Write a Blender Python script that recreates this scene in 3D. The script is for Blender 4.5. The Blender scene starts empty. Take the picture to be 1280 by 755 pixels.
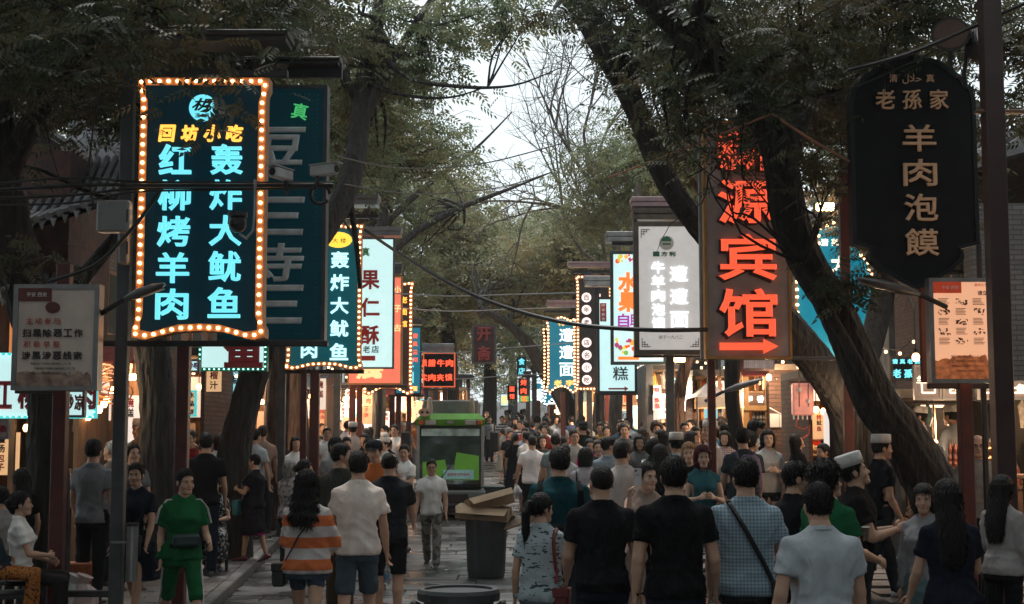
import bpy, math, random
import numpy as np
from math import radians as R, sin, cos, pi
from mathutils import Vector, Matrix
random.seed(7); RNG = np.random.default_rng(11)
scene = bpy.context.scene
C = scene.collection
# ---------------------------------------------------------------- camera
CAM_H = 1.95; F = 1778.0; PITCH = math.atan((547-377.5)/F)
cd = bpy.data.cameras.new('camera'); cam = bpy.data.objects.new('camera', cd); C.objects.link(cam)
cam.location = (0, 0, CAM_H); cam.rotation_euler = (pi/2+PITCH, 0, 0)
cd.sensor_width = 36; cd.lens = F/1280*36; cd.clip_end = 3000; cd.clip_start = .1
scene.camera = cam
# ---------------------------------------------------------------- sky and light (overcast early evening)
SUN_EL, SUN_ROT = 66, -12
w = bpy.data.worlds.new('World'); scene.world = w; w.use_nodes = True
nt = w.node_tree; nt.nodes.clear()
sky = nt.nodes.new('ShaderNodeTexSky'); sky.sky_type = 'NISHITA'; sky.sun_disc = False
sky.sun_elevation = R(SUN_EL); sky.sun_rotation = R(SUN_ROT); sky.dust_density = 5; sky.air_density = 1.0; sky.ozone_density = 2
mx = nt.nodes.new('ShaderNodeMix'); mx.data_type = 'RGBA'; mx.inputs[0].default_value = .93
mx.inputs[7].default_value = (7.9, 8.8, 9.1, 1)
bg = nt.nodes.new('ShaderNodeBackground'); bg.inputs[1].default_value = .068
ow = nt.nodes.new('ShaderNodeOutputWorld')
nt.links.new(sky.outputs[0], mx.inputs[6]); nt.links.new(mx.outputs[2], bg.inputs[0]); nt.links.new(bg.outputs[0], ow.inputs[0])
sd = bpy.data.lights.new('sun', 'SUN'); sd.energy = 1.5; sd.angle = R(14); sd.color = (1, .97, .93)
so = bpy.data.objects.new('sun', sd); C.objects.link(so)
so.rotation_euler = Vector((-sin(R(SUN_ROT))*cos(R(SUN_EL)), -cos(R(SUN_ROT))*cos(R(SUN_EL)), -sin(R(SUN_EL)))).to_track_quat('-Z', 'Y').to_euler()
scene.view_settings.view_transform = 'Standard'; scene.view_settings.look = 'None'
scene.view_settings.exposure = 1.0; scene.view_settings.gamma = 1
try:
    scene.cycles.max_bounces = 6; scene.cycles.diffuse_bounces = 3; scene.cycles.glossy_bounces = 2
    scene.cycles.transparent_max_bounces = 6; scene.cycles.transmission_bounces = 4
    scene.cycles.sample_clamp_indirect = 3.0; scene.cycles.caustics_reflective = False; scene.cycles.caustics_refractive = False
    scene.cycles.use_denoising = True
except Exception: pass

# ---------------------------------------------------------------- where things are
def P(px, py, Y):                      # the place at distance Y seen along a photograph direction
    u = (px-640)/F; v = (377.5-py)/F
    d = (u, cos(PITCH)-v*sin(PITCH), sin(PITCH)+v*cos(PITCH)); t = Y/d[1]
    return Vector((u*t, Y, CAM_H+t*d[2]))
def X(px, Y): return P(px, 547, Y).x
def G(Y):                              # street level: flat near, climbing gently away
    return .035*(math.sqrt((Y-14)**2+36)-6) if Y > 14 else 0.0
def _ss(t): t = max(0, min(1, t)); return t*t*(3-2*t)
def G2(x, Y): return G(Y)+.22*_ss((x-.9)/2.2)*_ss((Y-12.5)/5)      # the right half lies a little higher
def kerb_x(Y): return -3.3-.065*min(max(Y-15.6, -6), 11)-.01*max(0, Y-26.6)
def kerb_xr(Y): return 3.75+.012*(Y-14)
PAVE = .12
def gz(x, Y): return G2(x, Y)+(PAVE if (x < kerb_x(Y) or x > kerb_xr(Y)) else 0)

# ---------------------------------------------------------------- mesh helpers
class MB:
    def __init__(s): s.v = []; s.f = []; s.n = 0; s.mi = []
    def add(s, v, f, m=0):
        v = np.asarray(v, float).reshape(-1, 3); s.v.append(v)
        for q in f: s.f.append([i+s.n for i in q])
        s.mi += [m]*len(f); s.n += len(v); return s
    def box(s, x0, x1, y0, y1, z0, z1, m=0, b=0.0):
        if b <= 0:
            v = [(x, y, z) for z in (z0, z1) for y in (y0, y1) for x in (x0, x1)]
            return s.add(v, [(0, 2, 3, 1), (4, 5, 7, 6), (0, 1, 5, 4), (2, 6, 7, 3), (0, 4, 6, 2), (1, 3, 7, 5)], m)
        def ring(i, z): return [(x0+i, y0+b, z), (x0+b, y0+i, z), (x1-b, y0+i, z), (x1-i, y0+b, z), (x1-i, y1-b, z), (x1-b, y1-i, z), (x0+b, y1-i, z), (x0+i, y1-b, z)]
        return s.rings([ring(b*.9, z0), ring(0, z0+b), ring(0, z1-b), ring(b*.9, z1)], m)
    def rings(s, rs, m=0, cap=True, closed=True):
        n = len(rs[0]); v = [p for r in rs for p in r]; f = []
        for k in range(len(rs)-1):
            for i in range(n if closed else n-1):
                j = (i+1) % n; f.append((k*n+i, k*n+j, (k+1)*n+j, (k+1)*n+i))
        if cap: f.append(tuple(range(n-1, -1, -1))); f.append(tuple(range((len(rs)-1)*n, len(rs)*n)))
        return s.add(v, f, m)
    def tube(s, pts, rad, sides=8, m=0, cap=True, flat=1.0):
        pts = [Vector(p) for p in pts]; rs = []
        if not hasattr(rad, '__len__'): rad = [rad]*len(pts)
        up = None
        for i, p in enumerate(pts):
            t = (pts[min(i+1, len(pts)-1)]-pts[max(i-1, 0)]).normalized()
            if up is None:
                up = Vector((0, 1, 0)) if abs(t.y) < .9 else Vector((1, 0, 0))
            a = (up-t*up.dot(t)).normalized(); b = t.cross(a); up = a
            rs.append([tuple(p+(a*cos(2*pi*k/sides)*flat+b*sin(2*pi*k/sides))*rad[i]) for k in range(sides)])
        return s.rings(rs, m, cap)
    def ell(s, c, r, n=10, k=7, m=0):
        rs = []
        for j in range(1, k):
            t = pi*j/k; rs.append([(c[0]+r[0]*sin(t)*cos(2*pi*i/n), c[1]+r[1]*sin(t)*sin(2*pi*i/n), c[2]-r[2]*cos(t)) for i in range(n)])
        return s.rings(rs, m)
    def poly(s, pts, y0, y1, m=0):     # outline in x,z given depth along y
        return s.rings([[(x, y0, z) for x, z in pts], [(x, y1, z) for x, z in pts]], m)
    def mesh(s, name='mesh', smooth=False):
        me = bpy.data.meshes.new(name)
        v = np.concatenate(s.v) if s.v else np.zeros((0, 3))
        me.from_pydata(v.tolist(), [], s.f)
        if any(s.mi): me.polygons.foreach_set('material_index', s.mi)
        if smooth: me.polygons.foreach_set('use_smooth', [True]*len(me.polygons))
        me.update(); return me
def obj(name, mesh, mat=None, parent=None, loc=None, rz=0, smooth=False, **kw):
    if isinstance(mesh, MB): mesh = mesh.mesh(name, smooth)
    o = bpy.data.objects.new(name, mesh); C.objects.link(o)
    if mat is not None and len(mesh.materials) == 0:
        for m in (mat if isinstance(mat, (list, tuple)) else [mat]): mesh.materials.append(m)
    if parent: o.parent = parent
    if loc is not None: o.location = loc
    if rz: o.rotation_euler[2] = rz
    for k, v in kw.items(): o[k] = v
    return o
def thing(name, label, cat, loc=(0, 0, 0), rz=0, group=None):
    o = bpy.data.objects.new(name, None); C.objects.link(o); o.empty_display_size = .2
    o.location = loc; o.rotation_euler[2] = rz; o['label'] = label; o['category'] = cat
    if group: o['group'] = group
    return o
def tag(o, label, cat, group=None):
    o['label'] = label; o['category'] = cat
    if group: o['group'] = group
    return o
def fastmesh(name, V, Fq, smooth=True):   # all faces with the same number of corners
    V = np.ascontiguousarray(V, np.float32); Fq = np.ascontiguousarray(Fq, np.int32); k = Fq.shape[1]
    me = bpy.data.meshes.new(name); me.vertices.add(len(V)); me.vertices.foreach_set('co', V.ravel())
    me.loops.add(Fq.size); me.loops.foreach_set('vertex_index', Fq.ravel())
    me.polygons.add(len(Fq)); me.polygons.foreach_set('loop_start', np.arange(0, Fq.size, k, dtype=np.int32))
    me.polygons.foreach_set('loop_total', np.full(len(Fq), k, np.int32))
    me.polygons.foreach_set('use_smooth', np.full(len(Fq), smooth)); me.update(calc_edges=True); return me

# ---------------------------------------------------------------- materials
_mc = {}
def mat(name, col, rough=.6, metal=0.0, emit=None, es=0.0, vary=.12, vs=6.0, bump=0.0, bs=40.0, stretch=(1, 1, 1), per=0.0, spec=.5, dirt=0.0, trans=0.0, sampling=None):
    if name in _mc: return _mc[name]
    m = bpy.data.materials.new(name); m.use_nodes = True; n = m.node_tree; N = n.nodes; L = n.links
    b = N['Principled BSDF']; b.inputs['Roughness'].default_value = rough; b.inputs['Metallic'].default_value = metal
    b.inputs['Specular IOR Level'].default_value = spec
    tc = N.new('ShaderNodeTexCoord'); mp = N.new('ShaderNodeMapping'); mp.inputs['Scale'].default_value = stretch
    L.new(tc.outputs['Object'], mp.inputs[0])
    nz = N.new('ShaderNodeTexNoise'); nz.inputs['Scale'].default_value = vs; nz.inputs['Detail'].default_value = 4
    L.new(mp.outputs[0], nz.inputs['Vector'])
    hs = N.new('ShaderNodeHueSaturation'); hs.inputs['Color'].default_value = (*col, 1)
    mr = N.new('ShaderNodeMapRange'); mr.inputs[1].default_value = .3; mr.inputs[2].default_value = .7
    mr.inputs[3].default_value = 1-vary*1.6; mr.inputs[4].default_value = 1+vary*1.6
    L.new(nz.outputs[0], mr.inputs[0])
    val = mr.outputs[0]
    if per:
        oi = N.new('ShaderNodeObjectInfo'); m2 = N.new('ShaderNodeMapRange'); m2.inputs[3].default_value = 1-per; m2.inputs[4].default_value = 1+per
        L.new(oi.outputs['Random'], m2.inputs[0]); mm = N.new('ShaderNodeMath'); mm.operation = 'MULTIPLY'
        L.new(val, mm.inputs[0]); L.new(m2.outputs[0], mm.inputs[1]); val = mm.outputs[0]
    L.new(val, hs.inputs['Value']); colout = hs.outputs[0]
    if dirt:
        n2 = N.new('ShaderNodeTexNoise'); n2.inputs['Scale'].default_value = 2.3; n2.inputs['Detail'].default_value = 8
        L.new(tc.outputs['Object'], n2.inputs['Vector'])
        r2 = N.new('ShaderNodeMapRange'); r2.inputs[1].default_value = .45; r2.inputs[2].default_value = .7; r2.inputs[4].default_value = dirt
        L.new(n2.outputs[0], r2.inputs[0])
        mix = N.new('ShaderNodeMix'); mix.data_type = 'RGBA'; mix.inputs[7].default_value = (.04, .032, .026, 1)
        L.new(r2.outputs[0], mix.inputs[0]); L.new(colout, mix.inputs[6]); colout = mix.outputs[2]
    L.new(colout, b.inputs['Base Color'])
    if bump:
        nb = N.new('ShaderNodeTexNoise'); nb.inputs['Scale'].default_value = bs; nb.inputs['Detail'].default_value = 5
        L.new(mp.outputs[0], nb.inputs['Vector']); bm = N.new('ShaderNodeBump'); bm.inputs['Strength'].default_value = min(1, bump); bm.inputs['Distance'].default_value = .02*bump
        L.new(nb.outputs[0], bm.inputs['Height']); L.new(bm.outputs[0], b.inputs['Normal'])
    if emit is not None:
        b.inputs['Emission Color'].default_value = (*emit, 1); b.inputs['Emission Strength'].default_value = es
        if sampling: m.cycles.emission_sampling = sampling
    if trans: b.inputs['Transmission Weight'].default_value = trans
    _mc[name] = m; m['base'] = 1; return m
def nodes(m): return m.node_tree.nodes, m.node_tree.links, m.node_tree.nodes['Principled BSDF']
def cloth(col, rough=.9):
    k = 'cloth_%02x%02x%02x' % tuple(int(255*min(1, c)**.45) for c in col)
    if k in _mc: return _mc[k]
    m = mat(k, col, rough, vary=.10, vs=7, bump=1, bs=7, stretch=(1.2, 1.2, .6), spec=.08)
    [n for n in m.node_tree.nodes if n.type == 'BUMP'][0].inputs['Distance'].default_value = .035
    return m
def skin(t=0):
    c = [(.50, .30, .21), (.58, .38, .29), (.42, .24, .165), (.46, .27, .18)][t % 4]
    k = 'skin_%d' % (t % 4)
    if k in _mc: return _mc[k]
    m = mat(k, c, .5, vary=.05, vs=14, bump=.12, bs=60, spec=.35); nodes(m)[2].inputs['Subsurface Weight'].default_value = .05
    nodes(m)[2].inputs['Subsurface Radius'].default_value = (.01, .004, .002); return m
def hairm(kind='dark'):
    c = dict(dark=(.010, .0085, .008), brown=(.035, .018, .011), grey=(.30, .29, .28), blond=(.36, .22, .11), red=(.07, .012, .014))[kind]
    k = 'hair_'+kind
    if k in _mc: return _mc[k]
    return mat(k, c, .5, vary=.5, vs=70, bump=.9, bs=90, stretch=(1, 1, .12), spec=.22)
MT = lambda: None
M_redpost = mat('painted_red_steel', (.09, .018, .014), .45, .0, vary=.2, dirt=.35, bump=.15, bs=25)
M_greypost = mat('grey_steel', (.075, .08, .088), .5, .4, vary=.15, dirt=.3, bump=.1)
M_darksteel = mat('dark_steel', (.035, .034, .036), .5, .3, vary=.2, dirt=.3)
M_alu = mat('aluminium', (.27, .27, .275), .42, .7, vary=.12, dirt=.25)
M_black = mat('black_plastic', (.012, .012, .013), .45, vary=.2)
M_cable = mat('cable_rubber', (.014, .013, .013), .55, vary=.3)
M_wood = mat('old_wood', (.16, .085, .045), .7, vary=.35, vs=5, stretch=(1, 1, .2), bump=.5, bs=20, dirt=.4)
M_plaster = mat('aged_plaster', (.24, .21, .18), .85, vary=.18, vs=2, bump=.3, dirt=.6)
M_dark = mat('dark_shopfront', (.03, .027, .025), .7, vary=.3, dirt=.3)
M_cardboard = mat('cardboard', (.30, .21, .13), .85, vary=.12, bump=.2, bs=30)
M_white = mat('white_plastic', (.72, .72, .70), .5, vary=.04)
M_tile = mat('grey_roof_tile', (.12, .12, .125), .75, vary=.35, per=.3, bump=.5, bs=30, dirt=.35)
M_bulb = mat('warm_bulb', (.9, .7, .4), .3, emit=(1, .50, .20), es=7.5)
M_bulbfar = mat('warm_bulb_far', (.9, .7, .4), .3, emit=(1, .54, .24), es=3.4, sampling='NONE')
M_bulbteal = mat('teal_bulb', (.3, .9, .8), .3, emit=(.35, 1, .85), es=2.5, sampling='NONE')
M_bulbwhite = mat('white_bulb', (.9, .9, .9), .3, emit=(.8, .97, 1), es=3, sampling='NONE')
def glow(name, col, s, sampling='NONE', vary=0): return mat('glow_'+name, tuple(min(1, c*.6) for c in col), .4, emit=col, es=s, sampling=sampling, vary=vary)
def brick_mat(name, c1, c2, mortar, scale=1.0, rx=True):
    if name in _mc: return _mc[name]
    m = mat(name, c1, .85); N, L, b = nodes(m)
    tc = N.new('ShaderNodeTexCoord'); sp = N.new('ShaderNodeSeparateXYZ'); cb = N.new('ShaderNodeCombineXYZ'); ad = N.new('ShaderNodeMath')
    L.new(tc.outputs['Object'], sp.inputs[0]); L.new(sp.outputs[0], ad.inputs[0]); L.new(sp.outputs[1], ad.inputs[1])
    L.new(ad.outputs[0], cb.inputs[0]); L.new(sp.outputs[2], cb.inputs[1])
    bt = N.new('ShaderNodeTexBrick'); bt.inputs['Scale'].default_value = 1; bt.inputs['Brick Width'].default_value = .25*scale; bt.inputs['Row Height'].default_value = .075*scale
    bt.inputs['Mortar Size'].default_value = .008*scale; bt.inputs['Color1'].default_value = (*c1, 1); bt.inputs['Color2'].default_value = (*c2, 1); bt.inputs['Mortar'].default_value = (*mortar, 1)
    L.new(cb.outputs[0], bt.inputs['Vector']); L.new(bt.outputs[0], b.inputs['Base Color'])
    bm = N.new('ShaderNodeBump'); bm.inputs['Distance'].default_value = .01; bm.invert = True; L.new(bt.outputs['Fac'], bm.inputs['Height']); L.new(bm.outputs[0], b.inputs['Normal'])
    return m
M_brick = brick_mat('brown_brick', (.10, .055, .04), (.15, .08, .055), (.06, .05, .045))
M_brickdark = brick_mat('grey_brick', (.09, .085, .08), (.13, .12, .115), (.05, .05, .05))
# ================================================================ STREET
stone = mat('wet_grey_slab', (.10, .098, .098), .42, vary=.28, vs=3, per=.28, bump=.5, bs=9, dirt=.45, spec=.6)
N_, L_, B_ = nodes(stone)
_n = N_.new('ShaderNodeTexNoise'); _n.inputs['Scale'].default_value = 1.7; _g = N_.new('ShaderNodeNewGeometry'); L_.new(_g.outputs['Position'], _n.inputs['Vector'])
_r = N_.new('ShaderNodeMapRange'); _r.inputs[1].default_value = .4; _r.inputs[2].default_value = .62; _r.inputs[3].default_value = .2; _r.inputs[4].default_value = .62
L_.new(_n.outputs[0], _r.inputs[0]); L_.new(_r.outputs[0], B_.inputs['Roughness'])
joint = mat('joint_grit', (.035, .032, .03), .8, vary=.3, bump=.6, bs=50)
pstone = mat('pavement_slab', (.14, .125, .115), .6, vary=.25, vs=3, per=.22, bump=.5, bs=9, dirt=.45)
def sheet(name, xs, zoff, m, Y0=-8, Y1=260):
    mb = MB(); Ys = list(np.linspace(Y0, 60, 60))+list(np.linspace(65, Y1, 12)); rs = []
    for Y in Ys: rs.append([(x(Y) if callable(x) else x, Y, G2(x(Y) if callable(x) else x, Y)+zoff) for x in xs])
    mb.rings(rs, cap=False, closed=False); me = mb.mesh(name, True); me.flip_normals()
    return obj(name, me, m, kind='structure')
sheet('road', [lambda Y: kerb_x(Y), -1.5, .8, 1.2, 1.6, 2, 2.4, 2.8, 3.2, lambda Y: kerb_xr(Y)], 0, joint)
pl = sheet('pavement', [-14, -8, lambda Y: kerb_x(Y)-.14], PAVE-.02, joint)
pr = sheet('pavement', [lambda Y: kerb_xr(Y)+.14, 8, 14], PAVE-.02, joint)
sheet('ground', [-260, -13.9], PAVE-.06, mat('far_ground', (.06, .055, .05), .9), -8, 600)
sheet('ground', [13.9, 260], PAVE-.06, mat('far_ground', (.06, .055, .05), .9), -8, 600)
slabme = MB().box(-.5, .5, -.5, .5, -.03, .02, b=.012).mesh('slab'); slabme.materials.append(stone)
slabme2 = MB().box(-.5, .5, -.5, .5, -.03, .02, b=.012).mesh('slab'); slabme2.materials.append(pstone)
road = bpy.data.objects['road']
def lay(parent, xa, xb, Y0, Y1, dep, wid, me, zoff, vis, stuffname, m):
    st = MB(); cnt = 0; Y = Y0; row = 0
    while Y < Y1:
        x = xa(Y)+.01-(row % 2)*wid*.45
        while x < xb(Y):
            ww = wid*random.uniform(.8, 1.25); a = max(x, xa(Y)+.01); b = min(x+ww, xb(Y)-.01); x += ww
            if b-a < .12: continue
            z = G2((a+b)/2, Y+dep/2)+zoff+random.uniform(-.004, .004); sl = (G(Y+dep)-G(Y))/dep
            if cnt < 290 and vis(a, b, Y):
                o = obj('paving_slab', me, None, parent, ((a+b)/2, Y+dep/2, z)); o.scale = (b-a-.014, dep-.014, 1); o.rotation_euler = (math.atan(sl)+random.uniform(-.003, .003), -(G2(b, Y)-G2(a, Y))/(b-a)+random.uniform(-.004, .004), 0); cnt += 1
            else:
                x0, x1, y0, y1 = a+.007, b-.007, Y+.007, Y+dep-.007; h = .02
                zz = [z-h, z+h]; dz = sl*dep/2
                st.add([(x0, y0, z-.03), (x1, y0, z-.03), (x1, y1, z-.03), (x0, y1, z-.03), (x0, y0, z+.018-dz), (x1, y0, z+.018-dz), (x1, y1, z+.018+dz), (x0, y1, z+.018+dz)],
                       [(4, 5, 6, 7), (0, 1, 5, 4), (1, 2, 6, 5), (2, 3, 7, 6), (3, 0, 4, 7)])
        Y += dep; row += 1
    if st.n: obj(stuffname, st, m, parent, kind='stuff')
lay(road, kerb_x, kerb_xr, 6, 75, .52, 1.0, slabme, 0, lambda a, b, Y: 15.5 < Y < 33 and b < 1.9+(33-Y)*.04, 'far_paving_slabs', stone)
lay(pl, lambda Y: -7.6, lambda Y: kerb_x(Y)-.15, 8, 60, .5, .75, slabme2, PAVE-.02, lambda a, b, Y: 14.5 < Y < 25 and a > -6.0, 'far_paving_slabs', pstone)
lay(pr, lambda Y: kerb_xr(Y)+.15, lambda Y: 7.6, 8, 60, .5, .75, slabme2, PAVE-.02, lambda a, b, Y: False, 'far_paving_slabs', pstone)
kme = MB().box(-.07, .07, -.5, .5, -.2, 0, b=.014).mesh('kerb_stone'); kme.materials.append(mat('kerb_granite', (.15, .14, .13), .6, vary=.2, per=.2, bump=.4, bs=40, dirt=.5))
for side, fn, par in ((-1, kerb_x, pl), (1, kerb_xr, pr)):
    Y = 8.0
    while Y < 45:
        x0, x1 = fn(Y), fn(Y+1); o = obj('kerb_stone', kme, None, par, ((x0+x1)/2+side*.07, Y+.5, (G2(x0, Y)+G2(x0, Y+1))/2+PAVE+.012))
        o.rotation_euler = (math.atan(G(Y+1)-G(Y)), 0, -math.atan(x1-x0)); o.scale = (1, .985, 1); Y += 1.0
# litter and wet marks
lit = MB()
for px, py in ((340, 697), (315, 668), (352, 688), (505, 640), (470, 735), (610, 742), (560, 720)):
    t = (CAM_H)/(py-547)*F; x = X(px, t); z = gz(x, t)+.026
    a = random.random()*3; s = random.uniform(.03, .07)
    v = [(x+s*cos(a+k*pi/2)*(1+.5*(k % 2)), t+s*1.2*sin(a+k*pi/2), z+.008*(k % 2)) for k in range(4)]
    o = obj('litter', MB().add(v, [(0, 1, 2, 3)]).add([(p[0], p[1], p[2]+.004) for p in v], [(0, 3, 2, 1)]), M_white)
    tag(o, 'crumpled scrap of white paper lying on the paving', 'litter', 'paper scraps on the ground')

# ================================================================ TEXT
_tc = {}
def glyphs(s, off=0.0, ext=.02, res=3, shear=0.0):
    k = (s, round(off, 4), round(ext, 4), shear)
    if k in _tc: return _tc[k]
    c = bpy.data.curves.new('t', 'FONT'); c.body = s; c.offset = 0; c.bevel_depth = off; c.bevel_resolution = 1 if off > .03 else 0; c.extrude = max(.001, ext-off*.5); c.resolution_u = 2; c.shear = shear
    o = bpy.data.objects.new('t', c); C.objects.link(o); bpy.context.view_layer.update()
    me = bpy.data.meshes.new_from_object(o.evaluated_get(bpy.context.evaluated_depsgraph_get()))
    v = np.empty(len(me.vertices)*3); me.vertices.foreach_get('co', v); v = v.reshape(-1, 3)
    f = [tuple(p.vertices) for p in me.polygons]
    bpy.data.objects.remove(o); bpy.data.curves.remove(c); bpy.data.meshes.remove(me)
    if len(v):
        v = v-[(v[:, 0].min()+v[:, 0].max())/2, (v[:, 1].min()+v[:, 1].max())/2, 0]
    _tc[k] = (v, f); return _tc[k]
def text_obj(name, s, size, m, parent, x, z, y, off=.02, ext=.015, sx=1.0, fit=None, shear=0.0, rz=0, rot=0.0, **kw):
    v, f = glyphs(s, off, ext/size, shear=shear)
    if not len(v): return None
    w = v.copy()*size; w[:, 0] *= sx
    if fit:
        dx = np.ptp(w[:, 0]); dz = np.ptp(w[:, 1])
        if fit[0]: w[:, 0] *= fit[0]/dx
        if fit[1]: w[:, 1] *= fit[1]/dz
    if rot: c_, s_ = cos(rot), sin(rot); w = np.stack([w[:, 0]*c_-w[:, 1]*s_, w[:, 0]*s_+w[:, 1]*c_, w[:, 2]], 1)
    vv = np.stack([w[:, 0], -w[:, 2], w[:, 1]], 1)        # faces the camera side (-y)
    mb = MB(); mb.add(vv, f); return obj(name, mb, m, parent, (x, y, z), **kw)

# ================================================================ SIGNS
bulbme = MB().ell((0, 0, 0), (.0175, .0175, .0175), 7, 5).mesh('bulb', True); bulbme.materials.append(M_bulb)
def resample(pts, step, closed=True):
    pts = [Vector((p[0], 0, p[1])) for p in pts]
    if closed: pts.append(pts[0])
    out = []; d = 0; 
    for a, b in zip(pts, pts[1:]):
        L = (b-a).length
        while d < L: out.append(a.lerp(b, d/L)); d += step
        d -= L
    return out
def arc(cx, cz, r, a0, a1, n=8, rz=None): return [(cx+r*cos(R(a0+(a1-a0)*i/n)), cz+(rz or r)*sin(R(a0+(a1-a0)*i/n))) for i in range(n+1)]
class Sign:
    """a hanging street sign; lettering is placed in photograph pixels relative to the sign's middle, turned into metres"""
    def __init__(s, box, Y, label, panel, frame, group='hanging shop signs', depth=.14, outline=None, fw=.045, name='shop_sign', cat='sign', rz=0.0):
        x0, y0, x1, y1 = box; s.cx, s.cy = (x0+x1)/2, (y0+y1)/2; s.k = (P(x1, s.cy, Y).x-P(x0, s.cy, Y).x)/(x1-x0)
        s.W = (x1-x0)*s.k; s.H = (y1-y0)*s.k; s.Y = Y; s.d = depth
        s.t = thing(name, label, cat, P(s.cx, s.cy, Y), rz, group)
        hw, hh = s.W/2, s.H/2
        s.out = outline(hw, hh) if outline else [(-hw, -hh), (hw, -hh), (hw, hh), (-hw, hh)]
        ins = [(x*(1-fw/hw), z*(1-fw/hh)) for x, z in s.out]
        obj('panel', MB().poly(ins, -depth/2+.012, depth/2-.012), panel, s.t)
        fr = MB(); n = len(s.out)
        vs = []
        for (px_, pz_), (qx, qz) in zip(s.out, ins):
            vs += [(px_, -depth/2, pz_), (qx, -depth/2, qz), (qx, depth/2, qz), (px_, depth/2, pz_)]
        fs = []
        for i in range(n):
            j = (i+1) % n
            for a in range(4): b_ = (a+1) % 4; fs.append((i*4+a, j*4+a, j*4+b_, i*4+b_))
        fr.add(vs, fs); obj('frame', fr, frame, s.t); s.front = -depth/2
    def at(s, px, py): return ((px-s.cx)*s.k, -(py-s.cy)*s.k)
    def text(s, st, px, py, hpx, m, wpx=None, off=.02, ext=.015, name='character', shear=0, rot=0):
        x, z = s.at(px, py); return text_obj(name, st, hpx*s.k, m, s.t, x, z, s.front-.004, off, ext, fit=(wpx*s.k if wpx else None, hpx*s.k) if len(st) == 1 or wpx else None, shear=shear, rot=rot)
    def col(s, chars, px, y0, y1, hpx, wpx, m, off=.02, ext=.015, **kw):
        n = len(chars)
        for i, c in enumerate(chars): s.text(c, px, y0+(y1-y0)*(i/(n-1) if n > 1 else 0), hpx, m, wpx, off, ext, **kw)
    def row(s, chars, x0, x1, py, hpx, wpx, m, off=.02, ext=.015, **kw):
        n = len(chars)
        for i, c in enumerate(chars): s.text(c, x0+(x1-x0)*(i/(n-1) if n > 1 else 0), py, hpx, m, wpx, off, ext, **kw)
    def small(s, st, px, py, hpx, m, off=0.0, name='lettering'):
        x, z = s.at(px, py); return text_obj(name, st, hpx*s.k, m, s.t, x, z, s.front-.003, off, .002)
    def rect(s, x0, y0, x1, y1, m, name='printed_band', y=-.003):
        a, b = s.at(x0, y1); c, d = s.at(x1, y0); return obj(name, MB().box(a, c, s.front+y, s.front+.01, b, d), m, s.t)
    def bulbs(s, step, inset=.03, m=None, single=True, r=.021):
        hw, hh = s.W/2, s.H/2; pts = resample([(x*(1-inset/hw), z*(1-inset/hh)) for x, z in s.out], step)
        if single:
            for p in pts: obj('bulb', bulbme, None, s.t, (p.x, s.front-.012, p.z))
        else:
            mb = MB()
            for p in pts: mb.ell((p.x, s.front-.012, p.z), (r, r, r), 6, 4)
            obj('bulb_string', mb, m or M_bulbfar, s.t, kind='stuff')
def ornate(top=.0, bot=.0, notch=0.0, crown=0.0):
    def f(hw, hh):
        o = [(-hw, -hh+bot*.2)]
        if bot:
            q = bot
            o += [(-hw*.8, -hh), (-hw*.6, -hh+q*.35), (-hw*.35, -hh+q*.75), (0, -hh+q*.85), (hw*.35, -hh+q*.75), (hw*.6, -hh+q*.35), (hw*.8, -hh)]
        o += [(hw, -hh+bot*.2)]
        if notch: o += [(hw, -hh+notch*1.2), (hw-notch*.25, -hh+notch*1.7), (hw-notch*.3, -hh+notch*2.4)]; o += [(hw-notch*.3, hh-notch*2.4), (hw-notch*.25, hh-notch*1.7), (hw, hh-notch*1.2)]
        o += [(hw, hh-crown*.3)]
        if crown: o += [(hw*.6, hh-crown*.7), (hw*.3, hh-crown*.2), (0, hh), (-hw*.3, hh-crown*.2), (-hw*.6, hh-crown*.7)]
        o += [(-hw, hh-crown*.3)]
        if notch: o += [(-hw, hh-notch*1.2), (-hw+notch*.25, hh-notch*1.7), (-hw+notch*.3, hh-notch*2.4), (-hw+notch*.3, -hh+notch*2.4), (-hw+notch*.25, -hh+notch*1.7), (-hw, -hh+notch*1.2)]
        return o
    return f
cyan = glow('cyan', (.16, .70, .82), .60, 'AUTO'); white_g = glow('white', (.85, .97, 1), .75, 'AUTO'); orange_g = glow('orange', (1, .42, .06), .95)
red_g = glow('red', (1, .11, .045), .52, 'AUTO'); redled = glow('red_led', (1, .09, .035), .9); amber = glow('amber', (1, .55, .12), .8)
green_g = glow('green', (.08, .6, .18), .35); teal_dim = mat('teal_sign_panel', (.005, .040, .045), .6, spec=.2, emit=(.0, .03, .045), es=.14, vary=.1, sampling='NONE')
teal_dim2 = mat('dark_teal_panel', (.003, .012, .018), .6, spec=.2, emit=(0, .014, .022), es=.3, vary=.15, sampling='NONE')
night = mat('near_black_panel', (.006, .006, .008), .6, vary=.3, spec=.2)
lit_white = mat('backlit_white', (.45, .6, .62), .5, emit=(.58, .88, .88), es=.44, vary=.05)
lit_cream = mat('backlit_grey', (.45, .44, .45), .5, emit=(.60, .56, .52), es=.28, vary=.06)
bronze = mat('bronze_frame', (.09, .07, .055), .45, .4, vary=.2, dirt=.2)
greybrown = mat('weathered_sign_panel', (.30, .25, .24), .6, vary=.15, vs=2, dirt=.3)
redprint = mat('red_print', (.42, .035, .03), .5, vary=.05); darkprint = mat('dark_print', (.02, .02, .022), .5); gold = mat('pale_gold_lettering', (.75, .46, .28), .45, vary=.1)
poster_cream = mat('poster_paper', (.58, .47, .41), .6, vary=.18, vs=2); ltwarm = mat('lit_poster', (.6, .34, .2), .5, emit=(.95, .47, .27), es=.38, vary=.12, vs=3)
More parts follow.
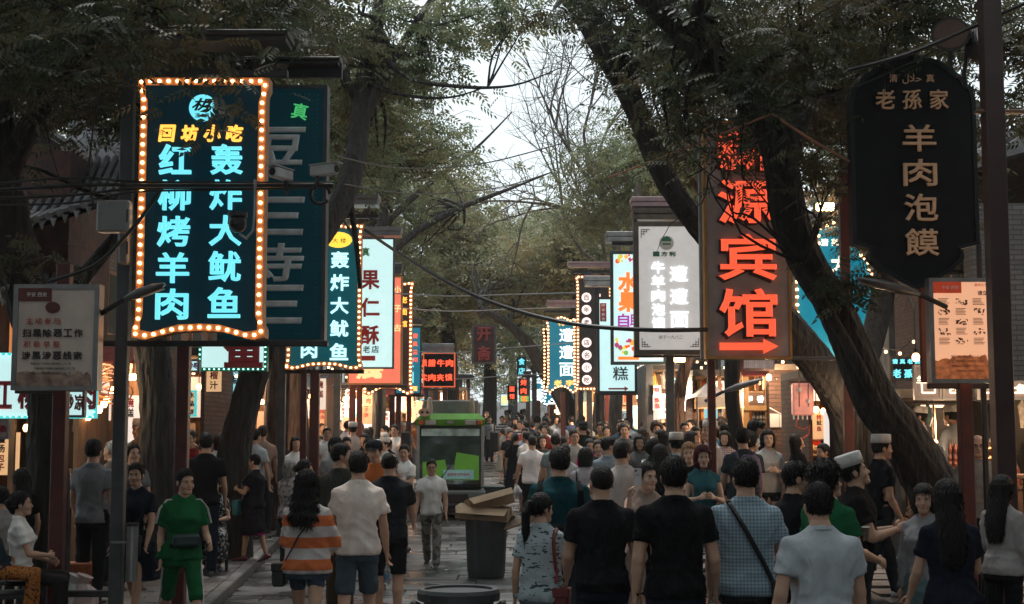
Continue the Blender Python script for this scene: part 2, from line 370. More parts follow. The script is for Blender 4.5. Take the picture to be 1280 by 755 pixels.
# ---- left row
s = Sign((172, 97, 336, 426), 13.5, 'tall dark sign with orange bulb border and cyan characters in two columns', teal_dim2, mat('bulb_border', (.42, .2, .09), .5), depth=.2, outline=ornate(bot=.1, notch=.09), fw=.075)
s.row('回坊小吃', 210, 294, 168, 21, 21, orange_g, off=.025, ext=.02, shear=.12)
s.col('红柳烤羊肉', 221, 201, 382, 38, 40, cyan, off=.017, ext=.03)
s.col('轰炸大鱿鱼', 285, 201, 380, 38, 40, cyan, off=.017, ext=.03)
bd = MB(); x, z = s.at(254, 136); bd.poly(arc(x, z, 17*s.k, 0, 345, 24), s.front-.02, s.front); obj('round_emblem', bd, cyan, s.t)
s.text('机', 254, 132, 16, darkprint, 26, off=.02, ext=.026, shear=.3); s.row('清真', 248, 260, 146, 6, 6, darkprint, .0, .024)
s.bulbs(.088, .037)
s2 = Sign((277, 106, 409, 430), 14.9, 'dark teal sign with unlit white dotted characters behind the bulb bordered sign', teal_dim, M_greypost, depth=.22, fw=.04)
s2.text('真', 375, 140, 20, green_g, 20, off=.006, ext=.01, rot=-.2)
dots = mat('dotted_white', (.75, .77, .78), .5, vary=.15)
for i, (ch, yy) in enumerate(zip('豆三寺三', (192, 280, 338, 390))): s2.text(ch, 352, yy-8, 48, dots, 62, off=.026, ext=.014, shear=.12)
db = MB()
for p in resample([(-.5*s2.W+.1, -.5*s2.H+.1), (.5*s2.W-.1, -.5*s2.H+.1), (.5*s2.W-.1, .5*s2.H-.1), (-.5*s2.W+.1, .5*s2.H-.1)], .05): db.ell((p.x, s2.front+.0, p.z), (.007, .007, .007), 5, 3)
obj('led_dots', db, mat('unlit_led', (.05, .18, .2), .4), s2.t, kind='stuff')
s3 = Sign((358, 278, 454, 463), 23.7, 'teal sign with orange bulb border reading vertical fried squid characters', mat('teal_mid_panel', (.006, .05, .06), .5, emit=(.0, .06, .075), es=.42, vary=.12, sampling='NONE'), mat('bulb_border', (.42, .2, .09), .5), outline=ornate(bot=.09, notch=.08, crown=.06), fw=.07)
s3w = glow('pale_cyan', (.5, .92, 1), .72); s3.col('轰炸大鱿鱼', 425, 325, 440, 21, 23, s3w, off=.022, ext=.02); s3.text('肉', 388, 438, 20, s3w, 20, off=.022)
bd = MB(); x, z = s3.at(423, 300); bd.poly(arc(x, z, 17*s3.k, 0, 345, 16, 10*s3.k), s3.front-.02, s3.front); obj('cloud_emblem', bd, glow('yellow', (1, .6, .06), .7), s3.t); s3.row('大楼', 419, 429, 301, 6, 7, darkprint, 0, .022)
s3.bulbs(.09, .035, M_bulbfar, False)
s4 = Sign((436, 297, 493, 461), 27.3, 'white backlit sign with three red characters 果仁酥', lit_white, M_greypost, fw=.03)
s4.col('果仁酥', 463, 350, 419, 24, 24, redprint, off=.03); s4.row('老店', 459, 470, 437, 9, 9, darkprint, .01); s4.text('真', 457, 315, 11, mat('green_print', (.08, .3, .1), .5), 10)
s4.rect(440, 445, 470, 451, redprint); 
s5 = Sign((435, 345, 503, 481), 31, 'salmon red sign with gold border and gold character 腐 low on it', mat('salmon_panel', (.55, .12, .07), .5, emit=(.9, .19, .11), es=.45, vary=.08), mat('ochre_frame', (.4, .2, .06), .5), fw=.035)
s5.text('腐', 463, 466, 16, glow('gold', (1, .62, .28), .6), 34, off=.04); s5.col('小子古', 497, 362, 410, 9, 9, glow('gold', (1, .62, .28), .6)); s5.text('信', 490, 440, 7, glow('gold', (1, .62, .28), .6), 7)
s6 = Sign((455, 350, 517, 494), 34, 'narrow brown sign edged with bulbs behind the salmon sign', mat('brown_panel', (.03, .02, .018), .5), mat('bulb_border', (.42, .2, .09), .5), outline=ornate(bot=.2, notch=.1, crown=.1), fw=.08)
s6.bulbs(.1, .04, M_bulbfar, False, .026); s6.col('老面馆', 505, 375, 405, 8, 8, orange_g)
s7 = Sign((494, 408, 527, 493), 39, 'teal noodle sign with cyan strokes over gold words 牛肉面', mat('teal_lit_panel', (.01, .07, .10), .4, emit=(.005, .09, .13), es=.8, sampling='NONE'), M_darksteel, fw=.04)
s7.row('牛肉面', 502, 519, 486, 6, 6.5, amber, .03); s7.col('兰州', 511, 452, 472, 14, 13, cyan, .03); s7.col('清真兰州', 519, 420, 450, 6, 6, redled, .02); s7.text('真', 511, 420, 7, green_g, 7)
s8 = Sign((529, 441, 569, 484), 40, 'black sign with two rows of glowing red characters', night, mat('led_frame', (.25, .05, .02), .5, emit=(1, .15, .05), es=.35, sampling='NONE'), fw=.03)
s8.row('腊牛肉', 540, 562, 454, 9, 9.5, redled, .03); s8.row('肉夹馍', 540, 561, 472, 9, 9.5, redled, .03); s8.text('质', 531, 454, 9, redled, 6); s8.text('实', 531, 472, 9, redled, 6)
sg = Sign((249, 426, 335, 464), 20.5, 'white lit board with dark green dotted edge and red character low on the left', lit_white, mat('green_edge', (.01, .15, .09), .4), name='shop_sign', fw=.05)
sg.text('鱼', 305, 440, 40, mat('deep_red', (.28, .02, .03), .5), 50, off=.05); sg.bulbs(.07, .025, M_bulbteal, False, .012)
# ---- right row
def plaque(hw, hh):
    q = []
    q += [(-hw*.28, -hh*.93), (0, -hh), (hw*.28, -hh*.93)]
    q += [(hw*.55, -hh*.84), (hw*.72, -hh*.84)][:1]+arc(hw*.62, -hh*.72, hw*.13, -60, 60, 4)[1:]
    q += [(hw, -hh*.62), (hw, hh*.60), (hw*.95, hh*.70)]+arc(hw*.62, hh*.72, hw*.22, 10, 80, 4)+[(hw*.45, hh*.93), (hw*.18, hh*.955), (0, hh)]
    l = [(-x, z) for x, z in q[3:-1]][::-1]
    return q+l
r1 = Sign((1062, 64, 1219, 364), 14.2, 'black plaque with scalloped top and bottom and pale gold characters', night, mat('plaque_edge', (.012, .013, .016), .5, spec=.3), outline=plaque, fw=.04, depth=.16)
r1.row('老孫家', 1106, 1173, 125, 25, 24, gold, .015, .012); r1.col('羊肉泡饃', 1147, 174, 305, 34, 42, gold, .015, .012); r1.small('清', 1117, 98, 11, gold, .01); r1.small('真', 1163, 98, 11, gold, .01); r1.small('\uFEDD\uFEFC\uFEA3', 1140, 99, 13, gold, .01)
r3 = Sign((879, 150, 986, 449), 18.3, 'grey brown hotel sign with big red glowing characters and a red arrow', greybrown, mat('gold_edge', (.45, .24, .07), .35, .6), depth=.2, fw=.03)
for ch, yy, hh in (('薪', 190, 50), ('源', 253, 56), ('宾', 323, 58), ('馆', 392, 60)):
    r3.text(ch, 932, yy, hh, red_g, 72, off=.020, ext=.035); x_, z_ = r3.at(929.5, yy+2); text_obj('letter_shadow_backing', ch, hh*r3.k, mat('letter_back_shadow', (.03, .012, .01), .5), r3.t, x_, z_, r3.front, .045, .004, fit=(75*r3.k, (hh+3)*r3.k))  # dark backing glyph, set off down-left as the letters' painted shadow
ax, az = r3.at(930, 434); k = r3.k
obj('arrow', MB().poly([(ax+a*k, az+b*k) for a, b in ((-34, -4.5), (20, -4.5), (20, -9), (38, 0), (20, 9), (20, 4.5), (-34, 4.5))], r3.front-.06, r3.front-.01), red_g, r3.t)
r4 = Sign((792, 277, 881, 444), 25.5, 'pale grey sign in a bronze frame with white lit noodle characters and a round logo', lit_cream, bronze, fw=.09, depth=.2)
wl = glow('white2', (.9, .98, 1), .62, 'AUTO')
r4.col('牛羊肉泡馍', 822, 335, 405, 15, 17, wl, .02, .02); r4.col('遭遭面', 848, 343, 400, 20, 23, wl, .018, .02)
r4.row('一方利', 820, 840, 318, 6, 8, mat('green_print2', (.02, .12, .07), .5), .04); r4.small('始于一九八二', 837, 422, 5, darkprint)
bd = MB(); x, z = r4.at(833, 304); bd.poly(arc(x, z, 9*r4.k, 0, 340, 20), r4.front-.004, r4.front+.01); obj('round_logo', bd, mat('logo_pale', (.5, .45, .4), .5), r4.t)
bd = MB(); bd.poly(arc(x, z+2*r4.k, 6*r4.k, 0, 180, 10), r4.front-.008, r4.front-.003); bd.box(x-5*r4.k, x+5*r4.k, r4.front-.008, r4.front-.003, z-2.5*r4.k, z-.5*r4.k); obj('logo_mark', bd, mat('green_print2', (.02, .12, .07), .5), r4.t)
cf = MB()
for sx_ in (-1, 1):
    for sz_ in (-1, 1):
        bx, bz = sx_*(r4.W/2-.13), sz_*(r4.H/2-.14)
        for a in range(3): cf.box(min(bx, bx-sx_*(.16-.05*a)), max(bx, bx-sx_*(.16-.05*a)), r4.front-.005, r4.front+.006, min(bz-sz_*.04*a, bz-sz_*(.04*a+.012)), max(bz-sz_*.04*a, bz-sz_*(.04*a+.012))); cf.box(min(bx-sx_*.05*a, bx-sx_*(.05*a+.012)), max(bx-sx_*.05*a, bx-sx_*(.05*a+.012)), r4.front-.0045, r4.front+.0055, min(bz, bz-sz_*(.16-.05*a)), max(bz, bz-sz_*(.16-.05*a)))
obj('corner_fretwork', cf, mat('fret_brown', (.12, .07, .045), .5), r4.t)
r5 = Sign((763, 314, 832, 456), 28.5, 'white fruit buffet sign with orange and purple characters and painted fruit', lit_white, mat('blackgreen_frame', (.02, .035, .04), .4), fw=.06)
r5.col('水果', 785, 353, 378, 25, 26, mat('orange_print', (.75, .16, .03), .5, emit=(1, .2, .03), es=.5, sampling='NONE'), .05); r5.row('自助', 779, 794, 401, 17, 14, mat('purple_print', (.3, .04, .3), .5, emit=(.4, .03, .4), es=.3, sampling='NONE'), .02)
fr = MB(); cols = [(.6, .05, .03), (.7, .3, .03), (.5, .45, .05), (.12, .3, .05), (.3, .03, .12)]
def fruits(sg_, x0, x1, y0, y1, n):
    ms = [mat('fruit_%d' % i, c, .5, emit=c, es=.6, sampling='NONE') for i, c in enumerate(cols)]; b = [MB() for _ in ms]
    for i in range(n):
        a, z = sg_.at(random.uniform(x0, x1), random.uniform(y0, y1)); r = random.uniform(1.2, 3)*sg_.k
        b[i % 5].poly(arc(a, z, r, 0, 320, 7), sg_.front-.003-.0006*i, sg_.front+.008)
    for bb, m_ in zip(b, ms): obj('printed_fruit', bb, m_, sg_.t)
fruits(r5, 770, 802, 424, 442, 30); fruits(r5, 770, 800, 319, 328, 18)
for a_, b_ in (((772, 446, 798, 450), (796, 448)),): r5.rect(*a_, mat('orange_print', (.75, .16, .03), .5))
r6 = Sign((746, 371, 796, 492), 32, 'white sign edged black with handwritten characters and a red arrow below', lit_white, M_black, fw=.06)
r6.col('江回曾糕', 775, 393, 467, 17, 19, darkprint, .01); r6.rect(750, 379, 758, 402, redprint); r6.col('中华美食', 754, 382, 399, 4, 4, M_white, .02)
ax, az = r6.at(772, 486); k = r6.k; obj('arrow', MB().poly([(ax+a*k, az+b*k) for a, b in ((-12, -1), (8, -1), (8, -3), (13, 0), (8, 3), (8, 1), (-12, 1))], r6.front-.005, r6.front+.01), redprint, r6.t)
r7 = Sign((719, 344, 766, 488), 35, 'dark brown bulb edged sign with round white character medallions', mat('brown_panel', (.03, .02, .018), .5), mat('bulb_border2', (.3, .16, .1), .5), outline=ornate(notch=.08), fw=.09)
r7.bulbs(.085, .04, M_bulbfar, False, .022)
for i, ch in enumerate('百年老店名小吃'):
    x, z = r7.at(733, 372+i*15.5+(10 if i > 2 else 0)); obj('medallion', MB().poly(arc(x, z, 6*r7.k, 0, 340, 14), r7.front-.02, r7.front), glow('pink', (1, .75, .68), .75), r7.t); r7.text(ch, 733, 372+i*15.5+(10 if i > 2 else 0), 7, darkprint, 7, .02, .024)
nl = MB(); 
r7.col('大老王面', 750, 375, 460, 15, 13, glow('pinkline', (1, .72, .65), .5), .02)
r8 = Sign((682, 395, 721, 492), 38, 'curved teal noodle sign with bulbs, white characters and gold words 老字', mat('teal_lit_panel', (.01, .07, .10), .4, emit=(.005, .09, .13), es=.8, sampling='NONE'), mat('bulb_border2', (.3, .16, .1), .5), outline=ornate(bot=.2, notch=.12, crown=.15), fw=.07)
r8.bulbs(.09, .035, M_bulbfar, False, .026); r8.col('遭遭面', 708, 419, 462, 17, 18, white_g, .015); r8.row('老字', 697, 712, 479, 8, 10, amber, .03); r8.text('特', 702, 404, 7, amber, 9)
r9 = Sign((678, 410, 691, 486), 40, 'slim dark sign edged with bulbs left of the curved teal sign', night, mat('bulb_border2', (.3, .16, .1), .5), outline=ornate(notch=.1), fw=.06); r9.bulbs(.1, .035, M_bulbfar, False, .025); r9.col('一面馆', 686, 430, 470, 6, 6, amber, .02)
tl = mat('teal_lit_panel', (.01, .07, .10), .4, emit=(.005, .09, .13), es=.8, sampling='NONE')
for box, Y, lab, chars, m_, bm, pan in [
    ((664, 462, 680, 504), 48, 'teal sign outlined in white bulbs, furthest left of the bulb outlined pair', '回香', white_g, M_bulbwhite, tl),
    ((679, 470, 706, 508), 46, 'rounded teal sign outlined in white bulbs hanging low beyond the curved sign', '手工', white_g, M_bulbwhite, tl),
    ((648, 473, 661, 494), 55, 'small red lettered black sign box far down the street', '烤肉', redled, None, night),
    ((649, 494, 662, 503), 54, 'small red and green light box under the red lettered one', '旺', redled, None, mat('greenlit', (.1, .3, .05), .5, emit=(.1, .8, .1), es=.3, sampling='NONE')),
    ((646, 446, 658, 470), 58, 'faint cyan lit lettering board high in the far trees', '食店', cyan, None, teal_dim),
    ((634, 482, 646, 500), 60, 'tiny black sign with green light above red letters', '面馆', redled, None, night),
    ((625, 492, 636, 508), 64, 'tiny pale blue lit sign, furthest down the street', '坊', amber, None, lit_white)]:
    q = Sign(box, Y, lab, pan, M_darksteel, fw=.03, outline=ornate(bot=.25, notch=.12) if bm else None)
    n = len(chars); y0, y1 = box[1], box[3]; h = (y1-y0)/n*.72
    q.col(chars, (box[0]+box[2])/2, y0+(y1-y0)/n/2, y1-(y1-y0)/n/2, h, min(h, (box[2]-box[0])*.7), m_, .03)
    if bm: q.bulbs(.11, .04, bm, False, .03)
ks = Sign((590, 406, 620, 455), 36, 'unlit dark red sign reading 开斋 hanging over the middle of the street', mat('maroon_panel', (.03, .012, .014), .5, vary=.1), mat('brown_frame', (.07, .06, .055), .6), fw=.05)
ks.col('开斋', 605, 418, 442, 18, 18, mat('dull_red', (.22, .03, .03), .5), .05)
# ---- posters
po = Sign((19, 356, 126, 488), 13.0, 'framed dark public notice poster with bold lettering on a post, far left', poster_cream, M_alu, name='notice_board', cat='notice board', group='framed notice boards on posts', fw=.045, depth=.16)
rb = mat('poster_redbrown', (.10, .022, .016), .5); po.rect(25, 361, 66, 377, rb)
po.small('平安 西安', 48, 369, 6, M_white); po.row('主动参与', 40, 74, 402, 8, 8.5, redprint, 0, .003); po.row('扫黑除恶工作', 37, 101, 417, 10, 11, darkprint, .03, .003); po.row('积极举报', 38, 74, 431, 8, 8.5, redprint, 0, .003); po.row('涉黑涉恶线索', 37, 101, 445, 10, 11, darkprint, .03, .003)
x, z = po.at(68, 385); obj('printed_emblem', MB().poly(arc(x, z, 9*po.k, 0, 340, 16, 7*po.k), po.front-.003, po.front+.01), rb, po.t)
hl = MB(); random.seed(5); pts = []
for i in range(24): pts.append((po.at(27+i*3.9, 470-random.random()*6)))
a0, b0 = po.at(26, 483); a1, _ = po.at(119, 483)
hl.poly([(a0, b0), (a1, b0)]+pts[::-1], po.front-.003, po.front+.008); obj('printed_skyline', hl, mat('faded_skyline_print', (.30, .19, .15), .6, vary=.4, vs=12), po.t)
for i in range(3): po.small('举报电话 公安机关 政府热线 三八二号', 68+(i % 2)*5, 455+i*6, 3, darkprint)
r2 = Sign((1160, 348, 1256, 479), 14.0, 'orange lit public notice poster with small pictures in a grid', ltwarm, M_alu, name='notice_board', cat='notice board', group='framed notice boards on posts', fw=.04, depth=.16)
rr = mat('poster_red', (.45, .05, .02), .5, emit=(.6, .06, .02), es=.15, sampling='NONE'); r2.rect(1165, 353, 1200, 367, rr)
r2.small('平安·西安', 1186, 360, 5, M_white); r2.small('请立即举报', 1235, 367, 6, mat('dark_red_print', (.1, .01, .01), .5), .02); r2.small('遇到以下10种', 1228, 357, 4, rr)
pp = MB(); tt = MB()
for r_ in range(5):
    for c_ in range(4):
        x, z = r2.at(1178+c_*21.5, 378+r_*12.3)
        if (r_+c_) % 2:
            for q in range(16): a = x+random.uniform(-7, 7)*r2.k; b = z+random.uniform(-3.6, 3.6)*r2.k; u_ = random.uniform(.3, 1.3); v_ = random.uniform(.3, 1.1); pp.box(a-u_*r2.k, a+u_*r2.k, r2.front-.003-.0003*q, r2.front+.01, b-v_*r2.k, b+v_*r2.k)
        else:
            for q in range(5): tt.box(x-7*r2.k, x+random.uniform(3, 7)*r2.k, r2.front-.003, r2.front+.01, z+(3.6-q*1.8)*r2.k, z+(4.2-q*1.8)*r2.k)
obj('printed_pictures', pp, mat('picture_ink', (.16, .07, .05), .5), r2.t, kind='stuff'); obj('printed_text_lines', tt, mat('text_ink', (.1, .04, .03), .5), r2.t, kind='stuff')
hl = MB(); pts = [r2.at(1165+i*3.65, 453-(5 if 5 < i < 18 else 0)-random.random()*5) for i in range(24)]; a0, b0 = r2.at(1165, 474); a1, _ = r2.at(1250, 474)
hl.poly([(a0, b0), (a1, b0)]+pts[::-1], r2.front-.003, r2.front+.008); obj('printed_skyline', hl, mat('tan_skyline_print', (.50, .17, .07), .6, vary=.6, vs=14, emit=(.6, .16, .05), es=.12, sampling='NONE'), r2.t)
for i in range(4): r2.small('举报电话 公安机关 八七五二一一〇', 1208+(i % 2)*6, 446+i*6, 3, mat('text_ink', (.1, .04, .03), .5))

# ================================================================ SIGN FRAMES
def frame(Y, posts, bars, roofs, label, group='steel frames that carry the street signs'):
    """posts: (px, width, top py, bottom py or None, material); bars: (x0,y0,x1,y1,mat)"""
    t = thing('sign_frame', label, 'sign frame', P(posts[0][0], 547, Y), 0, group); o = t.location; o = Vector((o.x, o.y, 0)); t.location = o
    for px, w_, top, bot, m_ in posts:
        x = X(px, Y)-o.x; zt = P(px, top, Y).z; zb = gz(x+o.x, Y) if bot is None else P(px, bot, Y).z
        obj('post', MB().box(x-w_/2, x+w_/2, -w_/2, w_/2, zb, zt, b=.008), m_, t)
        if bot is None: obj('base_plate', MB().box(x-w_, x+w_, -w_, w_, zb, zb+.03, b=.005), M_darksteel, t)
    for x0, y0, x1, y1, m_ in bars:
        a, b = P(x0, y1, Y)-o, P(x1, y0, Y)-o; obj('crossbar', MB().box(a.x, b.x, -.045, .045, a.z, b.z, b=.006), m_, t)
    for x0, y0, x1, y1, m_ in roofs:
        a, b = P(x0, y1, Y)-o, P(x1, y0, Y)-o
        mb = MB(); mb.box(a.x, b.x, -.22, .22, a.z+(b.z-a.z)*.5, b.z, b=.01); mb.box(a.x+.02, b.x-.02, -.2, .2, a.z, a.z+(b.z-a.z)*.5-.003, b=.006); obj('cover', mb, m_, t)
    return t
frame(13.66, [(75, .13, 330, None, M_redpost), (150, .12, 60, None, M_greypost)], [(82, 738, 143, 746, M_darksteel), (160, 88, 360, 97, M_darksteel), (126, 426, 410, 433, M_darksteel), (20, 488, 70, 492, M_darksteel)], [(160, 44, 364, 58, M_darksteel), (130, 356, 126+12, 488, M_greypost)][:1], 'leftmost frame, grey and red posts under the bulb bordered sign')
frame(15.05, [(228, .13, 432, None, M_redpost)], [(360, 78, 428, 98, M_darksteel)], [(300, 77, 428, 86, M_darksteel)], 'red post frame behind the teal dotted sign')
frame(23.85, [(352, .11, 430, None, M_greypost), (393, .15, 463, None, M_redpost), (379, .1, 463, None, M_redpost)], [(352, 462, 455, 467, M_darksteel), (365, 268, 474, 273, M_darksteel)], [(380, 244, 475, 258, M_alu)], 'frame with grey and red posts under the fried squid sign')
frame(27.5, [(421, .12, 290, None, M_greypost)], [(425, 292, 480, 297, M_darksteel)], [(430, 285, 503, 296, M_alu)], 'thin grey post frame over the 果仁酥 sign')
frame(31.2, [(440, .13, 480, None, M_redpost), (449, .12, 480, None, M_redpost)], [(415, 481, 510, 485, M_darksteel)], [(455, 330, 503, 343, M_greypost)], 'pair of red posts under the salmon sign')
frame(39.2, [(490, .14, 493, None, M_redpost), (498, .14, 493, None, M_redpost), (511, .12, 493, None, M_redpost)], [(485, 493, 530, 496, M_darksteel)], [(500, 398, 530, 406, M_greypost)], 'three red posts left of the green truck')
frame(40.2, [(533, .13, 484, None, M_greypost)], [(529, 486, 570, 488, M_darksteel)], [(527, 430, 568, 441, M_alu)], 'grey post behind the truck under the red lettered sign')
frame(14.35, [(1207, .13, 478, None, M_redpost), (1158, .07, 355, 478, M_redpost)], [(1160, 479, 1256, 486, M_darksteel)], [], 'red post carrying the orange notice poster')
frame(12.6, [(1254, .17, -80, None, mat('brown_steel', (.05, .02, .017), .45, dirt=.3))], [(1219, 138, 1300, 142, mat('warm_bar', (.2, .09, .05), .4))], [], 'tall dark brown post standing at the right edge')
frame(14.38, [(1231, .05, 300, None, M_darksteel)], [], [], 'slim dark post behind the orange notice poster')
frame(18.5, [(890, .1, 445, None, M_redpost), (879, .05, 140, 449, M_alu), (1061, .12, 200, None, M_redpost)], [(886, 446, 1080, 450, M_greypost)], [], 'red posts under the hotel sign with long crossbar')
frame(25.7, [(838, .15, 440, None, M_greypost), (796, .08, 265, 300, M_greypost)], [(792, 444, 900, 447, M_darksteel)], [(788, 248, 846, 260, mat('pink_cover', (.3, .2, .21), .5)), (790, 262, 880, 276, bronze)], 'grey post under the bronze framed sign')
frame(28.7, [(812, .15, 450, None, M_greypost)], [(765, 303, 840, 307, M_darksteel)], [(757, 291, 822, 303, M_alu)], 'grey post under the fruit buffet sign')
frame(32.3, [(787, .14, 490, None, M_redpost), (747, .1, 360, None, M_darksteel)], [(745, 490, 800, 494, M_darksteel)], [(730, 346, 790, 358, M_alu)], 'red post under the handwritten sign')
frame(35.2, [(737, .14, 340, None, M_greypost), (759, .12, 480, None, M_redpost)], [(715, 338, 766, 342, M_darksteel)], [(709, 328, 765, 334, mat('pink_cover', (.3, .2, .21), .5))], 'grey post beside the medallion sign')
frame(38.2, [(726, .13, 380, None, M_greypost), (704, .13, 490, None, M_redpost)], [(680, 388, 726, 391, M_darksteel)], [(683, 376, 720, 384, mat('pink_cover', (.3, .2, .21), .5))], 'posts holding the curved teal sign')
for Y, xs in ((46.3, (668, 690)), (55, (660, 673)), (42, (455, 466)), (47, (545, 556)), (60, (575, 585))):
    frame(Y, [(x_, .16, 455+(Y-40)*.8, None, M_redpost if i else M_greypost) for i, x_ in enumerate(xs)], [(min(xs)-8, 470, max(xs)+8, 472, M_darksteel)], [(min(xs)-6, 452+(Y-40)*.8, max(xs)+6, 458+(Y-40)*.8, M_greypost)], 'distant sign frame, %s' % {668: 'between the two bulb outlined teal signs', 660: 'under the small red lettered box', 455: 'left of the salmon sign posts', 545: 'hidden low behind the green truck', 575: 'just right of the green truck roof'}[xs[0]])
# ================================================================ BUILDINGS AND STALLS
def pb(mb, x0, y0, x1, y1, Y, dep, m=0, b=0.0, o=Vector((0, 0, 0))):
    a, c = P(x0, y1, Y), P(x1, y0, Y); return mb.box(a.x-o.x, c.x-o.x, Y-o.y, Y+dep-o.y, a.z-o.z, c.z-o.z, m, b)
def lamp(o_parent, loc, power, col=(1, .55, .25), r=.15):
    l = bpy.data.lights.new('pendant_light', 'POINT'); l.energy = power*.24; l.color = col; l.shadow_soft_size = r
    o = bpy.data.objects.new('pendant_light', l); C.objects.link(o); o.location = loc; o.parent = o_parent; return o
goodsm = [mat('goods_%d' % i, c, .6, vary=.2, vs=20) for i, c in enumerate([(.5, .12, .05), (.6, .5, .38), (.35, .04, .03), (.6, .32, .08), (.12, .2, .22), (.7, .65, .6)])]
warmwall = mat('warm_board_wall', (.24, .13, .065), .7, vary=.3, vs=3, stretch=(6, 6, .5), dirt=.3)
palewall = mat('pale_tiled_wall', (.28, .22, .17), .6, vary=.15, dirt=.35)
M_bulb2 = mat('pendant_bulb', (.9, .7, .4), .3, emit=(1, .52, .18), es=7, sampling='NONE')
tubem = glow('tube_light', (1, .72, .42), 1.6)
boards = [glow('board_%d' % i, c, s_, vary=.1) for i, (c, s_) in enumerate([((1, .78, .62), 0.389), ((.85, .9, 1), 0.363), ((1, .42, .2), 0.285), ((.35, .85, .95), 0.363), ((1, .6, .3), 0.311), ((1, .88, .8), 0.415)])]
WORDS = ['牛羊肉泡馍', '烤肉串', '酸梅汤', '镜糕', '甑糕', '肉夹馍', '凉皮', '柿子饼', '核桃酥', '石榴汁', '绿豆糕', '麻酱凉皮', '烤鱿鱼', '红枣', '腊牛肉', '灌汤包子']
def shop(px0, px1, top, Y, dep, label, seed, power=40, wall=None, shelves=3, posters=3, col=(1, .47, .17), signtop=None, word=None, counter=True, bulbs=3, open_=False, spill=4.0):
    """a stall front that faces down the street, lit inside; floor at pavement level"""
    rnd = random.Random(seed); x0, x1 = X(px0, Y), X(px1, Y); W = x1-x0; z0 = gz((x0+x1)/2, Y); H = P(px0, top, Y).z-z0
    t = thing('food_stall', label, 'food stall', ((x0+x1)/2, Y, z0), 0, 'lit food stalls and shopfronts along the street'); hw = W/2
    obj('back_wall', MB().box(-hw, hw, dep, dep+.1, 0, H), wall or warmwall, t)
    sw_ = [M_brick, M_wood, M_dark][seed % 3]; obj('side_wall', MB().box(-hw-.06, -hw, 0, dep+.1, 0, H), sw_, t); obj('side_wall', MB().box(hw, hw+.06, 0, dep+.1, 0, H), sw_, t)
    obj('ceiling', MB().box(-hw-.06, hw+.06, -.1, dep+.1, H+.003, H+.12), M_dark, t)
    if counter:
        obj('counter', MB().box(-hw+.05, hw-.05, .1, .75, 0, .88, b=.01).box(-hw+.02, hw-.02, .06, .8, .88, .93, b=.008), M_wood, t)
        gm = [MB() for _ in goodsm]
        for i in range(int(W*16)):
            x = rnd.uniform(-hw+.1, hw-.1); y = rnd.uniform(.15, .7); s_ = rnd.uniform(.05, .12); h = rnd.uniform(.05, .22); k = rnd.randrange(6)
            if rnd.random() < .5: gm[k].box(x-s_/2, x+s_/2, y-s_/2, y+s_/2, .931, .931+h, b=.006)
            else: gm[k].tube([(x, y, .931), (x, y, .93+h*.8), (x, y, .93+h)], [s_*.5, s_*.55, s_*.3], 8)
        for g_, m_ in zip(gm, goodsm):
            if g_.n: obj('food_goods', g_, m_, t, kind='stuff')
    gm = [MB() for _ in goodsm]
    for k in range(shelves):
        z = 1.15+k*(H-1.5)/max(1, shelves); obj('shelf', MB().box(-hw+.03, hw-.03, dep-.32, dep-.003, z, z+.03), M_wood, t)
        x = -hw+.1
        while x < hw-.1:
            s_ = rnd.uniform(.06, .16); h = rnd.uniform(.1, .28); gm[rnd.randrange(6)].box(x, x+s_, dep-.28, dep-.1, z+.031, z+.03+h, b=.006); x += s_+rnd.uniform(.01, .08)
    for g_, m_ in zip(gm, goodsm):
        if g_.n: obj('shelf_goods', g_, m_, t, kind='stuff')
    for k in range(posters):
        w_ = rnd.uniform(.22, .5); h = rnd.uniform(.3, .7); x = rnd.uniform(-hw+w_/2, hw-w_/2); z = rnd.uniform(1.5, max(1.6, H-h*.6)); y = rnd.choice([-.02-.01*k, .9+.03*k])
        p = obj('price_board', MB().box(x-w_/2, x+w_/2, y-.015, y+.015, z-h/2, z+h/2), boards[rnd.randrange(6)], t)
        wd = rnd.choice(WORDS); n = len(wd)
        for i, ch in enumerate(wd[:4]): text_obj('character', ch, min(h/5, w_*.6), redprint if rnd.random() < .7 else darkprint, p, x, z+h*.34-i*h*.22, y-.017, .03, .003)
    if H > 1.9:
        obj('tube_lamp', MB().box(-hw*.3, hw*.3, dep*.5, dep*.5+.04, H-.09, H-.06), tubem, t)
        for k in range(bulbs):
            x = -hw+W*(k+.5)/bulbs+rnd.uniform(-.1, .1); z = H-rnd.uniform(.3, .6)
            c = obj('hanging_cord', MB().tube([(x, .25, H), (x, .25, z)], .008, 5), M_cable, t); obj('bulb', MB().ell((x, .25, z-.05), (.045, .045, .055), 8, 6), M_bulb2, t)
    aw = MB(); aw.add([(-hw-.1, -.75, H-.28), (hw+.1, -.75, H-.28), (hw+.1, .0, H+.06), (-hw-.1, .0, H+.06), (-hw-.1, -.75, H-.31), (hw+.1, -.75, H-.31), (hw+.1, .0, H+.03), (-hw-.1, .0, H+.03)], [(0, 1, 2, 3), (7, 6, 5, 4), (0, 4, 5, 1), (1, 5, 6, 2), (3, 7, 4, 0)])
    if seed % 2: obj('awning', aw, cloth([(.12, .03, .025), (.05, .06, .07), (.16, .12, .09)][seed % 3]), t)
    for k in range(max(1, int(W/.9))):
        x = -hw+W*(k+.5)/max(1, int(W/.9)); obj('front_post', MB().box(x-.035, x+.035, -.05, .02, 0, H-.003), M_wood, t)
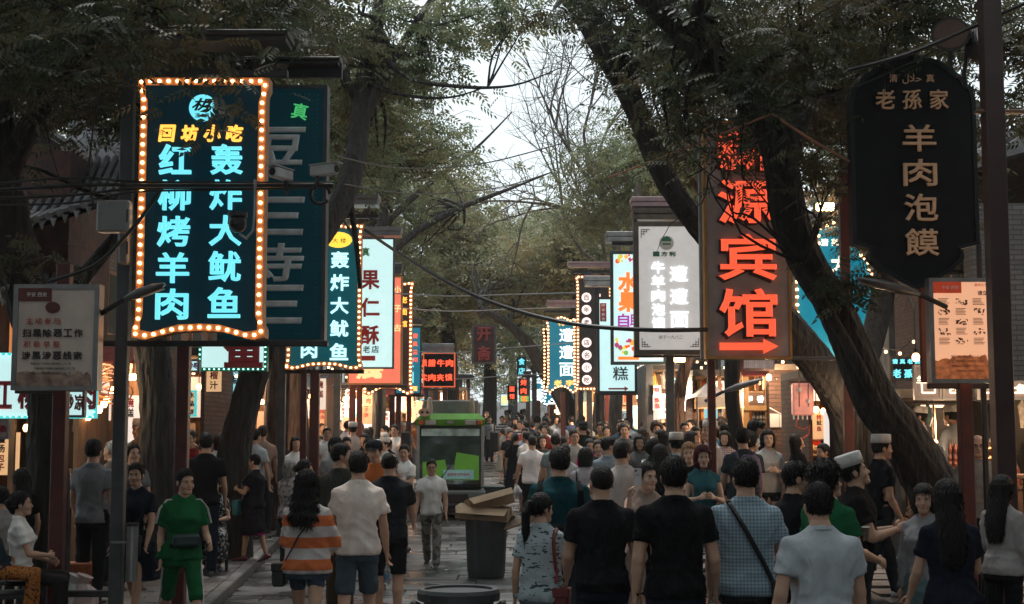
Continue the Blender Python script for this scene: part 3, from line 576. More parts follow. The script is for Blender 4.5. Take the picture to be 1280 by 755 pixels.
    for k in range(int(W*5)):
        x = rnd.uniform(-hw, hw); L_2 = rnd.uniform(.12, .5); y = rnd.uniform(.05, dep-.4); obj('hanging_item', MB().tube([(x, y, H-.01), (x, y, H-.1), (x, y, H-.1-L_2*.5), (x, y, H-.1-L_2)], [.006, .05*rnd.uniform(.4, 1.4), .07*rnd.uniform(.3, 1.2), .03], 7), goodsm[rnd.randrange(6)], t)
    if signtop and word:
        obj('fascia', MB().box(-hw, hw, -.16, -.02, H-.02, H+signtop), boards[seed % 6] if seed % 3 else M_wood, t)
        n = len(word)
        for i, ch in enumerate(word): text_obj('character', ch, signtop*.62, redprint if seed % 3 else glow('cream', (1, .85, .6), .9), t, (i-(n-1)/2)*min(W/n, signtop*.9), H+signtop/2-.01, -.163, .03, .01)
    if power and spill:
        for sx in ((-.5, .5) if W > 2.5 else (0,)):
            c = obj('hanging_cord', MB().tube([(sx*W*.6, 0, H-.02), (sx*W*.6, -1.2, H-.1), (sx*W*.6, -1.25, H-.3)], .008, 5), M_cable, t); obj('added_front_bulb', MB().ell((sx*W*.6, -1.25, H-.34), (.05, .05, .06), 8, 6), M_bulb2, t); lamp(t, (sx*W*.6, -1.25, H-.42), power*spill, (1, .70, .45), .1)  # front bulbs and lamps added to throw warm light over the crowd
    if power: lamp(t, (0, dep*.45, H-.35), power, col)
    return t
# left side
shop(108, 176, 430, 19.6, 2.0, 'warm timber food stall behind the grey steel post, far left, hung with yellow bulbs', 3, 95, spill=1.0, shelves=2, posters=3, bulbs=7)
shop(-60, 92, 500, 18.2, 2.6, 'dark corrugated stall at the far left edge under the white red lettered board', 4, 10, wall=mat('corrugated_dark', (.06, .055, .05), .5, .4, vary=.5, vs=1, stretch=(30, 30, .2)), shelves=1, posters=1, bulbs=1)
shop(176, 250, 445, 22.5, 2.2, 'wood panelled stall between the two dark left tree trunks', 12, 75, spill=1.0, shelves=3, posters=4, bulbs=4)
shop(252, 345, 462, 26.5, 2.0, 'brick walled stall behind the leaning left trunk with an orange menu board', 6, 85, wall=brick_mat('pale_brick', (.24, .15, .11), (.3, .2, .15), (.35, .3, .26)), shelves=1, posters=3, bulbs=3)
shop(345, 405, 470, 32, 2.0, 'stall seen between the left trunks and the paired red posts', 7, 95, shelves=3, posters=4, bulbs=4)
shop(405, 470, 484, 37, 2.0, 'bright stall with white and orange price sheets left of the dark trunk', 8, 120, wall=palewall, shelves=4, posters=7, bulbs=4, col=(1, .58, .32))
shop(470, 532, 484, 44, 2.5, 'bright shelved shop just left of the green truck', 9, 140, wall=palewall, shelves=5, posters=7, bulbs=4, col=(1, .6, .33))
shop(530, 582, 488, 55, 3, 'far shopfront hidden mostly by the green truck', 10, 150, shelves=3, posters=4, bulbs=3)
# right side
shop(690, 722, 492, 52, 3, 'small far stall right of the street between trunks and posts', 31, 150, shelves=3, posters=3, bulbs=3)
shop(722, 770, 486, 43, 2.5, 'far stall with orange light beneath the medallion sign', 32, 150, shelves=3, posters=4, bulbs=4)
shop(770, 818, 478, 36, 2.2, 'stall with pale posters behind the grey posts, centre right', 33, 120, shelves=3, posters=4, bulbs=3, col=(1, .55, .28))
shop(812, 872, 462, 29.5, 2.0, 'stall crowded with white and pink price sheets left of the tent', 44, 110, wall=palewall, shelves=3, posters=6, bulbs=3, col=(1, .52, .24))
shop(870, 930, 470, 27.5, 2.2, 'wide timber stall with glowing cream fascia characters under the hotel sign', 36, 100, shelves=2, posters=2, bulbs=3, signtop=.01)
shop(928, 966, 452, 26.3, 1.6, 'narrow timber kiosk with lattice window beside the brown brick wall', 39, 60, spill=2.0, shelves=1, posters=0, bulbs=1, counter=False)
shop(1130, 1290, 498, 18.6, 2.4, 'kebab and bread stall at the right where cooks in white caps work', 44, 60, spill=2.5, wall=mat('grey_tile_wall', (.16, .16, .165), .5, vary=.2), shelves=1, posters=0, bulbs=2, col=(1, .6, .33))
shop(1016, 1062, 470, 21.0, 2.0, 'snack stall beside the glass drinks dispenser, behind the leaning trunk', 42, 80, spill=.7, shelves=3, posters=2, bulbs=3)
# named boards on stalls
def board(box, Y, label, m_, fr, rows, tm, name='signboard', off=.03, group='flat shop name boards', depth=.08, outline=None):
    q = Sign(box, Y, label, m_, fr, group, depth, outline, .03, name, 'signboard')
    for chars, xa, xb, yy, h, w_ in rows: q.row(chars, xa, xb, yy, h, w_, tm, off)
    return q
dr = mat('deep_red', (.28, .02, .03), .5)
b1 = board((-30, 441, 122, 523), 17.0, 'white lit stall board with big red characters 红柳烤 partly behind the notice poster', lit_white, mat('teal_edge', (.02, .3, .3), .4, emit=(.1, .7, .7), es=.4, sampling='NONE'), [('红柳烤肉', 3, 108, 492, 40, 28)], dr)
b1.bulbs(.07, .02, M_bulbteal, False, .01)
board((-8, 524, 12, 549), 16.8, 'small pink lettered sheet hanging under the white stall board at the left edge', mat('pink_paper', (.4, .3, .3), .6), M_alu, [('特价', -2, 6, 536, 9, 8)], dr)
board((82, 487, 107, 522), 16.7, 'white board with red characters hanging right of the leftmost red post', lit_white, M_alu, [('炒凉', 88, 100, 503, 20, 11)], dr)
board((225, 449, 250, 466), 19, 'small white card with purple letters hanging beside the first red post', lit_white, M_alu, [('特色小吃', 229, 246, 457, 8, 5)], mat('purple_print2', (.2, .03, .25), .5))
board((235, 488, 246, 521), 21, 'narrow orange and white sign with blue letters behind the red post', boards[4], mat('teal_edge', (.02, .3, .3), .4), [], dr).col('水晶饼', 240, 494, 515, 7, 7, mat('blue_print', (.02, .1, .25), .5))
board((277, 486, 298, 514), 25, 'square orange menu board with a white drawing behind the leaning trunk', boards[2], mat('timber_yellow', (.35, .2, .07), .5), [('香', 287, 287, 508, 4, 12)], mat('white_print', (.7, .65, .6), .5))
board((268, 484, 276, 513), 24.8, 'narrow white paper banner next to the orange menu board', lit_white, M_white, [], dr).col('小吃', 272, 491, 503, 6, 5, dr)
board((412, 484, 426, 510), 36.6, 'white price banner with dark columns of writing, leftmost of the far left pair', boards[5], M_white, [], dr).col('酸梅汤', 419, 490, 504, 5, 6, darkprint)
board((431, 487, 440, 510), 36.6, 'narrow pink price banner, second of the far left pair', boards[0], M_white, [], dr).col('冷饮', 435, 492, 503, 6, 6, dr)
wood2 = mat('carved_wood_board', (.15, .07, .03), .5, vary=.3, stretch=(.5, 1, 6), vs=5)
board((927, 489, 962, 509), 26.0, 'brown wooden board with two bright white characters', wood2, mat('timber_yellow', (.35, .2, .07), .5), [('伊香', 936, 950, 499, 9, 9)], glow('ivory', (1, .95, .85), .9), off=.05)
board((868, 492, 908, 511), 27.2, 'brown wooden board with glowing cream characters left of the white lettered one', wood2, mat('timber_yellow', (.35, .2, .07), .5), [('兜贝阁', 876, 901, 501, 11, 9)], glow('cream', (1, .85, .6), .9), off=.05)
for (bx, lab, bi, wd) in (((817, 482, 826, 493), 'small square white price card above the pink ones', 5, '特'), ((816, 494, 827, 513), 'pink price sheet, left one of a pair behind the grey posts', 0, '甑糕'), ((829, 494, 839, 513), 'pink price sheet, right one of a pair behind the grey posts', 0, '镜糕'), ((853, 488, 867, 514), 'pale blue price sheet hanging at the tent edge', 1, '酸奶')):
    board(bx, 28.6, lab, boards[bi], M_white, [], dr, group='price sheets').col(wd, (bx[0]+bx[2])/2, (bx[1]*.68+bx[3]*.32) if len(wd) > 1 else (bx[1]+bx[3])/2, bx[1]*.3+bx[3]*.7, 6, 6, dr)
board((777, 514, 790, 524), 34, 'small white card with red characters between the red and grey posts', lit_white, M_white, [('红枣', 781, 787, 519, 6, 5)], dr)
board((1113, 446, 1156, 476), 20, 'dark board with pale cyan lit characters behind the slanting trunk', night, M_darksteel, [('清真老店', 1118, 1146, 452, 6, 6.5), ('老孫家', 1120, 1148, 467, 11, 10)], cyan)
def outl(bx, Y, lab, ch, chx):
    q = board(bx, Y, lab, mat('brown_light_box', (.14, .10, .085), .5, emit=(.6, .4, .3), es=.12, sampling='NONE'), M_alu, [(ch, chx[0], chx[1], (bx[1]+bx[3])/2-2, 12, 13)], glow('cream', (1, .85, .6), .9), group='outlined light boxes over the kebab stall', off=.02)
    hw, hh = q.W/2-.09, q.H/2-.09; mb = MB(); r_ = .012
    for a, b in (((-hw, -hh), (hw, -hh)), ((hw, -hh), (hw, hh)), ((hw, hh), (-hw, hh)), ((-hw, hh), (-hw, -hh))): mb.tube([(a[0], q.front-.01, a[1]), (b[0], q.front-.01, b[1])], r_, 5)
    obj('neon_outline', mb, glow('cream', (1, .85, .6), .9), q.t)
outl((1142, 456, 1176, 500), 17.9, 'light box with bright outlined characters behind the poster post, left', '羊肉', (1151, 1167)); outl((1177, 470, 1206, 500), 17.9, 'light box with outline directly behind the red poster post', '烤', (1192, 1192)); outl((1220, 476, 1300, 500), 17.9, 'wide light box with bright squid character below the orange notice poster', '鱿鱼', (1241, 1275))
# big blue arch sign
def arch(hw, hh): return [(-hw, -hh), (hw, -hh), (hw, hh*.3), (hw*.9, hh*.3), (hw*.9, hh*.5), (hw*.7, hh*.5), (hw*.7, hh*.7), (hw*.4, hh*.7), (hw*.4, hh*.9), (0, hh), (-hw*.4, hh*.9), (-hw*.4, hh*.7), (-hw*.7, hh*.7), (-hw*.7, hh*.5), (-hw*.9, hh*.5), (-hw*.9, hh*.3), (-hw, hh*.3)]
ba = Sign((993, 276, 1092, 462), 24, 'large blue stepped arch sign with bulb border behind the slanting trunk', mat('blue_panel', (.01, .12, .17), .4, emit=(.0, .12, .18), es=.75, sampling='NONE'), mat('gold_trim', (.3, .17, .08), .5), outline=arch, fw=.04)
ba.bulbs(.13, .03, M_bulbfar, False, .03); ba.row('清苑', 1031, 1044, 303, 9, 9, glow('cream', (1, .85, .6), .9), .03); ba.col('大盘鸡', 1050, 330, 410, 24, 24, glow('cream', (1, .85, .6), .9), .04)
ba.text('真', 1068, 300, 10, glow('cream', (1, .85, .6), .9), 10)
# brown brick wall with notices, far right middle
wl_ = obj('brick_wall', MB().box(0, X(1016, 25.5)-X(962, 25.5), 0, .3, 0, P(0, 452, 25.5).z-G(25.5)), M_brick, loc=(X(962, 25.5), 25.5, G(25.5)))
tag(wl_, 'brown brick wall with notices between the timber kiosk and the snack stall', 'wall')
for bx, m_ in (((963, 517, 974, 534), M_white), ((975, 517, 984, 534), M_white), ((985, 517, 990, 526), dr)):
    a, b = P(bx[0], bx[3], 25.45), P(bx[2], bx[1], 25.45); obj('notice_sheet', MB().box(a.x-X(962, 25.5), b.x-X(962, 25.5), -.03, -.01, a.z-G(25.5), b.z-G(25.5)), m_, wl_)
a, b = P(988, 531, 25.45), P(1006, 515, 25.45); obj('wooden_plaque', MB().box(a.x-X(962, 25.5), b.x-X(962, 25.5), -.04, -.01, a.z-G(25.5), b.z-G(25.5), b=.008), wood2, wl_)
# timber post, lattice, beam roof
t = thing('timber_porch', 'ochre timber porch with a tiled strip roof beside the brick wall', 'porch', (X(945, 25.8), 25.8, G(25.8))); o_ = t.location
ty = mat('timber_yellow', (.35, .2, .07), .5)
for a in (933, 961): obj('post', pb(MB(), a-2.5, 462, a+2.5, 600, 25.8, .12, o=o_), ty, t)
obj('beam', pb(MB(), 930, 507, 966, 513, 25.75, .12, o=o_), ty, t); obj('beam', pb(MB(), 940, 455, 1002, 462, 25.3, .2, o=o_), mat('pale_beam', (.35, .27, .2), .6), t)
lt = MB()
for i in range(5): pb(lt, 941+i*4, 514, 941.8+i*4, 534, 25.85, .03, o=o_)
for i in range(3): pb(lt, 941, 517+i*6, 958, 517.8+i*6, 25.86, .03, o=o_)
obj('lattice', lt, M_dark, t); obj('window_pane', pb(MB(), 941, 514, 958, 534, 25.9, .02, o=o_), mat('frosted_pane', (.35, .32, .3), .4), t)
for i in range(14):
    a = P(932+i*2.6, 448, 25.2)-o_; b = P(932+i*2.6, 462, 24.9)-o_; obj('roof_tile', MB().tube([a, b], .035, 6), mat('pink_roof_tile', (.3, .2, .17), .7, per=.2), t)
# white tent
t = thing('white_tent', 'small white pointed canopy tent over the stall left of the timber boards', 'tent', (X(885, 26.5), 26.5, G(26.5))); o_ = t.location
a, b, c, d, e = [P(*q)-o_ for q in ((872, 496, 26), (910, 496, 26), (888, 476, 27), (872, 470, 28.5), (908, 474, 28.5))]
obj('canopy', MB().add([a, b, c, (a.x, 2, a.z), (b.x, 2, b.z)], [(0, 1, 2), (1, 4, 2), (4, 3, 2), (3, 0, 2)]).add([a, b, (b.x, b.y, b.z-.18), (a.x, a.y, a.z-.18)], [(0, 1, 2, 3)]), mat('canvas_white', (.6, .55, .5), .8), t)
for q in (a, b): obj('pole', MB().tube([(q.x, q.y+.03, 0), (q.x, q.y+.03, q.z)], .025, 6), M_alu, t)
# building masses behind the stalls with storeys and windows
def block(x0, x1, y0, y1, H, m_, label, side, seed, eave=True):
    rnd = random.Random(seed); t = thing('building', label, 'building', ((x0+x1)/2, (y0+y1)/2, 0), 0, 'two and three storey buildings along the street'); cx, cy = (x0+x1)/2, (y0+y1)/2
    obj('wall', MB().box(x0-cx, x1-cx, y0-cy, y1-cy, 0, H), m_, t)
    fx = (x1-cx if side < 0 else x0-cx); ou = -side
    wm = mat('dim_window_glass', (.03, .035, .04), .15, vary=.3); wf = M_wood
    z = 3.9
    while z < H-1.2:
        y = y0+1
        while y < y1-1.2:
            f_ = obj('window', MB().box(*sorted((fx, fx+ou*.08)), y-cy, y-cy+1.1, z, z+1.3), wf, t); obj('pane', MB().box(*sorted((fx+ou*.08, fx+ou*.09)), y-cy+.08, y-cy+1.02, z+.08, z+1.22), wm, f_); y += 2.2
        z += 3
    # camera-facing windows
    x = x0+1
    while x < x1-1:
        if H > 6: f_ = obj('window', MB().box(x-cx, x-cx+.9, y0-cy-.08, y0-cy-.002, 4, 5.2), wf, t); obj('pane', MB().box(x-cx+.07, x-cx+.83, y0-cy-.09, y0-cy-.081, 4.07, 5.13), wm, f_)
        x += 2
    if eave:
        n = int((y1-y0)/.22)
        for i in range(min(n, 60)):
            y = y0-cy+(i+.5)*(y1-y0)/min(n, 60); obj('roof_tile', MB().tube([(fx+ou*.9, y, H-.25), (fx+ou*.3, y, H+.15), (fx-ou*.6, y, H+.75)], .07, 6), M_tile, t)
        obj('roof', MB().add([(fx+ou*.9, y0-cy-.3, H-.33), (fx+ou*.9, y1-cy+.3, H-.33), (fx-ou*2, y1-cy+.3, H+1.6), (fx-ou*2, y0-cy-.3, H+1.6), (fx+ou*.9, y0-cy-.3, H-.4), (fx+ou*.9, y1-cy+.3, H-.4), (fx-ou*2, y1-cy+.3, H+.4), (fx-ou*2, y0-cy-.3, H+.4)], [(0, 1, 2, 3), (4, 7, 6, 5), (0, 4, 5, 1), (0, 3, 7, 4), (1, 5, 6, 2)]), M_tile, t)
    return t
for i, (y0, y1, H) in enumerate(((6, 14, 6.5), (22, 31, 6.8), (31.5, 42, 7.8), (42.5, 55, 6.4), (55.5, 75, 8))):
    block(-13, -7.9+.0*i, y0, y1, H, [M_plaster, M_brickdark, M_brick][i % 3], 'grey tiled building behind the left row of stalls, %s' % ['nearest to the camera', 'behind the fried squid sign', 'with brown brick walls', 'fourth along the street', 'furthest down the left side'][i], -1, i)
for i, (y0, y1, H) in enumerate(((6, 15, 7.5), (21.5, 30, 6.5), (30.5, 41, 7.5), (41.5, 56, 6.8), (56.5, 75, 8))):
    block(8.1, 13.5, y0, y1, H, [M_brickdark, M_brick, M_plaster][i % 3], 'building behind the right row of stalls, %s' % ['nearest with grey brick walls', 'brown brick behind the snack stall', 'plastered, under the far signs', 'fourth along the right side', 'furthest down the right side'][i], 1, 20+i)
for i, (y0, y1, H) in enumerate(((-12, 5, 8), (-28, -12.5, 9), (-48, -28.5, 8))):
    for sd_ in (-1, 1): block(*((-13, -8) if sd_ < 0 else (8.1, 13.5)), y0, y1, H, [M_brickdark, M_plaster, M_brick][i % 3], 'street building behind the camera, %s side, %s' % ('left' if sd_ < 0 else 'right', ['nearest', 'second', 'third'][i]), sd_, 60+i, False)
for (x, Y, z, pw, lab) in ((5.2, 18.3, 3.0, 30, 'added bare bulb on a cord near the slanting trunk'), (6.9, 12.6, 2.6, 110, 'unseen bare bulb added beyond the right edge'), (6.3, 15.9, 3.1, 70, 'added bare bulb above the bread table at the right'), (5.6, 23.6, 3.2, 130, 'added bare bulb in front of the brown brick wall'), (-5.9, 17.4, 3.0, 12, 'added bare bulb before the far left stall'), (-6.2, 24, 3.2, 40, 'added bare bulb before the brick walled stall')):  # bulbs added to bring warm stall light onto nearby people
    t = thing('added_hanging_bulb', lab, 'light bulb', (x, Y, z), 0, 'bare bulbs added before the stalls'); obj('cord', MB().tube([(0, 0, .06), (0, .02, .6), (0, .3, .9)], .008, 5), M_cable, t); obj('socket', MB().tube([(0, 0, .03), (0, 0, .09)], .025, 8), M_black, t); obj('bulb', MB().ell((0, 0, -.02), (.05, .05, .06), 10, 7), M_bulb2, t); lamp(t, (0, 0, -.12), pw*1.4, (1, .62, .34), .08)
# traditional gatehouse with curved tiled eaves, upper left
t = thing('tiled_roof_house', 'old house with curved grey tiled double eaves in the upper left', 'house', (-7.4, 20, 0)); o_ = Vector((-7.4, 20, 0))
rw = mat('faded_red_wall', (.07, .03, .025), .8, vary=.3, dirt=.5)
obj('wall', MB().box(-3.2, 1.3, -.6, 1.4, 2.9, 5.9), rw, t)
def eave(xa, xb, Yf, zf, rise, dep, lift, n, yb):
    for i in range(n):
        u = i/(n-1); x = xa+(xb-xa)*u; l = lift*max(0, (u-.45)/.55)**2; ofs = .5*max(0, (u-.5)/.5)**2*lift
        pts = [(x+ofs*1.2-o_.x, Yf-ofs-o_.y, zf+l), (x+ofs*.5-o_.x, Yf+dep*.35-o_.y, zf+l*.75+rise*.22), (x-o_.x, Yf+dep*.7-o_.y, zf+l*.4+rise*.6), (x-.02-o_.x, Yf+dep-o_.y, zf+rise+l*.3)]
        obj('roof_tile', MB().tube(pts, [.052, .05, .05, .048], 7), M_tile, t)
        if i < n-1:
            dx = (xb-xa)/(n-1)/2
            obj('drip_tile', MB().add([(pts[0][0]+dx-.045, pts[0][1]-.01, zf+l-.02), (pts[0][0]+dx+.045, pts[0][1]-.01, zf+l-.02), (pts[0][0]+dx, pts[0][1]-.012, zf+l-.13), (pts[0][0]+dx-.045, pts[0][1]+.02, zf+l-.02), (pts[0][0]+dx+.045, pts[0][1]+.02, zf+l-.02), (pts[0][0]+dx, pts[0][1]+.018, zf+l-.13)], [(0, 2, 1), (3, 4, 5), (0, 1, 4, 3), (1, 2, 5, 4), (2, 0, 3, 5)]), M_tile, t)
    vs = []
    m = 12
    for i in range(m):
        u = i/(m-1); x = xa+(xb-xa)*u; l = lift*max(0, (u-.45)/.55)**2; ofs = .5*max(0, (u-.5)/.5)**2*lift
        vs.append([(x+ofs*1.2-o_.x, Yf-ofs-o_.y, zf+l-.05), (x+ofs*.5-o_.x, Yf+dep*.35-o_.y, zf+l*.75+rise*.22-.05), (x-o_.x, Yf+dep*.7-o_.y, zf+l*.4+rise*.6-.05), (x-.02-o_.x, Yf+dep-o_.y, zf+rise+l*.3-.05)])
    obj('roof_deck', MB().rings(vs, cap=False, closed=False).rings([[(a, b, c-.06) for a, b, c in r] for r in vs], cap=False, closed=False), mat('roof_underside', (.07, .06, .055), .9), t)
eave(-9.6, -5.35, 18.3, 4.55, 1.35, 2.1, .55, 34, 0)
eave(-9.2, -5.75, 18.6, 3.75, .5, 1.0, .22, 28, 0)
eave(-9.6, -5.6, 19.6, 6.3, 1.2, 1.6, .5, 30, 0)
rf = MB(); rf.tube([(-9.6-o_.x, .6, 7.5), (-7-o_.x, .6, 7.55), (-5.6-o_.x, .6, 7.9)], .12, 8); obj('ridge', rf, M_tile, t)
obj('window', MB().box(.55, 1.15, -.66, -.61, 3.1, 3.55), mat('lit_orange_window', (.3, .12, .05), .5, emit=(1, .35, .1), es=.25, sampling='NONE'), t)
# stone wall at the right edge
sw = obj('stone_wall', MB().box(0, 1.6, 0, .4, 0, 5.2), M_brickdark, loc=(X(1222, 21), 21, PAVE+G(21))); tag(sw, 'grey stone block wall behind the tall dark post at the right edge', 'wall')

# ================================================================ STREET THINGS
def string_lights(x0, Y0, x1, Y1, z, label, n=16):
    t = thing('string_lights', label, 'string lights', (x0, Y0, z), 0, 'strings of small bulbs along the stalls'); pts = []; mb = MB()
    for i in range(n+1):
        u = i/n; pts.append(Vector(((x1-x0)*u, (Y1-Y0)*u, -.35*4*u*(1-u)*.6+.08*sin(i*2.1)+G(Y0+(Y1-Y0)*u)-G(Y0))))
    obj('wire', MB().tube(pts, .007, 4), M_cable, t)
    for p in pts: mb.ell((p.x, p.y, p.z-.05), (.028, .028, .034), 6, 4)
    obj('bulbs', mb, M_bulbfar, t, kind='stuff')
for a in ((-6.4, 20.5, -4.4, 24.5, 3.1, 'string of small bulbs from the timber stall to the brick walled stall'), (-6.0, 26, -4.0, 31, 3.3, 'string of small bulbs beyond the leaning trunk on the left'), (-5.6, 31, -3.4, 37, 3.6, 'string of small bulbs before the paired red posts'), (-5.2, 38, -3, 46, 4.0, 'string of small bulbs left of the truck, furthest on that side'),
          (6.6, 22.5, 3.9, 26.0, 3.5, 'string of small bulbs over the timber boards'), (5.2, 27, 3.3, 32, 3.5, 'string of small bulbs under the fruit buffet sign'), (4.9, 33, 2.6, 40, 3.9, 'string of small bulbs below the medallion sign'), (4.6, 41, 2.2, 50, 4.3, 'string of small bulbs, furthest on the right')): string_lights(*a)
_rb = random.Random(41); _ord = ['first', 'second', 'third', 'fourth', 'fifth', 'sixth', 'seventh', 'eighth', 'ninth', 'tenth', 'eleventh', 'twelfth']
for sd_, nm_ in ((-1, 'left'), (1, 'right')):
    for i in range(12):
        Y = 22.5+i*2.3; x = sd_*(_rb.uniform(4.2, 5.6)-(Y-22)*.045); w_ = _rb.uniform(.2, .34); h_ = _rb.uniform(.45, .85); z = gz(x, Y)+_rb.uniform(2.2, 2.7)
        ci = _rb.randrange(6); t = thing('hanging_banner', 'small %s banner with writing, %s from the camera on the %s side' % (['cream', 'pale blue', 'orange', 'cyan', 'amber', 'pale pink'][ci], _ord[i], nm_), 'banner', (x, Y, z), 0, 'small lit banners hung between the stalls')
        obj('cloth_panel', MB().box(-w_/2, w_/2, -.012, .012, -h_/2, h_/2), boards[ci], t); obj('rod', MB().tube([(-w_/2-.04, 0, h_/2+.01), (w_/2+.04, 0, h_/2+.01)], .012, 6), M_wood, t)
        wd = _rb.choice(WORDS)[:3]
        for k, ch in enumerate(wd): text_obj('character', ch, min(w_*.62, h_/4), redprint if _rb.random() < .6 else darkprint, t, 0, h_*.3-k*h_*.3, -.016, .03, .002)
# green road sweeper
def truck():
    Y = 28.0; k = F/Y; x = X(563, Y); z = G(Y); t = thing('road_sweeper', 'green and black small street cleaning truck facing the camera', 'truck', (x, Y, z), R(2))
    gm = mat('truck_green', (.075, .24, .025), .7, vary=.08, dirt=.3, spec=.2); gl = mat('truck_windscreen', (.012, .026, .026), .05, .0, vary=.5, vs=3, spec=1.0); dk = mat('truck_dark', (.03, .034, .036), .4, vary=.15)
    hw = .66
    obj('cab', MB().box(-hw, hw, .08, 1.3, .62, 2.06, b=.05), dk, t)
    obj('roof', MB().rings([[(-hw-.02, -.05, 1.86), (hw+.02, -.05, 1.86), (hw+.02, 1.4, 1.86), (-hw-.02, 1.4, 1.86)], [(-hw-.02, -.08, 1.98), (hw+.02, -.08, 1.98), (hw+.02, 1.4, 1.98), (-hw-.02, 1.4, 1.98)], [(-hw+.1, .1, 2.1), (hw-.1, .1, 2.1), (hw-.1, 1.3, 2.1), (-hw+.1, 1.3, 2.1)]]), gm, t)
    obj('windscreen', MB().rings([[(-hw+.07, y, z), (hw-.07, y, z), (hw-.07, y+.03, z), (-hw+.07, y+.03, z)] for y, z in ((-.036, .72), (-.03, 1.1), (-.005, 1.5), (.04, 1.84))]), gl, t)
    for sx in (-1, 1): obj('windscreen_pillar', MB().box(*sorted((sx*hw, sx*(hw-.06))), -.05, .02, .66, 1.86, b=.01), mat('pillar_grey', (.2, .22, .23), .4), t)
    obj('sky_reflection_strip', MB().box(-hw+.09, hw-.09, -.012, -.006, 1.66, 1.8), mat('pale_teal_reflection', (.30, .42, .42), .3, vary=.4, vs=4), t)  # pale strip painted in as the sky's reflection across the windscreen top
    obj('steering_wheel', MB().tube([(.22+.15*cos(a), -.03, 1.12+.12*sin(a)) for a in np.linspace(0, 2*pi, 18)], .012, 5), M_black, t)
    gp = MB(); gp.add([(-.54, -.045, .8), (.56, -.045, .8), (.56, -.045, 1.27), (.12, -.045, 1.34), (.06, -.045, .98), (-.06, -.045, .98), (-.1, -.045, 1.2), (-.54, -.045, 1.15)], [(0, 1, 2, 3, 4, 5, 6, 7)]); obj('green_reflection_panel', gp, mat('bright_green', (.14, .44, .05), .35, vary=.05), t)  # flat green sheet shaped as the reflection low in the windscreen
    w_ = MB(); w_.box(-.14, .46, -.056, -.047, .82, 1.0); pl_ = obj('licence_card', w_, mat('licence_cyan', (.30, .58, .66), .5), t)
    text_obj('lettering', '城市环卫作业车', .055, redprint, pl_, .16, .91, -.058, .01, .002, fit=(.44, .06))
    for sx in (-1, 1):
        hl_ = obj('headlight', MB().box(*sorted((sx*.28, sx*.5)), -.11, -.07, 1.87, 1.97, b=.012), mat('clear_lens', (.22, .22, .21), .15), t); obj('indicator', MB().box(*sorted((sx*.52, sx*.62)), -.105, -.07, 1.875, 1.965, b=.01), mat('amber_lens', (.35, .07, .01), .3), t)
        obj('mirror', MB().box(*sorted((sx*(hw+.12), sx*(hw+.3))), -.1, -.02, 1.35, 1.75, b=.03), M_black, t); obj('mirror_arm', MB().tube([(sx*hw, 0, 1.9), (sx*(hw+.2), -.06, 1.9), (sx*(hw+.2), -.06, 1.7)], .018, 6), M_black, t)
        wh = MB().tube([(sx*.48, .45, .3), (sx*.68, .45, .3)], .3, 18); wo = obj('wheel', wh, M_black, t); obj('rim', MB().tube([(sx*.6, .45, .3), (sx*.69, .45, .3)], .16, 12), M_alu, wo)
        wo = obj('wheel', MB().tube([(sx*.48, 2.1, .3), (sx*.68, 2.1, .3)], .3, 18), M_black, t)
        obj('exhaust_horn', MB().tube([(sx*.42, .5, 2.08), (sx*.42, .5, 2.2), (sx*.42, .45, 2.42)], [.06, .07, .04], 10), M_alu, t)
        obj('brush', MB().tube([(sx*.42, -.1, .02), (sx*.42, -.1, .14), (sx*.42, -.1, .26)], [.26, .2, .08], 20), mat('brush_bristle', (.05, .05, .05), .9, bump=1), t)
    obj('badge', MB().poly(arc(0, 1.93, .07, 0, 340, 14, .03), -.1, -.075), M_alu, t)
    obj('wiper', MB().tube([(-.2, -.05, .8), (.05, -.055, 1.15)], .012, 5), M_black, t)
    obj('bumper', MB().box(-hw-.04, hw+.04, -.1, .1, .3, .6, b=.03), mat('bumper_grey', (.10, .115, .12), .4), t)
    obj('grille', MB().box(-.35, .35, -.125, -.1, .36, .54, b=.01), M_black, t)
    obj('chassis', MB().box(-.5, .5, .1, 2.6, .22, .62), M_black, t)
    obj('hopper', MB().box(-.6, .6, 1.42, 2.8, .6, 2.35, b=.05), mat('hopper_grey', (.11, .115, .12), .5, dirt=.3), t)
    obj('roof_box', MB().box(-.55, .56, .85, 1.35, 2.06, 2.38, b=.02), mat('hopper_grey', (.11, .115, .12), .5, dirt=.3), t)
    sp = obj('loudspeaker', MB().rings([[( -.5+.13*cos(2*pi*i/16), -.16, 2.12+.085*sin(2*pi*i/16)) for i in range(16)], [(-.5+.09*cos(2*pi*i/16), .05, 2.12+.06*sin(2*pi*i/16)) for i in range(16)]]), mat('speaker_tan', (.36, .25, .19), .5), t)
    for a in (-.05, .05): obj('speaker_cone', MB().ell((-.5+a, -.165, 2.12), (.03, .01, .03), 10, 6), M_black, sp)
truck()
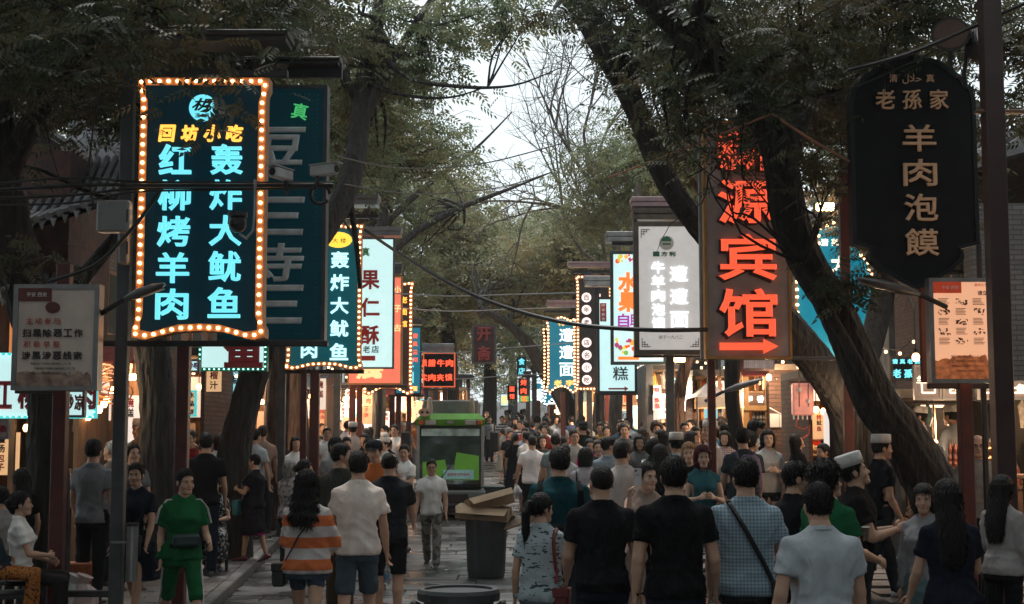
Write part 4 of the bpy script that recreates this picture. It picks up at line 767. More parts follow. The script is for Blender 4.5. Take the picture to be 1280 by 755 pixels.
# litter bins
def wheelie(loc, s_, label):
    t = thing('litter_bin', label, 'litter bin', loc, 0, 'round dark bins in the middle of the street'); m_ = mat('bin_grey', (.035, .04, .043), .45, vary=.15, bump=.2, dirt=.2)
    rs = []
    for r, z in ((.24, 0), (.255, .1), (.285, .8), (.3, .9)): rs.append([(r*s_*cos(2*pi*i/28), r*s_*sin(2*pi*i/28), z*s_) for i in range(28)])
    obj('barrel', MB().rings(rs, cap=True), m_, t, ); bpy.data.objects
    rs = [[(r*s_*cos(2*pi*i/28), r*s_*sin(2*pi*i/28), z*s_) for i in range(28)] for r, z in ((.3, .82), (.335, .83), (.34, .89), (.325, .92), (.28, .92), (.27, .86))]
    obj('rim', MB().rings(rs, cap=False), m_, t)
    for sx in (-1, 1): obj('handle', MB().tube([(sx*.3*s_, -.09*s_, .76*s_), (sx*.37*s_, -.07*s_, .80*s_), (sx*.37*s_, .07*s_, .80*s_), (sx*.3*s_, .09*s_, .76*s_)], .022*s_, 6), m_, t)
    return t
Yb = 19.3; wheelie((X(608, Yb), Yb, G(Yb)+.02), 1.0, 'dark round bin heaped with flattened cardboard boxes')
Yc = 10.6; wheelie((X(574, Yc), Yc, .02), .9, 'empty dark bin rim at the bottom edge of the picture'); 
def carton(px, py, Y, w_, d, h, rz, rx, ry, label):
    t = thing('cardboard_box', label, 'cardboard box', P(px, py, Y), rz, 'cardboard on the bin'); t.rotation_euler = (rx, ry, rz)
    obj('box', MB().box(-w_/2, w_/2, -d/2, d/2, 0, h), M_cardboard, t)
    obj('flap', MB().add([(-w_/2, -d/2-.003, h), (w_/2, -d/2-.003, h), (w_/2*.95, -d/2-.16, h*.6), (-w_/2*.9, -d/2-.14, h*.55), (-w_/2, -d/2-.003, h+.005), (w_/2, -d/2-.003, h+.005), (w_/2*.95, -d/2-.16, h*.6+.006), (-w_/2*.9, -d/2-.14, h*.55+.006)], [(0, 3, 2, 1), (4, 5, 6, 7), (2, 3, 7, 6), (1, 2, 6, 5), (0, 1, 5, 4), (3, 0, 4, 7)]), M_cardboard, t)
    obj('packing_tape', MB().box(-w_/2-.002, w_/2+.002, -.03, .03, h, h+.003), mat('brown_tape', (.3, .17, .08), .3), t)
carton(614, 636, 19.3, .6, .42, .2, R(12), R(-6), R(-14), 'flattened brown cardboard box lying on top of the heap')
carton(604, 648, 19.2, .7, .4, .16, R(-8), R(4), R(4), 'brown cardboard box under the top one in the bin')
carton(594, 642, 19.4, .34, .4, .1, R(25), R(0), R(12), 'small dark brown cardboard piece sticking out left of the bin')
q = carton(635, 652, 19.35, .22, .3, .05, R(-30), R(20), R(50), 'torn cardboard sheet slipping off the right side of the bin')
Yd = 29.5; t = thing('utility_box', 'small grey green box standing right of the truck', 'box', (X(617, Yd), Yd, G(Yd)+.02)); obj('body', MB().box(-.2, .2, -.18, .18, 0, .52, b=.02), mat('box_green', (.05, .07, .065), .5), t); obj('lid', MB().box(-.23, .23, -.2, .2, .52, .57, b=.01), mat('box_green', (.05, .07, .065), .5), t)
# cables
def cable(pts, r, label, group='overhead cables', m_=M_cable):
    P_ = [P(*p) for p in pts]; n = len(P_); out = []
    for i in range(n-1):
        p0, p1, p2, p3 = P_[max(i-1, 0)], P_[i], P_[i+1], P_[min(i+2, n-1)]
        for k in range(6):
            u = k/6; out.append(.5*((2*p1)+(p2-p0)*u+(2*p0-5*p1+4*p2-p3)*u*u+(3*p1-p0-3*p2+p3)*u**3))
    out.append(P_[-1]); o = obj('cable', MB().tube(out, r, 6), m_); tag(o, label, 'cable', group); return o
cable([(452, 285, 24), (520, 330, 22), (600, 372, 20), (700, 402, 18.5), (800, 412, 18), (884, 412, 18.2)], .028, 'thick black cable sagging across the street from the left signs to the hotel sign')
for i, (dy, r) in enumerate(((0, .02), (5, .014), (-4, .012), (9, .01))):
    cable([(-10, 238+dy*2, 13.1), (90, 232+dy*2.4, 13.1), (170, 231+dy, 13.15), (290, 231+dy*.7, 13.1), (412, 230+dy*.4, 13.2)], r, 'black cable in the bundle running along the upper left, %s' % ['thickest strand', 'second strand', 'upper strand', 'lowest strand'][i])
cable([(420, 195, 20), (500, 210, 22), (600, 205, 24), (700, 180, 25)], .012, 'thin black cable crossing the sky gap, upper one')
cable([(430, 230, 20), (520, 242, 22), (620, 235, 24), (690, 215, 25)], .01, 'thin black cable crossing the sky gap, lower one')
for i, (a, b, c, Y) in enumerate(((365, 370, 366, 30), (383, 389, 384, 33), (437, 441, 428, 36), (470, 474, 465, 40))):
    cable([(470+i*10, a, Y), (560, b, Y), (640, (b+c)/2, Y), (720, c, Y)], .014, 'pale thin wire over the far street, %s' % ['highest', 'second from top', 'third from top', 'lowest'][i], m_=mat('pale_wire', (.25, .25, .25), .5))
or_ = mat('tan_rope', (.35, .16, .09), .7)
cable([(760, 222, 16), (840, 192, 16), (965, 142, 14.2)], .012, 'tan rope stretched left from the big right tree', m_=or_); cable([(965, 142, 14.2), (1010, 172, 14.2), (1062, 202, 14.2)], .014, 'tan rope from the right tree down to the black plaque', m_=or_)
cable([(1060, 88, 13.5), (1150, 62, 13), (1290, 0, 12.4)], .02, 'black cable rising over the top of the black plaque')
cable([(962, 142, 14), (1040, 118, 13.9), (1100, 96, 13.8), (1218, 40, 13)], .008, 'thin dark wire from right tree over the black plaque')
cable([(130, 70, 13.3), (112, 200, 13.3), (118, 260, 13.3)], .01, 'thin cable hanging down at the upper left')
cable([(205, 232, 13.1), (170, 280, 13.1), (120, 330, 13.1), (60, 352, 13.1)], .018, 'dark cable slanting down from the bundle to the junction box')
cable([(962, 510, 25), (985, 520, 24.8), (1010, 513, 24.8)], .012, 'white wire sagging across the brick wall', m_=M_white)
# string of glowing rope bulbs at left stall
t = thing('bulb_garland', 'tangle of rope with round yellow bulbs above the timber stall, left', 'string lights', P(120, 480, 18.4)); o_ = t.location
for i, (a, b) in enumerate(((117, 498), (124, 512), (110, 521), (130, 505), (107, 498), (133, 500), (99, 526), (140, 488))):
    p = P(a, b, 18.4+.06*i)-o_; q = P(118+i*3, 455, 18.4+.06*i)-o_; obj('cord', MB().tube([q, (q+p)/2+Vector((.06*(i % 3-1), 0, -.05)), p], .012, 6), or_, t); obj('bulb', MB().ell(p, (.045, .045, .055), 8, 6), M_bulb2, t)
for i in range(7):
    c_ = P(128+(i % 3)*7, 470+i*2, 18.5)-o_; obj('rope_loop', MB().tube([c_+Vector((.22*cos(a), .02*i, .16*sin(a)-.1*(i % 2))) for a in np.linspace(.2+i*.3, 5.2+i*.3, 12)], .013, 5), or_, t)
# CCTV, boxes and lamps
def cctv(px, py, Y, label, rz):
    t = thing('security_camera', label, 'security camera', P(px, py, Y), rz, 'security cameras on the cable bar'); g_ = mat('camera_white', (.45, .45, .46), .4)
    obj('housing', MB().box(-.045, .045, -.16, .12, -.05, .05, b=.012), g_, t); obj('lens', MB().tube([(0, -.165, 0), (0, -.15, 0)], .035, 12), M_black, t); obj('bracket', MB().tube([(0, .05, -.05), (0, .07, -.14), (0, .1, -.16)], .018, 7), M_darksteel, t); obj('hood', MB().box(-.052, .052, -.2, .12, .052, .06), g_, t)
cctv(353, 218, 12.9, 'white box security camera on the bar over the teal sign', R(-25)); cctv(403, 213, 12.95, 'dark bullet security camera at the end of the bar', R(60))
t = thing('camera_bar', 'black bar carrying the security cameras across the upper left signs', 'camera mount', P(360, 232, 13.0)); obj('bar', MB().tube([(-1.5, 0, 0), (.42, 0, 0)], .022, 8), M_black, t); obj('coil', MB().tube([Vector((.3+.09*cos(a), 0, -.08+.09*sin(a))) for a in np.linspace(0, 5.6, 14)], .02, 6), M_black, t)
t = thing('dome_camera', 'black dome camera on a curved white arm in front of the bulb sign', 'security camera', P(297, 275, 12.9)); 
obj('dome', MB().ell((0, 0, -.03), (.085, .085, .09), 14, 9), M_black, t, ); obj('dome_cap', MB().tube([(0, 0, .03), (0, 0, .07)], .09, 14), M_darksteel, t)
obj('curved_arm', MB().tube([(.15, .03, .38), (.16, 0, .1), (.14, 0, -.1), (.08, 0, -.17), (.02, 0, -.13)], .014, 7), M_alu, t)
for bx, Y, lab in (((122, 251, 164, 291), 13.2, 'grey junction box on the left grey post'), ((149, 291, 164, 331), 13.45, 'narrow grey pipe box below the junction box')):
    t = thing('junction_box', lab, 'electrical box', P((bx[0]+bx[2])/2, (bx[1]+bx[3])/2, Y)); a = P(bx[0], bx[3], Y)-t.location; b = P(bx[2], bx[1], Y)-t.location
    obj('case', MB().box(a.x, b.x, -.07, .07, a.z, b.z, b=.02), mat('box_grey', (.22, .215, .21), .5, dirt=.25), t); obj('hinge', MB().box(b.x-.02, b.x-.008, -.08, -.065, -.06, .06), M_darksteel, t)
def cobra(px0, py0, px1, py1, Y, label, warm=False):
    a, b = P(px0, py0, Y), P(px1, py1, Y-.2); t = thing('street_lamp_head', label, 'street lamp', a, 0, 'flat lamp heads on arms'); d = b-a; L = d.length; d.normalize(); n = Vector((0, 1, 0)); up = d.cross(n).normalized()
    if up.z < 0: up = -up
    def sec(u, w_, h): c_ = d*L*u; return [tuple(c_+n*(w_*cos(q))+up*(h*sin(q))) for q in np.linspace(0, 2*pi, 13)[:-1]]
    obj('housing', MB().rings([sec(0, .02, .02), sec(.1, .03, .03), sec(.35, .07, .05), sec(.75, .09, .04), sec(1, .05, .015)]), mat('lamp_grey', (.13, .125, .125), .4, .3), t, smooth=False)
    obj('diffuser', MB().rings([[tuple(Vector(p)-up*.035) for p in sec(.4, .05, .012)], [tuple(Vector(p)-up*.035) for p in sec(.95, .05, .008)]]), mat('lamp_diffuser', (.3, .24, .2), .3), t)
    obj('arm', MB().tube([Vector((0, 0, 0)), -d*.3-Vector((0, 0, .06))], .025, 8), M_darksteel, t); return t
cobra(155, 374, 206, 355, 12.9, 'grey lamp head on an arm between the notice poster and bulb sign'); cobra(1150, 368, 1071, 348, 13.8, 'lamp head lit warm under the black plaque'); cobra(905, 489, 953, 474, 21, 'grey floodlight head fixed to the thin trunk under the hotel sign')
cobra(374, 505, 386, 487, 28, 'black lamp head against the reddish trunk, left middle')
t = thing('warm_floodlight', 'bright warm floodlight above the blue arch sign', 'floodlight', P(1031, 259, 22.5), 0); obj('lamp_face', MB().box(-.14, .14, -.06, .0, -.06, .06, b=.01), glow('flood', (1, .72, .35), 9, 'AUTO'), t); obj('housing', MB().box(-.17, .17, .003, .12, -.09, .1, b=.02), M_darksteel, t); obj('bracket', MB().tube([(0, .1, 0), (0, .3, -.3)], .02, 6), M_darksteel, t)
lamp(t, (0, -.35, -.1), 45, (1, .6, .3))
t = thing('warm_floodlight', 'small warm lamp glowing below the bronze framed sign', 'floodlight', P(849, 449, 26), 0); obj('lamp_face', MB().box(-.1, .1, -.06, .0, -.05, .05, b=.01), glow('flood', (1, .72, .35), 9, 'AUTO'), t); obj('housing', MB().box(-.12, .12, .003, .1, -.07, .07, b=.02), M_darksteel, t)
for px, py, rz, lab in ((1188, 50, R(-15), 'round dish floodlight above the black plaque, left one'), (1216, 62, R(50), 'round dish floodlight above the black plaque, right one against the post')):
    t = thing('dish_floodlight', lab, 'floodlight', P(px, py, 13.2), rz, 'dish floodlights at upper right'); rs = [[(r*cos(2*pi*i/22), y, r*sin(2*pi*i/22)) for i in range(22)] for y, r in ((-.12, .17), (-.115, .155), (.0, .12), (.06, .03))]
    obj('reflector', MB().rings([rs[1], rs[2], rs[3]]), mat('brown_reflector', (.14, .08, .06), .35, .4), t); obj('shell', MB().rings([[(p[0]*1.06, p[1]+.012, p[2]*1.06) for p in r] for r in rs[:1]+rs[2:]]), mat('dish_black', (.03, .028, .028), .4), t); t.rotation_euler[0] = R(-15)
    obj('bracket', MB().tube([(0, .06, 0), (.0, .15, -.2), (.05, .18, -.3)], .022, 7), M_darksteel, t)
# stainless cylinder on left post
t = thing('steel_ashtray', 'stainless steel tube box strapped to the left grey post', 'steel box', P(165, 690, 13.55)); obj('tube', MB().tube([(0, 0, -.27), (0, 0, .24)], .055, 16), M_alu, t); obj('cap', MB().tube([(0, 0, .241), (0, 0, .27)], .06, 16), M_darksteel, t); obj('strap', MB().box(-.2, 0, -.01, .01, .08, .1), M_alu, t)
# hanging pink lantern
t = thing('hanging_lantern', 'translucent pink lantern bag with ribbons hanging before the brick wall', 'lantern', P(1003, 500, 20.5)); pk = mat('pink_film', (.55, .2, .17), .4, emit=(1, .4, .3), es=.18, vary=.25, sampling='NONE')
obj('bag', MB().box(-.15, .15, -.08, .08, -.22, .24, b=.02), pk, t); obj('top_bar', MB().box(-.2, .2, -.02, .02, .25, .27), M_wood, t)
for x in (-.06, .07): obj('cord', MB().tube([(x, -.09, .5), (x, -.09, -.1)], .008, 5), M_cardboard, t); obj('white_knot', MB().ell((x, -.1, -.02 if x > 0 else .14), (.03, .03, .035), 8, 6), M_white, t)
for i in range(5): obj('ribbon', MB().tube([(-.13+.065*i, 0, -.22), (-.13+.065*i, 0, -.28)], .012, 5), M_white, t)
obj('ribbon', MB().tube([(-.08, 0, -.27), (-.1, 0, -.38), (.02, 0, -.42), (.1, 0, -.36), (.08, 0, -.5), (-.02, 0, -.56)], .012, 6), mat('red_ribbon', (.5, .08, .06), .5), t)
# drinks dispenser, tray of buns, counter
Y = 22; t = thing('snack_counter', 'pale snack counter with cloth at the foot of the slanting trunk', 'counter', (X(1018, Y), Y, gz(5, Y))); zc = P(1018, 578, Y).z-gz(5, Y)
obj('body', MB().box(-.3, .38, 0, .6, 0, zc-.04, b=.02), mat('cream_counter', (.45, .33, .22), .6, vary=.1), t); obj('top', MB().box(-.34, .42, -.04, .64, zc-.04, zc, b=.01), M_alu, t)
ztop = P(1018, 578, Y).z
t = thing('bun_basket', 'brown basket piled with white buns on the snack counter', 'basket', (X(1018, Y), Y+.1, ztop)); obj('basket', MB().tube([(0, 0, 0), (0, 0, .1)], [.2, .25], 18), mat('wicker', (.25, .12, .05), .8, bump=.6), t)
bm_ = MB().ell((0, 0, 0), (.045, .045, .035), 9, 6).mesh('bun', True); bm_.materials.append(mat('bun_dough', (.65, .56, .42), .6))
random.seed(3)
for i in range(34): r = random.uniform(0, .19); a = random.uniform(0, 6.28); obj('bun', bm_, None, t, (r*cos(a), r*sin(a), .12+max(0, .15-r*.7)*random.uniform(.5, 1)))
t = thing('drinks_dispenser', 'clear drinks dispenser with red juice above the buns', 'drinks dispenser', (X(1020, Y), Y+.45, ztop+.22)); obj('stand', MB().box(-.16, .16, -.1, .1, -.22, 0, b=.02), M_white, t); obj('juice', MB().box(-.15, .15, -.09, .09, .005, .1), mat('red_juice', (.45, .04, .02), .2), t); obj('tank', MB().box(-.16, .16, -.1, .1, .102, .3, b=.02), mat('clear_tank', (.4, .25, .2), .1, vary=.1), t); obj('lid', MB().box(-.17, .17, -.11, .11, .302, .33, b=.01), M_white, t)
for i, (px, py, c_, lab) in enumerate(((1001, 560, (.6, .45, .4), 'pale paper cup stack at left'), (1006, 552, (.7, .3, .2), 'orange labelled jar'), (995, 566, (.65, .6, .6), 'crumpled white bags'), (1008, 545, (.6, .5, .1), 'yellow carton'))):
    p = P(px, py+8, 22.4); o = obj('goods_jar', MB().tube([p-p, (0, 0, .12), (0, 0, .16)], [.05, .055, .03], 10), mat('jar_%d' % i, c_, .5), loc=(p.x, p.y, ztop)); tag(o, lab+' on the snack counter', 'jar', 'jars on the snack counter')
# bread heap and skewers on the kebab stall
Y = 17.6; z0 = P(1248, 592, Y).z; t = thing('flatbread_stack', 'heap of brown flatbreads on the kebab stall counter', 'bread', (X(1248, Y), Y, z0)); bd_ = mat('bread_crust', (.28, .15, .07), .8, vary=.4, vs=12, bump=.5)
for i in range(9): obj('flatbread', MB().tube([(random.uniform(-.06, .06), 0, i*.033), (random.uniform(-.06, .06), .02, i*.033+.03)], [.17, .16], 14), bd_, t)
t = thing('stall_table', 'dark table in front of the kebab stall carrying bread and skewers', 'table', (X(1222, Y), Y+.1, gz(6, Y))); h = z0-gz(6, Y); obj('table_top', MB().box(-.6, .6, -.3, .4, h-.06, h-.004, b=.01), M_wood, t)
for sx in (-.55, .55): obj('leg', MB().box(sx-.03, sx+.03, -.2, -.14, 0, h-.063), M_wood, t); obj('leg', MB().box(sx-.03, sx+.03, .24, .3, 0, h-.063), M_wood, t)
for i in range(8):
    x = X(1183+i*2.2, Y); sk = thing('kebab_skewer', '%s meat skewer from the left in the row beside the bald man' % ['first', 'second', 'third', 'fourth', 'fifth', 'sixth', 'seventh', 'eighth'][i], 'skewer', (x, Y-.1+.03*(i % 3), z0), 0, 'meat skewers standing on the stall'); obj('stick', MB().tube([(0, 0, 0), (.01*(i % 3-1), 0, .42)], .004, 5), M_wood, sk)
    obj('meat', MB().tube([(0, 0, .08+.0*i), (0, 0, .12), (0, 0, .15), (0, 0, .19), (.004, 0, .24), (.006, 0, .3), (.006, 0, .36)], [.012, .024, .014, .026, .014, .026, .01], 7), mat('kebab_meat', (.22, .06, .03), .5, vary=.3), sk)
# bags of goods by the left tree
Y = 15.2
for px, py, c_, lab in ((104, 700, (.45, .35, .33), 'pale knotted plastic bag at the foot of the left trunk'), (93, 712, (.5, .48, .46), 'white plastic bag beside the seated woman')):
    p = P(px, py, Y); z = gz(p.x, Y); o = obj('plastic_bag', MB().tube([(0, 0, 0), (0, 0, .08), (.02, 0, .2), (0, 0, .3), (.03, 0, .38)], [.1, .17, .16, .06, .09], 11), mat('bag_%d' % px, c_, .35, vary=.3, bump=1, bs=8), loc=(p.x, Y, z)); tag(o, lab, 'plastic bag', 'plastic bags by the left trunk')
p = P(97, 695, 15.9); o = obj('orange_crate', MB().box(-.2, .2, -.15, .15, 0, .45, b=.01), mat('orange_carton', (.35, .10, .04), .6, vary=.3, vs=12), loc=(p.x, p.y, gz(p.x, 15.9))); tag(o, 'orange printed carton standing behind the plastic bags', 'carton')
# ================================================================ TREES
def bark(name, c, lit=0):
    if name in _mc: return _mc[name]
    m = mat(name, c, .9, vary=.35, vs=3, stretch=(5, 5, .9), bump=1.0, bs=3.2, dirt=.3)
    [n for n in m.node_tree.nodes if n.type == 'BUMP'][0].inputs['Distance'].default_value = .09
    return m
BK = bark('dark_bark', (.026, .022, .019)); BK2 = bark('brown_bark', (.075, .045, .032)); BKG = bark('grey_bark', (.12, .10, .085))
def smooth_path(pts, k=5):
    out = []; n = len(pts)
    for i in range(n-1):
        p0, p1, p2, p3 = [np.array(pts[j], float) for j in (max(i-1, 0), i, i+1, min(i+2, n-1))]
        for q in range(k):
            u = q/k; out.append(.5*((2*p1)+(p2-p0)*u+(2*p0-5*p1+4*p2-p3)*u*u+(3*p1-p0-3*p2+p3)*u**3))
    out.append(np.array(pts[-1], float)); return out
def trunk_mesh(path, seed=0, sides=22, amp=.07, k=6):
    """path: (x,y,z,r) points; furrowed bark is real relief"""
    pts = smooth_path(path, k); n = len(pts); V = []; up = np.array([0, 1., 0]); L = 0; prev = None
    for i, p in enumerate(pts):
        a = pts[max(i-1, 0)][:3]; b = pts[min(i+1, n-1)][:3]; t = b-a; t /= np.linalg.norm(t)+1e-9
        if prev is not None: L += np.linalg.norm(p[:3]-prev)
        prev = p[:3]
        u = up-t*up.dot(t); u /= np.linalg.norm(u)+1e-9; up = u; v = np.cross(t, u)
        th = np.arange(sides)/sides*2*pi; r = p[3]
        q = np.sin(th*7+seed+1.3*np.sin(L*2.1+seed))*.5+np.sin(th*11-L*1.7+seed*2)*.35+np.sin(th*3+L*.9)*.6+np.sin(th*17+L*4+2*np.sin(L*3+th))*.3
        if sides >= 26:
            w1 = th*11+1.5*np.sin(L*5+th*2+seed)+.9*np.sin(L*13+th*4); pl_ = (1-np.abs(np.sin(w1)))**.7; br_ = .55+.45*np.sin(L*16+7*np.sin(th*3+seed)+th*5); q = q*.8+1.1*(pl_*br_-.45)
        rr = r*(1+amp*q)
        V.append(p[:3]+np.outer(rr*np.cos(th), u)+np.outer(rr*np.sin(th), v))
    V = np.concatenate(V); Fq = []
    for i in range(n-1):
        for j in range(sides): jj = (j+1) % sides; Fq.append((i*sides+j, i*sides+jj, (i+1)*sides+jj, (i+1)*sides+j))
    return V, np.array(Fq)
def leaf_template(n, L, lw, ll):
    """compound leaf: pairs of leaflets along a stalk; each leaflet is a 4-cornered blade"""
    V = []; 
    for i in range(n):
        s_ = (-1)**i; y = L*(.15+.85*(i//2+.5)/(n/2)); a = s_*R(58) if i < n-1 else 0
        b = np.array([0, y, -.15*y*y/L]); d = np.array([sin(a), cos(a), -.25]); e = np.array([cos(a), -sin(a), .12*s_])
        V += [b, b+d*ll*.45-e*lw/2, b+d*ll+np.array([0, 0, -.1*ll]), b+d*ll*.45+e*lw/2+np.array([0, 0, .15*lw])]
    return np.array(V)
def rotmats(yaw, pitch, roll):
    cy, sy, cp, sp, cr, sr = np.cos(yaw), np.sin(yaw), np.cos(pitch), np.sin(pitch), np.cos(roll), np.sin(roll)
    Z = np.zeros_like(yaw); O = Z+1
    Rz = np.stack([np.stack([cy, -sy, Z], -1), np.stack([sy, cy, Z], -1), np.stack([Z, Z, O], -1)], -2)
    Rx = np.stack([np.stack([O, Z, Z], -1), np.stack([Z, cp, -sp], -1), np.stack([Z, sp, cp], -1)], -2)
    Ry = np.stack([np.stack([cr, Z, sr], -1), np.stack([Z, O, Z], -1), np.stack([-sr, Z, cr], -1)], -2)
    return Rz@Rx@Ry
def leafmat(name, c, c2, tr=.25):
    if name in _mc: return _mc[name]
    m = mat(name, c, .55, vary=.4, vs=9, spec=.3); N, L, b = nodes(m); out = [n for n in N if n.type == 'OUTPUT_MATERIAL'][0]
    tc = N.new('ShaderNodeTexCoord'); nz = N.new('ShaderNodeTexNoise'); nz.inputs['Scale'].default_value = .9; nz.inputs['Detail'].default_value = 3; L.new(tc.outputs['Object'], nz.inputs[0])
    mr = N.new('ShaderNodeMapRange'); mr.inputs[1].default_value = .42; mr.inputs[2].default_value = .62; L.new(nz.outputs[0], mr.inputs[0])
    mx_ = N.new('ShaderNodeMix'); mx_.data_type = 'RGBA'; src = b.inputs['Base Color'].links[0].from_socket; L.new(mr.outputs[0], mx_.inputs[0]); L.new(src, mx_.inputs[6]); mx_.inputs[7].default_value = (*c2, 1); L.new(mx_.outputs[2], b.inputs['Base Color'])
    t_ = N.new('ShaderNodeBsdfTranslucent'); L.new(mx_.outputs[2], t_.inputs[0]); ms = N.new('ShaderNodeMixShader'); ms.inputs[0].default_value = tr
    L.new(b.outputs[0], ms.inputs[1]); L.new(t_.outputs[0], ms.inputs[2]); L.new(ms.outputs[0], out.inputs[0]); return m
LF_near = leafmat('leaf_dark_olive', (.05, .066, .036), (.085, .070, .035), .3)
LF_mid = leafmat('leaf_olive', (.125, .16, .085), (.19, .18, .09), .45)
LF_far = leafmat('leaf_far_lightened', (.22, .255, .135), (.31, .275, .14), .45)  # far leaves coloured paler than near ones to stand for skylight and haze
LF_far2 = leafmat('leaf_far_lightened_brown', (.195, .215, .115), (.28, .235, .12), .45)
def crown(blobs, n, tmpl, seed, clump=.45, nclump=None, droop=.5):
    """sprays of leaflets gathered in clumps through several ellipsoid masses; returns vertices, faces and clump centres"""
    g = np.random.default_rng(seed); w_ = np.array([b[1][0]*b[1][1]*b[1][2] for b in blobs])**.8; w_ /= w_.sum(); V = []; cen = []
    for (c, r), wt in zip(blobs, w_):
        m = max(10, int(n*wt)); nc = max(4, int(m/ (nclump or 55))); d = g.normal(size=(nc, 3)); d /= np.linalg.norm(d, axis=1)[:, None]; rad = g.random(nc)**.45
        cc = np.array(c)+d*rad[:, None]*np.array(r); cen += list(cc[:: max(1, nc//14)])
        idx = g.integers(0, nc, m); sz = clump*(.5+g.random(nc)); p = cc[idx]+g.normal(size=(m, 3))*sz[idx][:, None]*np.array([1, 1, .55])
        Rm = rotmats(g.random(m)*2*pi, -droop*g.random(m)*1.6+.25, g.normal(size=m)*.6); s_ = .75+.5*g.random(m)
        V.append((np.einsum('nij,tj->nti', Rm, tmpl)*s_[:, None, None]+p[:, None, :]).reshape(-1, 3))
    V = np.concatenate(V); return V, np.arange(len(V)).reshape(-1, 4), cen
T_near = leaf_template(11, .30, .034, .080); T_mid = leaf_template(9, .34, .042, .10); T_far = leaf_template(5, .34, .075, .17)
def limb(a, b, r0, r1, g, sag=.3):
    a, b = np.array(a), np.array(b); L = np.linalg.norm(b-a); m1 = a*.66+b*.34+g.normal(size=3)*L*.07+np.array([0, 0, L*.05]); m2 = a*.33+b*.67+g.normal(size=3)*L*.08+np.array([0, 0, L*.04])
    return [(*a, r0), (*m1, r0*.75), (*m2, r0*.5), (*b, r1)]
def px4(px, py, Y, wpx): p = P(px, py, Y); return (p.x, p.y, p.z, wpx/2*Y/F)
def tree(label, path, branches=(), blobs=(), n=0, tmpl=None, lm=None, bm=BK, seed=1, clump=.45, nclump=None, autol=True, group='street trees', sides=22, amp=.07, twigs=0):
    base = Vector(path[0][:3]); t = thing('street_tree', label, 'tree', base, 0, group); o_ = np.array(base)
    def put(nm, pp, sides_, amp_, k): V, Fq = trunk_mesh(pp, seed, sides_, amp_, k); me = fastmesh(nm, V-o_, Fq); return obj(nm, me, bm, t)
    put('trunk', path, sides if sides < 26 else 72, amp, 7 if sides < 26 else 18)
    for b in branches: put('limb', b, 12, amp*.8, 5)
    if n:
        V, Fq, cen = crown(blobs, n, tmpl, seed, clump, nclump); obj('crown', fastmesh('crown', V-o_, Fq, False), lm, t)
        g = np.random.default_rng(seed+5)
        if autol:
            tips = [path[-1]]+[b[-1] for b in branches]+[b[len(b)//2] for b in branches]+[path[-2]]; mb = None; VV = []; FF = []; off = 0
            for c in cen[:70]:
                q = min(tips, key=lambda s: np.linalg.norm(np.array(s[:3])-c)); r0 = min(q[3]*.55, .07)
                V, Fq = trunk_mesh(limb(q[:3], c, max(.02, r0), .008, g), 1, 5, .03, 3); VV.append(V); FF.append(Fq+off); off += len(V)
                for _ in range(2):
                    e = c+g.normal(size=3)*.5; V, Fq = trunk_mesh(limb(c, e, .01, .003, g), 1, 3, 0, 2); VV.append(V); FF.append(Fq+off); off += len(V)
            o = obj('branches', fastmesh('branches', np.concatenate(VV)-o_, np.concatenate(FF)), bm, t); o['kind'] = 'stuff'
    return t
def B(px, py, Y, rx, ry, rz): p = P(px, py, Y); k = Y/F; return ((p.x, p.y, p.z), (rx*k, ry, rz*k))
YR = 15.6
xr_, zr_ = X(1180, YR), gz(5, YR)
tree('massive dark leaning tree forking over the right side of the street',
     [(xr_+.2, YR+.05, zr_-.1, .36), px4(1188, 660, YR, 76), px4(1160, 600, YR, 64), px4(1124, 540, YR, 57), px4(1094, 500, YR, 54), px4(1064, 430, YR, 47), px4(1040, 378, YR-.05, 45), px4(1010, 330, YR-.1, 45), px4(988, 274, YR-.2, 47), px4(978, 215, YR-.4, 44), px4(968, 165, YR-.5, 48), px4(932, 115, YR-.6, 44), px4(888, 72, YR-.7, 34), px4(848, 35, YR-.7, 32), px4(790, -20, YR-.8, 28), px4(700, -110, YR-1, 20)],
     [[px4(935, 125, YR-.5, 28), px4(947, 87, YR-.6, 22), px4(1004, 50, YR-.8, 16), px4(1050, 30, YR-1, 14), px4(1120, 0, YR-1.4, 9)], [px4(985, 240, YR-.1, 26), px4(990, 190, YR+.3, 24), px4(1015, 120, YR+.8, 20), px4(1060, 30, YR+1, 20), px4(1100, -60, YR+1, 16)],
      [px4(880, 70, YR-.6, 20), px4(870, 20, YR-1, 18), px4(900, -60, YR-1.5, 14)], [px4(1112, 530, YR-.2, 8), px4(1080, 470, YR-.28, 16), px4(1040, 395, YR-.3, 12), px4(1004, 330, YR-.25, 5)]],
     [B(930, 70, YR-.5, 130, 2, 90), B(1120, 20, YR-.8, 170, 2.2, 70), B(1000, 150, YR+1.8, 80, .6, 60), B(915, 190, YR+1.2, 55, .4, 34), B(905, 215, 15.2, 42, .3, 16), B(1015, 200, 14.9, 60, .5, 36), B(860, 165, 15.5, 40, .6, 30), B(935, 150, 14.6, 50, .4, 30), B(1240, 90, YR+.8, 90, 1.6, 100), B(1000, 60, YR+2, 170, 1.5, 100), B(1120, 150, YR+2.2, 140, 1.2, 110)],
     4300, T_near, LF_near, BK, 3, .3, 30, sides=40, amp=.05)
